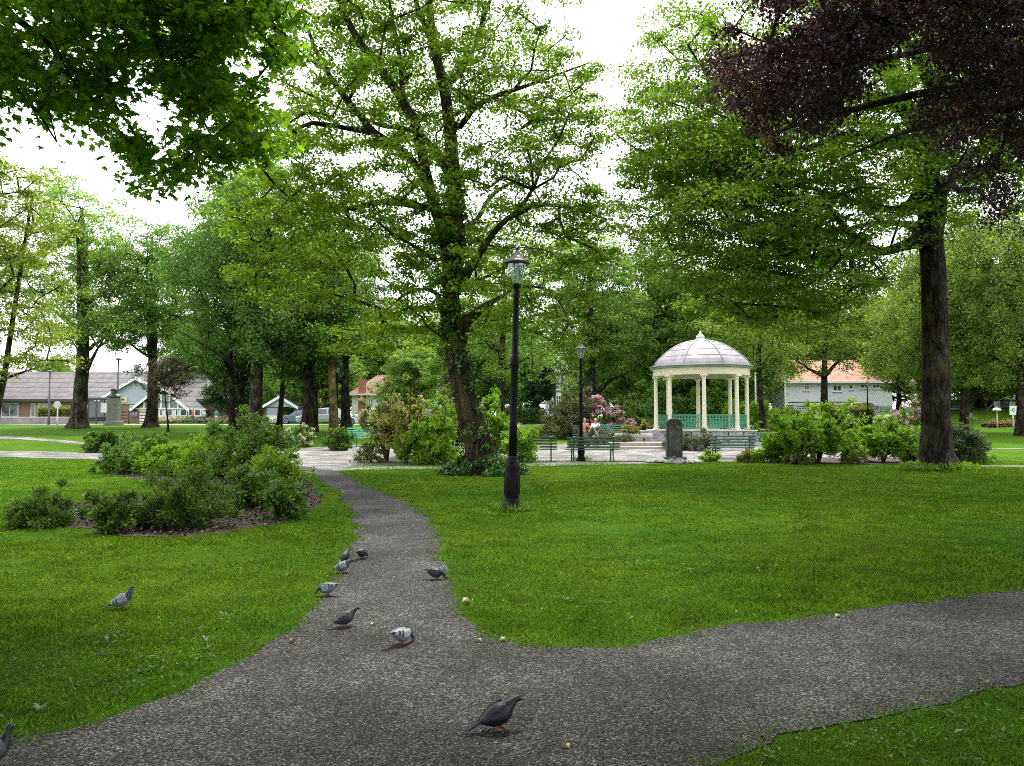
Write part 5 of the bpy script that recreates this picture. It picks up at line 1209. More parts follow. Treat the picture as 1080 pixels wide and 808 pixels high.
for q in (.3, X_(585, 100, x0), X_(593, 100, x0), X_(597, 100, x0), wd - .3): m_.box(q - .14, q + .14, -.1, -.072, 0, Z_(394, 100, z0))
m_.build('timber', solid('dark timber', (.04, .045, .06), .7), t)
Y4 = 84
t, x0, z0 = house('white_house', 'large white boarded house with an orange tiled roof on the right', 828, 941, Y4, 403, 380, solid('white boards', (.72, .74, .76), .6, var=.05), ROOF_OR,
      [(878, 888, 406, 413, 1, 0), (895, 900, 406, 411, 0, 0), (907, 916, 405, 410, 1, 0), (920, 928, 405, 410, 1, 0), (848, 854, 406, 412, 1, 0)], 10, chim=.35)
g_ = MB().box(X_(829, Y4, x0), X_(866, Y4, x0), -2.2, -.003, -.3, Z_(427, Y4, z0)); g_.build('veranda', WHITE, t)
m_ = MB().box(X_(829, Y4, x0), X_(896, Y4, x0), -2.5, -.6, Z_(425.4, Y4, z0), Z_(424.2, Y4, z0)); m_.build('cornice', solid('dark trim', (.12, .12, .13), .6), t)
window(t, X_(831, Y4, x0), X_(848, Y4, x0), Z_(433, Y4, z0), Z_(427.5, Y4, z0), -2.23, 5, 1, t=.1, sill=False); window(t, X_(849, Y4, x0), X_(864, Y4, x0), Z_(433, Y4, z0), Z_(427.5, Y4, z0), -2.23, 4, 1, t=.1, sill=False)
window(t, X_(872, Y4, x0), X_(890, Y4, x0), Z_(434, Y4, z0), Z_(427, Y4, z0), -.03, 2, 0, frame=DGREY, sill=False)
window(t, X_(908, Y4, x0), X_(926, Y4, x0), Z_(434, Y4, z0), Z_(428, Y4, z0), -.03, 2, 0, frame=DGREY, sill=False)
f = MB()
for q in range(9): xx = X_(927 + q * 1.6, Y4, x0); f.box(xx - .05, xx + .05, -.12, -.05, Z_(436, Y4, z0), Z_(428, Y4, z0))
f.build('door', GREYBLUE, t)
house('dark_roofed_building', 'low building with a dark roof on the grass bank at the right edge', 1036, 1110, 92, 421, 409, solid('dark blue wall', (.06, .08, .11), .7), ROOF_DK, [(1046, 1054, 423, 429, 1, 0), (1064, 1072, 423, 429, 1, 0)], 8)
# stair rail on the bank
t, x0, z0 = bd('stair_railing', 'dark railing climbing the grass bank right of the big trunk', 'railing', 1028, 1050, 62)
pa = at(1028, 443, 62); pb = at(1048, 425, 66)
loc = Vector((x0, 62, z0)); m_ = MB(); m_.tube([pa - loc, pb - loc], .06, 6); m_.tube([pa - loc - Vector((0, 0, .45)), pb - loc - Vector((0, 0, .45))], .05, 6)
m_.build('handrail', DGREY, t); m_ = MB()
for k in range(7): q = pa.lerp(pb, k / 6) - loc; m_.tube([q, q - Vector((0, 0, 1.1))], .04, 5)
m_.build('post', DGREY, t)

# ------------------------------------------------------------------ bandstand
YB2 = 42.0; bx = at(739.5, 440, YB2).x; zb = hz(bx, YB2)
t = thing('bandstand', 'round open bandstand with cream columns, green railings and a pale ribbed dome', 'bandstand', (bx, YB2, zb))
def zz(py): return at(739, py, YB2).z - zb
z_step = zz(466); z_fl = zz(453.2); z_col = zz(397); z_eave = zz(388.5); z_top = zz(359.5)
PH = R(-90 - 10 + 22.5)
Rc = 2.4
def stonecourse(mb, rad, za, zb_, seg, n, gap=.012):
    """ring of separate dressed blocks"""
    for k in range(n):
        a0 = 2 * math.pi * (k + .04) / n; a1 = 2 * math.pi * (k + .96) / n; rr = rad + random.uniform(-.025, .03)
        vs = []
        for z in (za + gap, zb_ - gap):
            for a, q in ((a0, rr), ((a0 + a1) / 2, rr + .03), (a1, rr), (a1, rad - .35), (a0, rad - .35)): vs.append((math.cos(a) * q, math.sin(a) * q, z))
        mb.add(vs, [(4, 3, 2, 1, 0), (5, 6, 7, 8, 9)] + [(i, (i + 1) % 5, 5 + (i + 1) % 5, 5 + i) for i in range(5)])
m_ = MB(); m_.lathe([(3.55, -.2), (3.55, z_step * .45), (3.5, z_step * .5), (3.2, z_step * .5), (3.2, z_step), (2.7, z_step)], 40); m_.build('step', STONE_P, t)
m_ = MB(); zm = z_step + (z_fl - z_step) * .52
stonecourse(m_, 2.95, z_step + .003, zm, 40, 22); stonecourse(m_, 2.88, zm, z_fl - .06, 40, 19); m_.lathe([(2.7, z_step + .004), (2.7, z_fl - .05)], 32)
m_.build('plinth', STONE, t)
m_ = MB(); m_.lathe([(2.92, z_fl - .055), (2.96, z_fl - .02), (2.92, z_fl)], 48); m_.build('floor', STONE_P, t)
# front stairs and terrace on the left
m_ = MB()
for k in range(4): m_.box(-4.3 + .0 - k * .0, -2.4, -1.6 - .32 * (3 - k), .6, -.1 if k == 0 else z_fl * k / 4 * .92 + .002, z_fl * (k + 1) / 4 * .92)
m_.build('stairs', STONE, t)
for k in range(8):
    a = R(-90 - 10 + 45 * k); cx_, cy_ = Rc * math.cos(a), Rc * math.sin(a); m_ = MB()
    m_.lathe([(.18, z_fl + .001), (.18, z_fl + .08), (.145, z_fl + .12), (.155, z_fl + .17), (.12, z_fl + .22), (.115, z_fl + .3), (.10, z_col - .34), (.098, z_col - .24), (.125, z_col - .2), (.11, z_col - .15), (.15, z_col - .1)], 20, cx_, cy_)
    c_ = m_.build('column', CREAM, t, smooth=False)
    MB().box(-.2, .2, -.2, .2, z_col - .097, z_col - .01, .015).build('capital', CREAM, c_, xf=Matrix.Translation((cx_, cy_, 0)) @ Matrix.Rotation(a, 4, 'Z'))
    # railing bay to the next column (a free bay at the stairs)
    if k == 6: continue
    a2 = a + R(45); p0 = Vector((cx_, cy_, 0)); p1 = Vector((Rc * math.cos(a2), Rc * math.sin(a2), 0)); d = (p1 - p0); Ln = d.length - .34; rt = math.atan2(d.y, d.x); mid_ = (p0 + p1) / 2
    xf = Matrix.Translation(mid_) @ Matrix.Rotation(rt, 4, 'Z'); h0, h1 = z_fl + .1, z_fl + .82; f = MB(); n = 9
    f.box(-Ln / 2, Ln / 2, -.035, .035, h1 - .06, h1); f.box(-Ln / 2, Ln / 2, -.025, .025, h0, h0 + .05); f.box(-Ln / 2, Ln / 2, -.025, .025, h1 - .24, h1 - .2)
    for j in range(n + 1): xx = -Ln / 2 + Ln * j / n; f.box(max(xx - .02, -Ln / 2), min(xx + .02, Ln / 2), -.02, .02, h0 + .05, h1 - .06)
    for j in range(n):
        xa = -Ln / 2 + Ln * j / n; xb = xa + Ln / n; zc_ = (h0 + h1 - .2) / 2
        f.tube([(xa, 0, h0 + .06), (xb, 0, h1 - .25)], .013, 4); f.tube([(xb, 0, h0 + .06), (xa, 0, h1 - .25)], .013, 4)
        f.lathe([(.0, h1 - .15), (.035, h1 - .13), (.0, h1 - .1)], 6, (xa + xb) / 2, 0)
    f.build('railing', GREENL, t, xf=xf)
m_ = MB(); m_.lathe([(2.22, z_col - .005), (2.56, z_col - .005), (2.58, z_col + .12), (2.54, z_col + .14), (2.56, z_eave - .14), (2.64, z_eave - .1), (2.22, z_eave - .1), (2.22, z_col - .005)], 48, close=False); m_.build('entablature', CREAM, t)
m_ = MB(); m_.lathe([(2.6, z_eave - .096), (2.72, z_eave - .07), (2.74, z_eave - .0), (2.4, z_eave + .0)], 48, close=False); m_.build('cornice', solid('sage green cornice', (.18, .3, .22), .5), t)
DOME = solid('aged dome metal', (.27, .25, .262), .55, var=.3, scale=1.4, metal=0, spec=.35, bump=.15, bscale=3)
ZT = [0, .12, .25, .48, .68, .83, .93, 1]; RT = [1, .965, .91, .77, .62, .47, .31, .13]
def dr(zf): return 2.74 * float(np.interp(zf, ZT, RT))
n8 = 8; m_ = MB(); vs = []; rows = 13; seg = 48; prof = []
for i in range(rows): s = math.sin(i / (rows - 1) * math.pi / 2); prof.append((dr(s), z_eave + .004 + (z_top - z_eave) * s))
rings = []
for (rr, z) in prof:
    for k in range(seg):
        a = PH + 2 * math.pi * k / seg; fph = ((k % 6) / 6 - .5) * 2 * math.pi / 8
        q = rr * (1 - .75 * (1 - math.cos(math.pi / 8) / math.cos(fph)))     # facets of the eight segments, a little rounded
        rings.append((q * math.cos(a), q * math.sin(a), z))
m_.add(rings, [[i * seg + k, i * seg + (k + 1) % seg, (i + 1) * seg + (k + 1) % seg, (i + 1) * seg + k] for i in range(rows - 1) for k in range(seg)] + [list(range((rows - 1) * seg, rows * seg))])
dm = m_.build('dome', DOME, t)
MB().lathe([(2.76, z_eave + .002), (2.8, z_eave + .03), (2.76, z_eave + .07), (2.68, z_eave + .08)], 48, close=False).build('eave_strip', solid('dark eave', (.10, .09, .10), .5), dm)
m_ = MB()
for k in range(8):
    a = PH + 2 * math.pi * (k * 6) / seg; q = 1.0
    pts = [((rr * (1 - .75 * (1 - math.cos(math.pi / 8) / math.cos(math.pi / 8)))) * math.cos(a), rr * math.sin(a), z + .015) for rr, z in prof]
    m_.tube(pts, .03, 5)
m_.build('ribs', solid('dome rib', (.26, .22, .25), .5), dm)
m_ = MB()
for i in (3, 5, 7, 9):
    rr, z = prof[i]
    for k in range(seg):
        if random.random() < .18: continue
        b0 = i * seg; q0 = rings[b0 + k]; q1 = rings[b0 + (k + 1) % seg]; m_.tube([(q0[0] * 1.004, q0[1] * 1.004, q0[2]), (q1[0] * 1.004, q1[1] * 1.004, q1[2])], .012, 4)
m_.build('seams', solid('dome seam', (.2, .17, .2), .5), dm)
MB().lathe([(.42, z_top - .06), (.45, z_top), (.3, z_top + .05), (.2, z_top + .14), (.24, z_top + .2), (.2, z_top + .28), (.09, z_top + .36), (.05, z_top + .5), (.01, z_top + .56)], 14).build('finial', solid('pale finial', (.55, .53, .5), .5), dm)
# stone planter and wall to the left of the stair
b = gx(668, 38.2); t = thing('stone_planter', 'pale stone trough planter left of the bandstand stairs', 'planter', b)
MB().box(-.9, .9, -.35, .35, .42, .62, .03).build('trough', STONE_P, t); [MB().box(a_, a_ + .25, -.3, .3, 0, .417, .02).build('foot', STONE, t) for a_ in (-.75, .5)]
b = gx(672, 36); t = thing('stone_steps', 'two broad worn stone steps in front of the planter', 'steps', b)
MB().box(-1.7, 2.2, 0, 1.6, -.1, .14, .02).build('lower_step', STONE_P, t); MB().box(-1.2, 2.0, .45, 1.6, .143, .3, .02).build('upper_step', solid('rusty stone', (.38, .3, .24), .9, var=.25, bump=.3), t)

# standing stone
b = gnd(711, 488.5); t = thing('standing_stone', 'dark carved memorial stone standing on a low mound of pale rocks', 'monument', b)
Ys = b.y; hw = 8.3 / F * Ys; zt = at(711, 441.6, Ys).z - b.z; zl = at(711, 480, Ys).z - b.z
m_ = MB(); pr = [(-hw, zl - .05), (hw, zl - .05), (hw * 1.01, zt - .18), (hw * .86, zt - .05), (hw * .3, zt + .005), (-hw * .45, zt), (-hw * .9, zt - .07), (-hw * .98, zt - .2)]
m_.prism(pr, -.14, .14)
so_ = m_.build('slab', solid('dark carved stone', (.05, .052, .045), .85, var=.45, scale=5, bump=.9, bscale=12), t); bv = so_.modifiers.new('b', 'BEVEL'); bv.width = .03; bv.segments = 2
m_ = MB(); m_.box(-hw * .75, hw * .75, -.165, -.143, zl + .12, zt - .22, .01); m_.build('relief', solid('relief stone', (.075, .077, .066), .9, var=.6, scale=9, bump=1, bscale=16), t)
MB().box(-hw - .12, hw + .12, -.28, .28, zl - .13, zl - .052, .02).build('base_slab', solid('dark base', (.1, .1, .095), .9), t)
m_ = MB(); random.seed(5)
for i in range(110):
    q = random.random() ** .6; a = random.uniform(0, 6.28); x_ = math.cos(a) * q * .95; y_ = math.sin(a) * q * .6; h_ = (1 - q) * (zl - .1) + .08; s_ = random.uniform(.1, .2)
    m_.add([(x_ + s_ * random.uniform(.6, 1.2) * v[0], y_ + s_ * random.uniform(.6, 1.2) * v[1], max(-.04, h_ - .06 + s_ * .55 * v[2])) for v in ((1, 0, 0), (.3, .9, 0), (-.8, .5, 0), (-.8, -.5, 0), (.3, -.9, 0), (.5, .2, .8), (-.4, .3, .9), (-.1, -.5, .8))],
           [(0, 1, 5), (1, 2, 6, 5), (2, 3, 6), (3, 4, 7, 6), (4, 0, 5, 7), (5, 6, 7), (0, 4, 3, 2, 1)])
m_.build('rocks', solid('pale mound rock', (.3, .3, .29), .9, var=.4, scale=4, bump=.5), t)
# dark kerb at the plaza edge before the stone
t = thing('kerb', 'dark low kerb running from the standing stone along the grass', 'kerb', gnd(675, 487.6)); MB().box(-1.0, .85, -.05, .05, -.05, .05, .01).build('kerb_stone', DGREY, t)

# ------------------------------------------------------------------ lamp posts
LG = None
def lampglass():
    m, t, o = new_mat('lantern glass'); g = N(t, 'BsdfGlass'); g.inputs['Roughness'].default_value = .05; g.inputs['IOR'].default_value = 1.12
    tr = N(t, 'BsdfTransparent'); tr.inputs[0].default_value = (.86, .92, .93, 1); gl = N(t, 'BsdfGlossy'); gl.inputs['Roughness'].default_value = .08; gl.inputs[0].default_value = (.8, .9, .95, 1)
    df = N(t, 'BsdfDiffuse'); df.inputs[0].default_value = (.55, .62, .64, 1)
    m1 = N(t, 'MixShader'); m1.inputs[0].default_value = .16; t.links.new(tr.outputs[0], m1.inputs[1]); t.links.new(gl.outputs[0], m1.inputs[2])
    m2 = N(t, 'MixShader'); m2.inputs[0].default_value = .2; t.links.new(m1.outputs[0], m2.inputs[1]); t.links.new(df.outputs[0], m2.inputs[2])
    t.links.new(m2.outputs[0], o.inputs[0]); return m
LGM = lampglass(); BRZ = solid('bronze lantern paint', (.055, .045, .042), .35, var=.25, metal=.4)
def lamp_post(label, loc, Hh=4.5):
    k = Hh / 4.5; t = thing('street_lamp', label, 'street lamp', loc, group='park lamp posts')
    MB().lathe([(.20, -.05), (.20, .03), (.175, .05), (.17, .10), (.145, .13), (.125, .17), (.12, .22), (.128, .25), (.128, .62), (.118, .68), (.125, .72), (.118, .78), (.10, .84), (.098, .88), (.075, .92)], 18).build('base', BLACK, t, smooth=True)
    b2 = MB()
    for j in range(8): a = j * math.pi / 4; b2.tube([(math.cos(a) * .129, math.sin(a) * .129, .27), (math.cos(a) * .126, math.sin(a) * .126, .6)], .009, 5)
    b2.build('flutes', BLACK, t)
    MB().lathe([(.07, .921), (.066, 1.5), (.062, 2.42), (.078, 2.46), (.084, 2.52), (.078, 2.58), (.058, 2.62), (.055, 3.1), (.048, 3.62), (.062, 3.65), (.062, 3.7), (.045, 3.73), (.05, 3.8), (.075, 3.84), (.075, 3.88)], 16).build('pole', BLACK, t, smooth=True)
    g_ = MB(); b1, b2_ = [], []
    zb_, zt_ = 3.885, 4.22
    MB().lathe([(.075, zb_), (.10, zb_ + .07), (.14, zb_ + .17), (.165, zb_ + .27), (.168, zt_)], 24, close=False).build('glass', LGM, t, smooth=True)
    fr = MB()
    for j in range(6):
        a = j * math.pi / 3 + .3; fr.tube([(math.cos(a) * r_, math.sin(a) * r_, z) for r_, z in ((.078, zb_), (.103, zb_ + .07), (.143, zb_ + .17), (.168, zb_ + .27), (.171, zt_))], .006, 4)
    fr.build('frame', BRZ, t)
    MB().lathe([(.02, zb_), (.02, zb_ + .1), (.034, zb_ + .12), (.04, zb_ + .2), (.028, zb_ + .27), (.0, zb_ + .29)], 12).build('bulb', solid('frosted bulb', (.75, .75, .7), .3), t)
    MB().lathe([(.17, zt_ - .005), (.225, zt_ + .0), (.232, zt_ + .025), (.215, zt_ + .05), (.16, zt_ + .075), (.155, zt_ + .09), (.10, zt_ + .13), (.06, zt_ + .175), (.035, zt_ + .225), (.022, zt_ + .25), (.034, zt_ + .262), (.036, zt_ + .28), (.02, zt_ + .30), (.0, zt_ + .315)], 24).build('cap', BRZ, t, smooth=True)
    return t
l1 = gnd(539.5, 538); z_t = at(545, 260, l1.y).z - l1.z
La = lamp_post('tallest nearest black lamp post on the lawn with a lantern top', l1)
La.scale = (z_t / 4.53,) * 3; La.rotation_euler = (0, R(1.25), 0)
l2 = gnd(613, 486.5); s2 = (at(613, 360, l2.y).z - l2.z) / 4.53
L2 = copy_tree(La, l2, .5, 'black lamp post at the plaza edge beside the long green bench', s2)
p = gx(355.5, 47); L3 = copy_tree(La, p, 1., 'small looking far lamp post against the orange brown mossy trunk', (at(355, 382, 47).z - p.z) / 4.53)
p = gx(915, 66); L4 = copy_tree(La, p, 1.4, 'far lamp post standing before the white house', (at(915, 401, 66).z - p.z) / 4.53)
for q in (L2, L3, L4): q.rotation_euler = (0, 0, q.rotation_euler[2])
# tall modern poles
def pole(name, label, px, Y, pyt, r_, mat, cat='pole', head=None):
    b = gx(px, Y); h = at(px, pyt, Y).z - b.z; t = thing(name, label, cat, b, group='slim poles'); MB().lathe([(r_ * 1.3, -.1), (r_ * 1.2, .6), (r_, .7), (r_ * .7, h)], 10).build('pole', mat, t, smooth=True)
    if head: MB().lathe([(.06, h + .003), (.3, h + .06), (.3, h + .12), (.05, h + .2)], 12).build('lamp_head', mat, t)
    return t, h
pole('lamp_pole', 'tall thin dark lamp pole behind the round sign', 52, 68, 393, .09, DGREY, 'street lamp', True)
pole('lamp_pole', 'tall thin dark lamp pole rising behind the stone pillar', 124, 64, 380, .09, DGREY, 'street lamp', True)
pole('flagpole', 'white flagpole right of the bandstand', 797, 62, 392, .07, WHITE)
pole('flagpole', 'pale pole at the left end of the white house', 828, 78, 393, .08, WHITE)
t, h = pole('lamp_pole', 'short pale garden lamp left of the green sign on the bank', 1051, 56, 434, .05, solid('pale metal', (.5, .52, .52), .5), 'garden lamp')
MB().lathe([(.06, h + .003), (.26, h + .05), (.28, h + .14), (.2, h + .24), (.02, h + .28)], 12).build('lamp_head', solid('opal shade', (.7, .68, .62), .4), t)
t, h = pole('sign_post', 'white and green square sign on a post upon the grass bank', 1068, 54, 437, .05, solid('pale metal', (.5, .52, .52), .5), 'sign')
sg = MB().box(-.27, .27, -.06, -.02, h - .05, h + .58, .01).build('sign_plate', WHITE, t); MB().lathe([(.13, 0), (.13, .01)], 16).build('emblem', solid('sign green', (.1, .35, .12), .5), sg, xf=Matrix.Translation((0, -.062, h + .3)) @ Matrix.Rotation(R(90), 4, 'X'))
MB().lathe([(.06, 0), (.06, .01)], 12).build('emblem_centre', WHITE, sg, xf=Matrix.Translation((0, -.074, h + .3)) @ Matrix.Rotation(R(90), 4, 'X'))
t, h = pole('road_sign', 'round pale sign on a short post before the concrete wall', 61, 66, 430, .05, solid('pale metal', (.5, .52, .52), .5), 'sign')
MB().lathe([(.3, 0), (.3, .03)], 20).build('sign_plate', solid('faded sign', (.5, .5, .46), .6), t, xf=Matrix.Translation((0, -.07, h + .25)) @ Matrix.Rotation(R(90), 4, 'X'))
# small marker stick with red band and a small dark ball at the path mouth
b = gnd(369, 492.5); t = thing('marker_stick', 'short white marker with a red band stuck in the lawn corner', 'marker', b)
MB().box(-.02, .02, -.02, .02, -.05, .42).build('stick', WHITE, t); MB().box(-.024, .024, -.024, .024, .14, .22).build('band', solid('red band', (.5, .05, .04), .5), t); MB().box(-.06, .06, -.03, -.022, .42, .6).build('plate', WHITE, t)
t = thing('drain_cover', 'dark iron drain grate across the mouth of the gravel path', 'drain', gnd(333, 496) + Vector((0, 0, .0)))
MB().box(-.5, .5, -.12, .12, -.02, .02).build('frame', DGREY, t)
m_ = MB()
for k in range(8): m_.box(-.45 + k * .115, -.40 + k * .115, -.1, .1, .0205, .028)
m_.build('grate', solid('iron grate', (.1, .1, .1), .6), t)

# ------------------------------------------------------------------ benches
def bench(label, loc, rz, Lb=1.8, paint=GREENP, legm=None, group='park benches'):
    t = thing('park_bench', label, 'bench', loc, rz, group=group); legm = legm or GREENP
    s = MB()
    for k in range(4): s.box(-Lb / 2, Lb / 2, -.22 + k * .115, -.22 + k * .115 + .095, .43, .465, .008)
    s.build('seat', paint, t)
    s = MB()
    for k in range(4):
        z = .51 + k * .112; y = .27 + k * .03; s.box(-Lb / 2, Lb / 2, y, y + .028, z, z + .066, .01)
    s.build('backrest', paint, t)
    for xx in (-Lb / 2 + .22, Lb / 2 - .22):
        f = MB(); f.tube([(xx, -.26, -.02), (xx, -.2, .25), (xx, -.22, .41)], .024, 6); f.tube([(xx, .34, -.02), (xx, .24, .25), (xx, .25, .45), (xx, .31, .7), (xx, .40, .93)], .024, 6); f.tube([(xx, -.24, .405), (xx, .26, .405)], .02, 6)
        f.tube([(xx, -.24, .42), (xx, -.26, .6), (xx, -.2, .66), (xx, .3, .66)], .018, 6)
        f.build('leg', legm, t)
    return t
def bpos(px, Y): return gx(px, Y)
bn = bench('dark green slatted bench seen from behind, just right of the near lamp post', gnd(563, 488) + Vector((0, .8, 0)), R(180), 1.75)
def setrz(o, a): o.rotation_euler = (0, 0, a); return o
# backrest faces the lawn: backs towards the camera
bn.rotation_euler.z = R(176)
g2 = gnd(627, 488) + Vector((0, .8, 0)); copy_tree(bn, g2, R(184), 'long dark green bench seen from behind under the mid distance lamp post', (1.12, 1, 1))
p = gx(770, 30.2); b3 = bench('pale slatted bench with dark legs right of the standing stone', p, R(180), 1.75, solid('grey green slats', (.10, .2, .16), .45, var=.2), DGREY)
p = gx(498, 34); copy_tree(bn, p, R(200), 'dark green bench showing left behind the leaning trunk')
p = gx(809, 34); copy_tree(b3, p, R(170), 'pale slatted bench half hidden at the left end of the right bed')
p = gx(648, 41.5); tb = bench('mint green bench behind the lavender patch', p, R(0), 2.0, GREENL, DGREY)
p = gnd(384, 471); b5 = bench('turquoise bench angled towards us left of the rhododendrons', p, R(38), 1.5, TURQ, DGREY)
p = gnd(408, 470); copy_tree(b5, p, R(5), 'turquoise bench just behind the orange tinged rhododendron')
# litter bin by the right trunk
b = gx(945, 31.5); t = thing('litter_bin', 'dark litter bin under the bright bush left of the big trunk', 'bin', b)
MB().lathe([(.2, 0), (.22, .03), (.23, .62), (.25, .65)], 14).build('body', solid('bin blue black', (.03, .035, .05), .5), t); MB().lathe([(.26, .653), (.26, .7), (.12, .76), (.0, .77)], 14).build('lid', DGREY, t)

# ------------------------------------------------------------------ cars
def car(label, loc, rz, paintm, Lc=4.1, hatch=True):
    t = thing('parked_car', label, 'car', loc, rz, group='parked cars'); W = .86
    lo = [(-Lc / 2, .35), (-Lc / 2 + .05, .62), (-Lc / 2 + .25, .78), (-Lc * .22, .92), (Lc * .42, .96), (Lc / 2 - .04, .88), (Lc / 2, .6), (Lc / 2 - .03, .32), (Lc / 2 - .3, .22), (-Lc / 2 + .3, .22)]
    m_ = MB(); m_.prism(lo, -W, W); bo = m_.build('body', paintm, t); bv = bo.modifiers.new('b', 'BEVEL'); bv.width = .07; bv.segments = 3; bv.limit_method = 'ANGLE'
    bo.data.polygons.foreach_set('use_smooth', [True] * len(bo.data.polygons))
    up = [(-Lc * .23, .90), (-Lc * .08, 1.36), (Lc * .1, 1.46), (Lc * .34, 1.42), (Lc * .46, .93)] if hatch else [(-Lc * .2, .90), (-Lc * .06, 1.33), (Lc * .1, 1.42), (Lc * .24, 1.36), (Lc * .38, .93)]
    def cab(pr, w0, w1, name, mat, par, zlo=.9, zhi=1.46):
        vs = []
        for s in (-1, 1):
            for x, z in pr: vs.append((x, s * (w0 + (w1 - w0) * (z - zlo) / (zhi - zlo)), z))
        n = len(pr); fs = [list(range(n)), list(range(2 * n - 1, n - 1, -1))] + [[i, n + i, n + (i + 1) % n, (i + 1) % n] for i in range(n)]
        mb = MB(); mb.add(vs, fs); return mb.build(name, mat, par)
    c_ = cab(up, W - .04, W - .2, 'cabin', paintm, t); bv = c_.modifiers.new('b', 'BEVEL'); bv.width = .04; bv.segments = 2
    # side windows proud of the pillars
    xa, xb = up[0][0], up[-1][0]
    for s in (-1, 1):
        for (f0, f1) in ((.16, .46), (.5, .8)):
            a0 = xa + (xb - xa) * f0; a1 = xa + (xb - xa) * f1; zt_ = 1.34; dy0 = (W - .04) + .006; dy1 = W - .04 - .16 * (zt_ - .9) / .56 + .006
            sh_ = .14 if f0 < .3 else 0; sh2 = .16 if f1 > .7 else 0
            mb = MB(); ys = (dy0 - .01, dy1 + .0)
            vs = [(a0, s * dy0, .96), (a1, s * dy0, .96), (a1 - sh2, s * dy1, zt_), (a0 + sh_, s * dy1, zt_)]; vs += [(v[0], v[1] - s * .02, v[2]) for v in vs]
            mb.add(vs, [(0, 1, 2, 3), (7, 6, 5, 4), (0, 4, 5, 1), (1, 5, 6, 2), (2, 6, 7, 3), (3, 7, 4, 0)]); mb.build('window', GLASS, t)
    for nm, i, j in (('windscreen', 0, 1), ('rear_window', -1, -2)):
        (x0_, z0_), (x1_, z1_) = up[i], up[j]; e = -.012 if nm == 'windscreen' else .012
        vs = [(x0_ * .92 + x1_ * .08 + e, -W + .14, z0_ * .88 + z1_ * .12), (x0_ * .92 + x1_ * .08 + e, W - .14, z0_ * .88 + z1_ * .12), (x0_ * .1 + x1_ * .9 + e, W - .26, z0_ * .1 + z1_ * .9), (x0_ * .1 + x1_ * .9 + e, -W + .26, z0_ * .1 + z1_ * .9)]
        vs += [(v[0] - e * 2, v[1], v[2] - .02) for v in vs]; mb = MB(); mb.add(vs, [(0, 1, 2, 3), (7, 6, 5, 4), (0, 4, 5, 1), (1, 5, 6, 2), (2, 6, 7, 3), (3, 7, 4, 0)]); mb.build(nm, GLASS, t)
    for xw in (-Lc * .31, Lc * .3):
        for s in (-1, 1):
            xf = Matrix.Translation((xw, s * (W - .1), .31)) @ Matrix.Rotation(R(90) * -s, 4, 'X')
            wl = MB().lathe([(.2, -.1), (.3, -.1), (.315, -.06), (.315, .09), (.29, .12), (.2, .12)], 20).build('wheel', solid('tyre rubber', (.02, .02, .02), .9), t, xf=xf)
            MB().lathe([(.19, .0), (.2, .124), (.05, .115), (.03, .13)], 14).build('rim', solid('wheel rim', (.4, .4, .42), .35, metal=.7), wl, xf=xf)
    for s in (-1, 1):
        MB().box(-Lc / 2 - .005, -Lc / 2 + .14, s * .6 - .17, s * .6 + .17, .6, .74, .03).build('headlight', solid('lamp lens', (.6, .62, .65), .15), t)
        MB().box(Lc / 2 - .1, Lc / 2 + .01, s * .66 - .12, s * .66 + .12, .68, .88, .03).build('taillight', solid('tail lens', (.4, .03, .03), .2), t)
    return t
CW = solid('car white', (.72, .73, .74), .25, var=.03); CS = solid('car silver', (.42, .44, .46), .25, var=.04, metal=.5); CB = solid('car blue grey', (.12, .15, .2), .25, var=.05, metal=.3)
car('white hatchback parked beyond the hedge right of the round evergreen', gx(589, 77), R(6), CW, 3.9)
car('white car mostly hidden behind the pink rhododendron', gx(655, 77), R(-4), CW, 4.3, False)
car('silver car behind the right bed in front of the white house', gx(900, 74), R(0), CS, 4.2)
car('silver blue car parked left of the orange brown mossy trunk', gx(339, 66), R(20), CS, 4.1)
car('blue grey car further left behind the ivy clad trunk', gx(317, 76), R(10), CB, 4.2)
car('white car seen through the stems of the rhododendrons', gx(386, 68), R(15), CW, 4.2)
car('silver car behind the bright green airy shrub', gx(452, 72), R(5), CS, 4.2)

# ------------------------------------------------------------------ statue
b = gx(812, 66); t = thing('statue', 'small white garden statue behind the dark hedge', 'statue', b); h0 = at(812, 436, 66).z - b.z
MB().box(-.35, .35, -.35, .35, -.1, h0, .03).build('pedestal', STONE_P, t)
MB().lathe([(.24, h0 + .003), (.26, h0 + .1), (.2, h0 + .3), (.14, h0 + .46), (.19, h0 + .56), (.15, h0 + .62), (.05, h0 + .66), (.085, h0 + .72), (.09, h0 + .78), (.05, h0 + .85), (.0, h0 + .87)], 14).build('figure', WHITE, t, smooth=True)

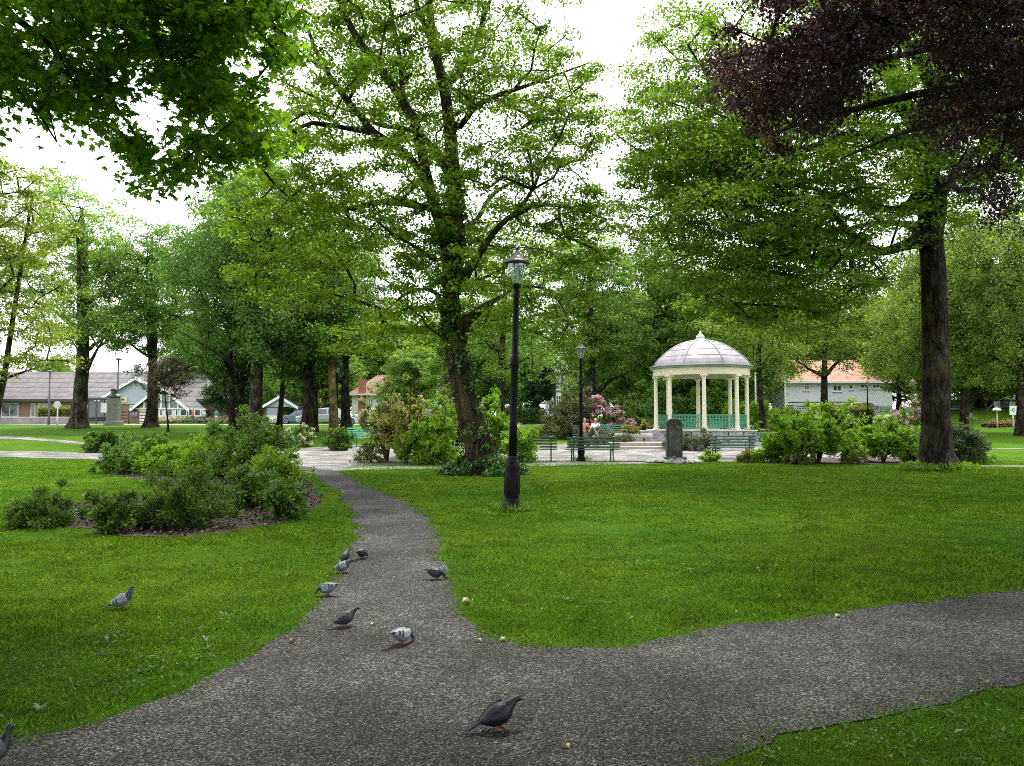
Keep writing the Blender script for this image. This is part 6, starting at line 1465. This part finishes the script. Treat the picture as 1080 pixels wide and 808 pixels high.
# ------------------------------------------------------------------ people (small and far)
SKIN = solid('skin', (.45, .28, .2), .5, var=.05)
def skinned(name, verts, edges, radii, mat, par, sub=2, root=0):
    me = bpy.data.meshes.new(name); me.from_pydata(verts, edges, []); o_ = link(name, me, par)
    me.skin_vertices or o_.modifiers.new('s', 'SKIN')
    if not o_.modifiers: o_.modifiers.new('s', 'SKIN')
    sv = me.skin_vertices
    if not sv:
        bpy.context.view_layer.objects.active = o_; bpy.context.view_layer.update(); sv = me.skin_vertices
    for i, r_ in enumerate(radii): sv[0].data[i].radius = (r_, r_) if not hasattr(r_, '__len__') else r_
    sv[0].data[root].use_root = True
    ss = o_.modifiers.new('u', 'SUBSURF'); ss.levels = sub; ss.render_levels = sub
    me.materials.append(mat); return o_
def person(label, loc, rz, top, legs, hair, pose='stand', k=1.0):
    t = thing('person', label, 'person', loc, rz, group=None, scale=k)
    sit = pose == 'sit'; hz_ = .5 if sit else .92
    J = {}; V = []; E = []; Rr = []
    def v(n, x, y, z, r_, par=None):
        J[n] = len(V); V.append((x, y, z)); Rr.append(r_)
        if par: E.append((J[par], J[n]))
    v('pel', 0, 0, hz_, (.15, .11)); v('waist', 0, 0, hz_ + .2, (.13, .1), 'pel'); v('chest', 0, .01, hz_ + .4, (.17, .12), 'waist'); v('neck', 0, .01, hz_ + .56, .055, 'chest'); v('head0', 0, -.01, hz_ + .64, .075, 'neck'); v('head', 0, -.02, hz_ + .74, .098, 'head0'); v('crown', 0, 0, hz_ + .81, .07, 'head'); v('nose', 0, -.12, hz_ + .715, .016, 'head')
    for s, nm in ((-1, 'l'), (1, 'r')):
        v('sh' + nm, s * .17, .01, hz_ + .5, .055, 'chest'); sw = .12 * s if pose == 'walk' else 0
        if sit: arm = [(s * .24, -.02, hz_ + .24), (s * .16, -.26, hz_ + .16)]
        else: arm = [(s * .24, .02 + sw, hz_ + .22), (s * .25, -.08 + sw * 2, hz_ + .0)]
        v('el' + nm, *arm[0], .042, 'sh' + nm); v('wr' + nm, *arm[1], .028, 'el' + nm)
        d = (Vector(arm[1]) - Vector(arm[0])).normalized(); pm = Vector(arm[1]) + d * .07; v('pa' + nm, *pm, (.032, .02), 'wr' + nm)
        for q in range(4): tip = pm + d * (.075 + .01 * (q in (1, 2))) + Vector((0, (q - 1.5) * .02, 0)); v(f'f{q}{nm}', *tip, .009, 'pa' + nm)
        th_ = Vector(arm[1]) + d * .06 + Vector((-s * .02, -.05, 0)); v('th' + nm, *th_, .01, 'wr' + nm)
        st = .2 * s if pose == 'walk' else 0
        if sit: leg = [(s * .1, -.42, .5), (s * .1, -.44, .09), (s * .1, -.6, .04)]
        else: leg = [(s * .1, -.02 - st * .5, .5), (s * .1, .04 - st, .09), (s * .1, -.12 - st, .04)]
        v('hip' + nm, s * .09, 0, hz_ - .06, .085, 'pel'); v('kn' + nm, *leg[0], .055, 'hip' + nm); v('an' + nm, *leg[1], .036, 'kn' + nm); v('toe' + nm, *leg[2], .03, 'an' + nm)
    skinned('body', V, E, Rr, SKIN, t)
    def sub(names, grow_, nm, mat):
        ids = [J[n] for n in names]; mp = {a: i for i, a in enumerate(ids)}; ee = [(mp[a], mp[b_]) for a, b_ in E if a in mp and b_ in mp]
        rr = [tuple(x + grow_ for x in (Rr[a] if hasattr(Rr[a], '__len__') else (Rr[a],) * 2)) for a in ids]; return skinned(nm, [V[a] for a in ids], ee, rr, mat, t)
    sub(['pel', 'waist', 'chest', 'shl', 'ell', 'wrl', 'shr', 'elr', 'wrr'], .022, 'jacket', top)
    sub(['pel', 'hipl', 'knl', 'anl', 'hipr', 'knr', 'anr'], .018, 'trousers', legs)
    for n_ in 'lr': sub(['an' + n_, 'toe' + n_], .014, 'shoe', DGREY)
    hv = [(0, .02, hz_ + .80), (0, .06, hz_ + .74), (0, .05, hz_ + .66)]; skinned('hair', hv, [(0, 1), (1, 2)], [.085, .085, .05], hair, t)
    return t
H1 = solid('brown hair', (.06, .035, .02), .6); RED = solid('red cloth', (.55, .05, .05), .8); ORG = solid('coral cloth', (.6, .16, .12), .8); JEAN = solid('denim', (.08, .12, .2), .8); TEAL = solid('teal cloth', (.05, .25, .25), .8); GRYC = solid('pale grey cloth', (.5, .5, .5), .8)
person('person in a red top walking before the flower bed by the glazed gable', gx(203.5, 82), R(90), RED, JEAN, H1, 'walk', .88)
person('person in pale clothes and blue trousers standing right of the red top', gx(215.5, 83), R(180), GRYC, JEAN, H1, 'stand', .85)
person('person in teal standing farthest right near the glazed gable', gx(228.5, 83), R(200), TEAL, GRYC, H1, 'stand', .88)
pb = gx(621, 40.6)
sb_ = bench('dark green bench carrying two seated people beside the pink rhododendron', pb, R(10), 1.7, GREENP)
person('person in a coral red top seated on the bench by the pink rhododendron', pb + Vector((-.22, -.05, -.02)), R(10), ORG, JEAN, H1, 'sit')
person('person in white seated beside the coral red top', pb + Vector((.34, .0, -.02)), R(-5), WHITE, GRYC, solid('fair hair', (.35, .25, .12), .6), 'sit')

# ------------------------------------------------------------------ pigeons
PG = {
 'grey': dict(b=(.16, .175, .20), n=(.04, .075, .07), w=(.27, .30, .34), bar=(.012, .013, .016), t=(.05, .055, .065)),
 'pale': dict(b=(.2, .22, .25), n=(.06, .09, .09), w=(.38, .42, .46), bar=(.012, .012, .014), t=(.05, .05, .06)),
 'cheq': dict(b=(.04, .045, .055), n=(.012, .022, .022), w=(.055, .062, .075), bar=(.015, .016, .02), t=(.03, .033, .04)),
 'dark': dict(b=(.008, .011, .017), n=(.005, .009, .012), w=(.008, .011, .018), bar=(.006, .007, .009), t=(.012, .015, .022)),
}
def featherm(name, col, speck=None, rough=.5):
    if name in MATS: return MATS[name]
    m, t, o = new_mat(name); p = N(t, 'BsdfPrincipled'); p.inputs['Roughness'].default_value = rough; p.inputs['Specular IOR Level'].default_value = .35
    co = coords(t); v = N(t, 'TexVoronoi'); v.inputs['Scale'].default_value = 70; mp = N(t, 'Mapping'); mp.inputs['Scale'].default_value = (.45, 1, 1); t.links.new(co, mp.inputs['Vector']); t.links.new(mp.outputs[0], v.inputs['Vector'])
    c = ramp(t, v.outputs['Distance'], [(0, tuple(x * 1.2 for x in col)), (.8, tuple(x * .65 for x in col))])
    if speck:
        v2 = N(t, 'TexVoronoi'); v2.inputs['Scale'].default_value = 62; t.links.new(co, v2.inputs['Vector']); sep = N(t, 'SeparateColor'); t.links.new(v2.outputs['Color'], sep.inputs[0])
        c = mixcol(t, ramp(t, sep.outputs[0], [(.68, g3(0)), (.72, g3(1))]), c, speck)
    t.links.new(c, p.inputs['Base Color']); bp = N(t, 'Bump'); bp.inputs['Strength'].default_value = .4; bp.inputs['Distance'].default_value = .003
    t.links.new(v.outputs['Distance'], bp.inputs['Height']); t.links.new(bp.outputs[0], p.inputs['Normal']); t.links.new(p.outputs[0], o.inputs[0]); MATS[name] = m; return m
FOOT = solid('pigeon foot', (.28, .08, .065), .6); BEAK = solid('pigeon beak', (.05, .05, .05), .4); CERE = solid('pigeon cere', (.6, .58, .55), .6); EYE = solid('pigeon eye', (.2, .05, .01), .3); PUP = solid('pupil', (.005, .005, .005), .1)
def pigeon(label, loc, rz, col, pose='up', stepf=0., k=1.):
    """faces +x in its own space"""
    P_ = PG[col]; t = thing('pigeon', label, 'pigeon', loc, rz, group='pigeons', scale=k)
    bm_, nm_, wm_, tm_ = (featherm(f'{col} {q}', P_[q[0]], **({'speck': (.25, .27, .3)} if False else {})) for q in ('body', 'neck', 'wing', 'tail'))
    tilt = {'up': R(24), 'walk': R(20), 'peck': R(-12)}[pose]
    hgt = .10
    def rot(x, z): return (x * math.cos(tilt) - z * math.sin(tilt), hgt + x * math.sin(tilt) + z * math.cos(tilt))
    sp = [(-.125, .004, .014, .010), (-.11, .002, .032, .022), (-.085, -.002, .048, .038), (-.05, -.006, .061, .056), (-.015, -.009, .068, .066), (.02, -.008, .067, .068), (.05, -.002, .057, .060), (.074, .010, .042, .045)]
    S = [(*rot(x, z), a, b_) for x, z, a, b_ in sp]; hx, hz2 = S[-1][0], S[-1][1]
    if pose == 'up': neck = [(.012, .018, .033, .034), (.019, .038, .026, .026), (.022, .056, .021, .022), (.026, .070, .020, .021), (.035, .081, .020, .020), (.047, .082, .016, .017), (.057, .078, .008, .010)]
    elif pose == 'walk': neck = [(.020, .012, .034, .035), (.036, .022, .027, .028), (.048, .029, .022, .023), (.060, .034, .020, .021), (.073, .036, .019, .020), (.085, .033, .015, .0155), (.094, .029, .008, .010)]
    else: neck = [(.018, -.004, .031, .031), (.036, -.018, .024, .024), (.048, -.034, .0195, .0195), (.056, -.048, .0185, .019), (.064, -.060, .018, .018), (.071, -.070, .014, .0145), (.076, -.078, .008, .009)]
    S += [(hx + x, hz2 + z, a, b_) for x, z, a, b_ in neck]; seg = 16; mb = MB(); vs = []
    for i, (x, z, a, b_) in enumerate(S):
        q0 = S[max(i - 1, 0)]; q1 = S[min(i + 1, len(S) - 1)]; d = Vector((q1[0] - q0[0], 0, q1[1] - q0[1])).normalized(); n = Vector((-d.z, 0, d.x))
        for j in range(seg):
            an = 2 * math.pi * j / seg; vs.append(Vector((x, 0, z)) + n * (math.cos(an) * b_) + Vector((0, math.sin(an) * a, 0)))
    mb.add(vs, []); base = 0
    for i in range(len(S) - 1):
        for j in range(seg): mb.f.append([i * seg + j, i * seg + (j + 1) % seg, (i + 1) * seg + (j + 1) % seg, (i + 1) * seg + j]); mb.mi.append(1 if i >= 6 else 0)
    mb.f.append(list(range(seg - 1, -1, -1))); mb.mi.append(0); mb.f.append(list(range((len(S) - 1) * seg, len(S) * seg))); mb.mi.append(1)
    mb.build('body', [bm_, nm_], t, smooth=True)
    hd = S[-3]; tip = S[-1]; d = Vector((tip[0] - S[-2][0], 0, tip[1] - S[-2][1])).normalized(); d = (d + Vector((0, 0, -.15))).normalized()
    q = Vector((tip[0], 0, tip[1])); MB().tube([q - d * .004, q + d * .008, q + d * .017, q + d * .023 - Vector((0, 0, .002))], [.0065, .005, .0038, .001], 8).build('beak', BEAK, t, smooth=True)
    MB().lathe([(.001, -.004), (.005, -.002), (.005, .002), (.001, .004)], 8).build('cere', CERE, t, xf=Matrix.Translation(q + d * .004 + Vector((0, 0, .005))))
    for s in (-1, 1):
        e = Vector((hd[0] + .006, s * hd[2] * .93, hd[1] + .003)); ey = MB().lathe([(.0005, -.0045), (.0035, -.003), (.0048, 0), (.0035, .003), (.0005, .0045)], 10).build('eye', EYE, t, xf=Matrix.Translation(e)); MB().lathe([(.0005, -.002), (.0024, 0), (.0005, .002)], 8).build('pupil', PUP, ey, xf=Matrix.Translation(e + Vector((0, s * .0042, 0))))
    # wings: shell over the flank, folded primaries to the tail, two dark bars
    for s in (-1, 1):
        nu, nv = 15, 7; vs = []; fs = []; mi = []
        for i in range(nu):
            u = i / (nu - 1); x = .058 - .215 * u; top_ = .052 - .038 * u ** 1.5; bot = -.036 * math.sin(min(1, u * 1.5 + .12) * math.pi) ** .6 * (1 - u) - .0 + .008 * u - .004
            if u > .6: top_ = .034 - .030 * (u - .6) / .4 ; bot = min(bot, -.014 + .014 * (u - .6) / .4)
            a_ = np.interp(x, [q_[0] for q_ in sp], [q_[2] for q_ in sp]) if x > -.125 else .014
            zc_ = np.interp(x, [q_[0] for q_ in sp], [q_[1] for q_ in sp]); bb = np.interp(x, [q_[0] for q_ in sp], [q_[3] for q_ in sp])
            for j in range(nv):
                v_ = j / (nv - 1); z = top_ + (bot - top_) * v_; zr_ = max(-.95, min(.95, (z - zc_) / max(bb, .012) )); yw = a_ * math.sqrt(max(.05, 1 - zr_ * zr_ * .9)) + .005
                if u > .5: yw = yw * (1 - (u - .5) * .9) + .004
                X_w, Z_w = rot(x, z); vs.append((X_w, s * yw, Z_w))
        n0 = len(vs); vs += [(v_[0], v_[1] - s * .005, v_[2]) for v_ in vs]
        mb = MB(); mb.add(vs, [])
        for i in range(nu - 1):
            
            for j in range(nv - 1):
                bar = i in (6, 8) or (col == 'cheq' and (i + j) % 3 == 0 and i > 2); mt = 1 if (bar and col != 'dark') or i >= 11 else 0
                m__ = mt
                f_ = [i * nv + j, (i + 1) * nv + j, (i + 1) * nv + j + 1, i * nv + j + 1]
                if s < 0: f_ = f_[::-1]
                mb.f.append(f_); mb.mi.append(m__); mb.f.append([n0 + q_ for q_ in reversed(f_)]); mb.mi.append(m__)
        rim = [i * nv for i in range(nu)] + [(nu - 1) * nv + j for j in range(1, nv)] + [i * nv + nv - 1 for i in range(nu - 2, -1, -1)] + [j for j in range(nv - 2, 0, -1)]
        for q_ in range(len(rim)): a_, b_ = rim[q_], rim[(q_ + 1) % len(rim)]; mb.f.append([a_, b_, n0 + b_, n0 + a_]); mb.mi.append(0)
        mb.build('wing', [wm_, featherm(f'{col} bar', P_['bar'])], t, smooth=True)
    tl = [rot(-.10, .006), rot(-.15, .004), rot(-.195, -.002), rot(-.215, -.004)]; vs = []
    for (x, z), wd, th_ in zip(tl, (.020, .023, .028, .026), (.010, .006, .004, .003)):
        vs += [(x, -wd, z - th_ * .6), (x, 0, z - th_), (x, wd, z - th_ * .6), (x, wd, z + th_ * .2), (x, 0, z + th_), (x, -wd, z + th_ * .2)]
    mb = MB(); mb.add(vs, [[i * 6 + j, i * 6 + (j + 1) % 6, (i + 1) * 6 + (j + 1) % 6, (i + 1) * 6 + j] for i in range(3) for j in range(6)] + [[5, 4, 3, 2, 1, 0], [18, 19, 20, 21, 22, 23]]); mb.build('tail', featherm(f'{col} tail2', P_['t']), t, smooth=True)
    for s in (-1, 1):
        fx = .012 + s * stepf; xk, zk = rot(-.008, -.045); leg = MB(); ank = Vector((fx - .006, s * .022, .006))
        leg.tube([(xk, s * .02, zk + .012), (xk - .004, s * .022, zk * .55 + .006), tuple(ank)], [.012, .0055, .0042], 8)
        for (dx, dy) in ((.036, 0), (.028, .018), (.028, -.018), (-.02, 0)): leg.tube([tuple(ank), (ank.x + dx * .5, ank.y + dy * .5, .007), (ank.x + dx, ank.y + dy, .0035)], [.0042, .0036, .0018], 6)
        leg.build('leg', FOOT, t, smooth=True)
    return t
def pg(px, py): p = gnd(px, py); p.z += .007; return p
PK = .74
pigeon('near black pigeon stepping right at the bottom of the path', pg(525, 771), R(22), 'dark', 'walk', .018, .84)
pigeon('pale grey pigeon with two black wing bars in the middle of the path', pg(424, 681), R(48), 'pale', 'peck', .01, PK)
pigeon('chequered dark pigeon left of the pale barred one', pg(364, 662), R(35), 'cheq', 'walk', .008, PK)
pigeon('grey pigeon with its head down to the left at the path edge', pg(345, 629), R(178), 'grey', 'peck', .012, PK)
pigeon('grey pigeon with a dark tail at the grass edge just below the two dark pigeons', pg(361, 605), R(8), 'grey', 'walk', .012, PK)
pigeon('dark pigeon standing right behind the grey one at the path edge', pg(363, 594), R(75), 'dark', 'walk', .005, PK)
pigeon('dark pigeon facing away farthest up the gravel path', pg(382, 590), R(70), 'cheq', 'peck', .008, PK)
pigeon('dark chequered pigeon pecking at the right edge of the path', pg(459, 612), R(-8), 'cheq', 'peck', .012, PK)
pigeon('grey pigeon standing upright on the left lawn', pg(128, 643), R(18), 'grey', 'up', .008, .78)
pigeon('dark pigeon cut by the bottom left corner', pg(-9, 812), R(60), 'cheq', 'up', .008, PK)
pigeon('tiny looking far pigeon on the pale gravel by the drain grate', pg(330, 498), R(80), 'cheq', 'up', .008, PK)

# ------------------------------------------------------------------ stones, litter, fallen leaves
def rock(label, loc, s, mat, seed, name='stone'):
    random.seed(seed); bm = bmesh.new(); bmesh.ops.create_icosphere(bm, subdivisions=3, radius=1)
    for v in bm.verts: n_ = 1 + .35 * mnoise.noise(v.co * 1.3 + Vector((seed, 0, 0))) + .12 * mnoise.noise(v.co * 4); v.co = Vector((v.co.x * n_ * s[0], v.co.y * n_ * s[1], max(-.3, v.co.z * n_) * s[2]))
    me = bpy.data.meshes.new(name); bm.to_mesh(me); bm.free(); me.materials.append(mat); me.polygons.foreach_set('use_smooth', [True] * len(me.polygons)); return tag(link(name, me, None, loc), label, 'stone', 'stones on the mulch bed')
SB = solid('blue grey stone', (.2, .23, .25), .8, var=.3, scale=8, bump=.4)
rock('flat blue grey stone by the dark feathery shrub', gnd(79, 544), (.17, .12, .09), SB, 1); rock('smaller blue grey stone left of the small leafy shrub', gnd(100, 549), (.11, .1, .07), SB, 2)
rock('flat grey stone between the small leafy shrub and the round one', gnd(131, 551), (.15, .12, .08), SB, 3); rock('pinkish stone behind the left end of the mulch bed', gnd(146, 538), (.14, .1, .1), solid('pinkish stone', (.3, .2, .17), .85, var=.3, bump=.4), 4)
b = gnd(238, 531); t = thing('dead_branch', 'grey brown dead branch lying on the mulch', 'branch', b)
mb = MB(); mb.tube([(-.3, 0, .06), (-.05, .05, .12), (.2, .02, .1), (.42, .1, .2)], [.035, .04, .03, .012], 7); mb.tube([(.0, .04, .11), (.1, -.12, .16), (.24, -.2, .2)], [.02, .014, .006], 6); mb.build('wood', BARK_G, t, smooth=True)
def fallen(label, px, py, s, col, rz, seed):
    r = np.random.default_rng(seed); T, fc = LEAF['oval']; T = T.copy(); T[:, 2] = T[:, 2] * 2.5 + .35; T[3, 2] = .1; T[0, 2] = .05
    me = quick_mesh('fallen_leaf', T * s, 6, fc, leafmat(f'fallen leaf {seed}', col, tuple(c * 1.1 for c in col), .15, var=.05)); o_ = link('fallen_leaf', me, None, gnd(px, py) + Vector((0, 0, .008))); o_.rotation_euler = (0, 0, rz); sm = o_.modifiers.new('s', 'SOLIDIFY'); sm.thickness = .0015
    return tag(o_, label, 'leaf', 'fallen leaves on the path')
fallen('curled cream leaf at the lawn edge below the pecking pigeon', 487, 638, .085, (.5, .47, .3), .5, 1)
fallen('small cream leaf on the path left of the pale barred pigeon', 392, 661, .04, (.6, .58, .35), 1.5, 2)
fallen('pale leaf near the lawn corner where the paths meet', 527, 678, .05, (.5, .5, .35), .2, 3)
fallen('tan leaf at the bottom middle, right of the black pigeon', 601, 793, .04, (.5, .38, .2), 2.2, 4)
fallen('yellow green leaf on the path by the lawn corner', 508, 679, .045, (.35, .35, .08), 2.8, 5)
fallen('tan leaf at the right along the lower path edge', 1041, 724, .045, (.45, .3, .18), 1.2, 6)
fallen('pale leaf on the path along the right lawn edge', 881, 653, .05, (.5, .5, .42), .4, 7)
fallen('brown leaf at the left lawn edge of the path', 305, 680, .05, (.25, .17, .1), .9, 8)
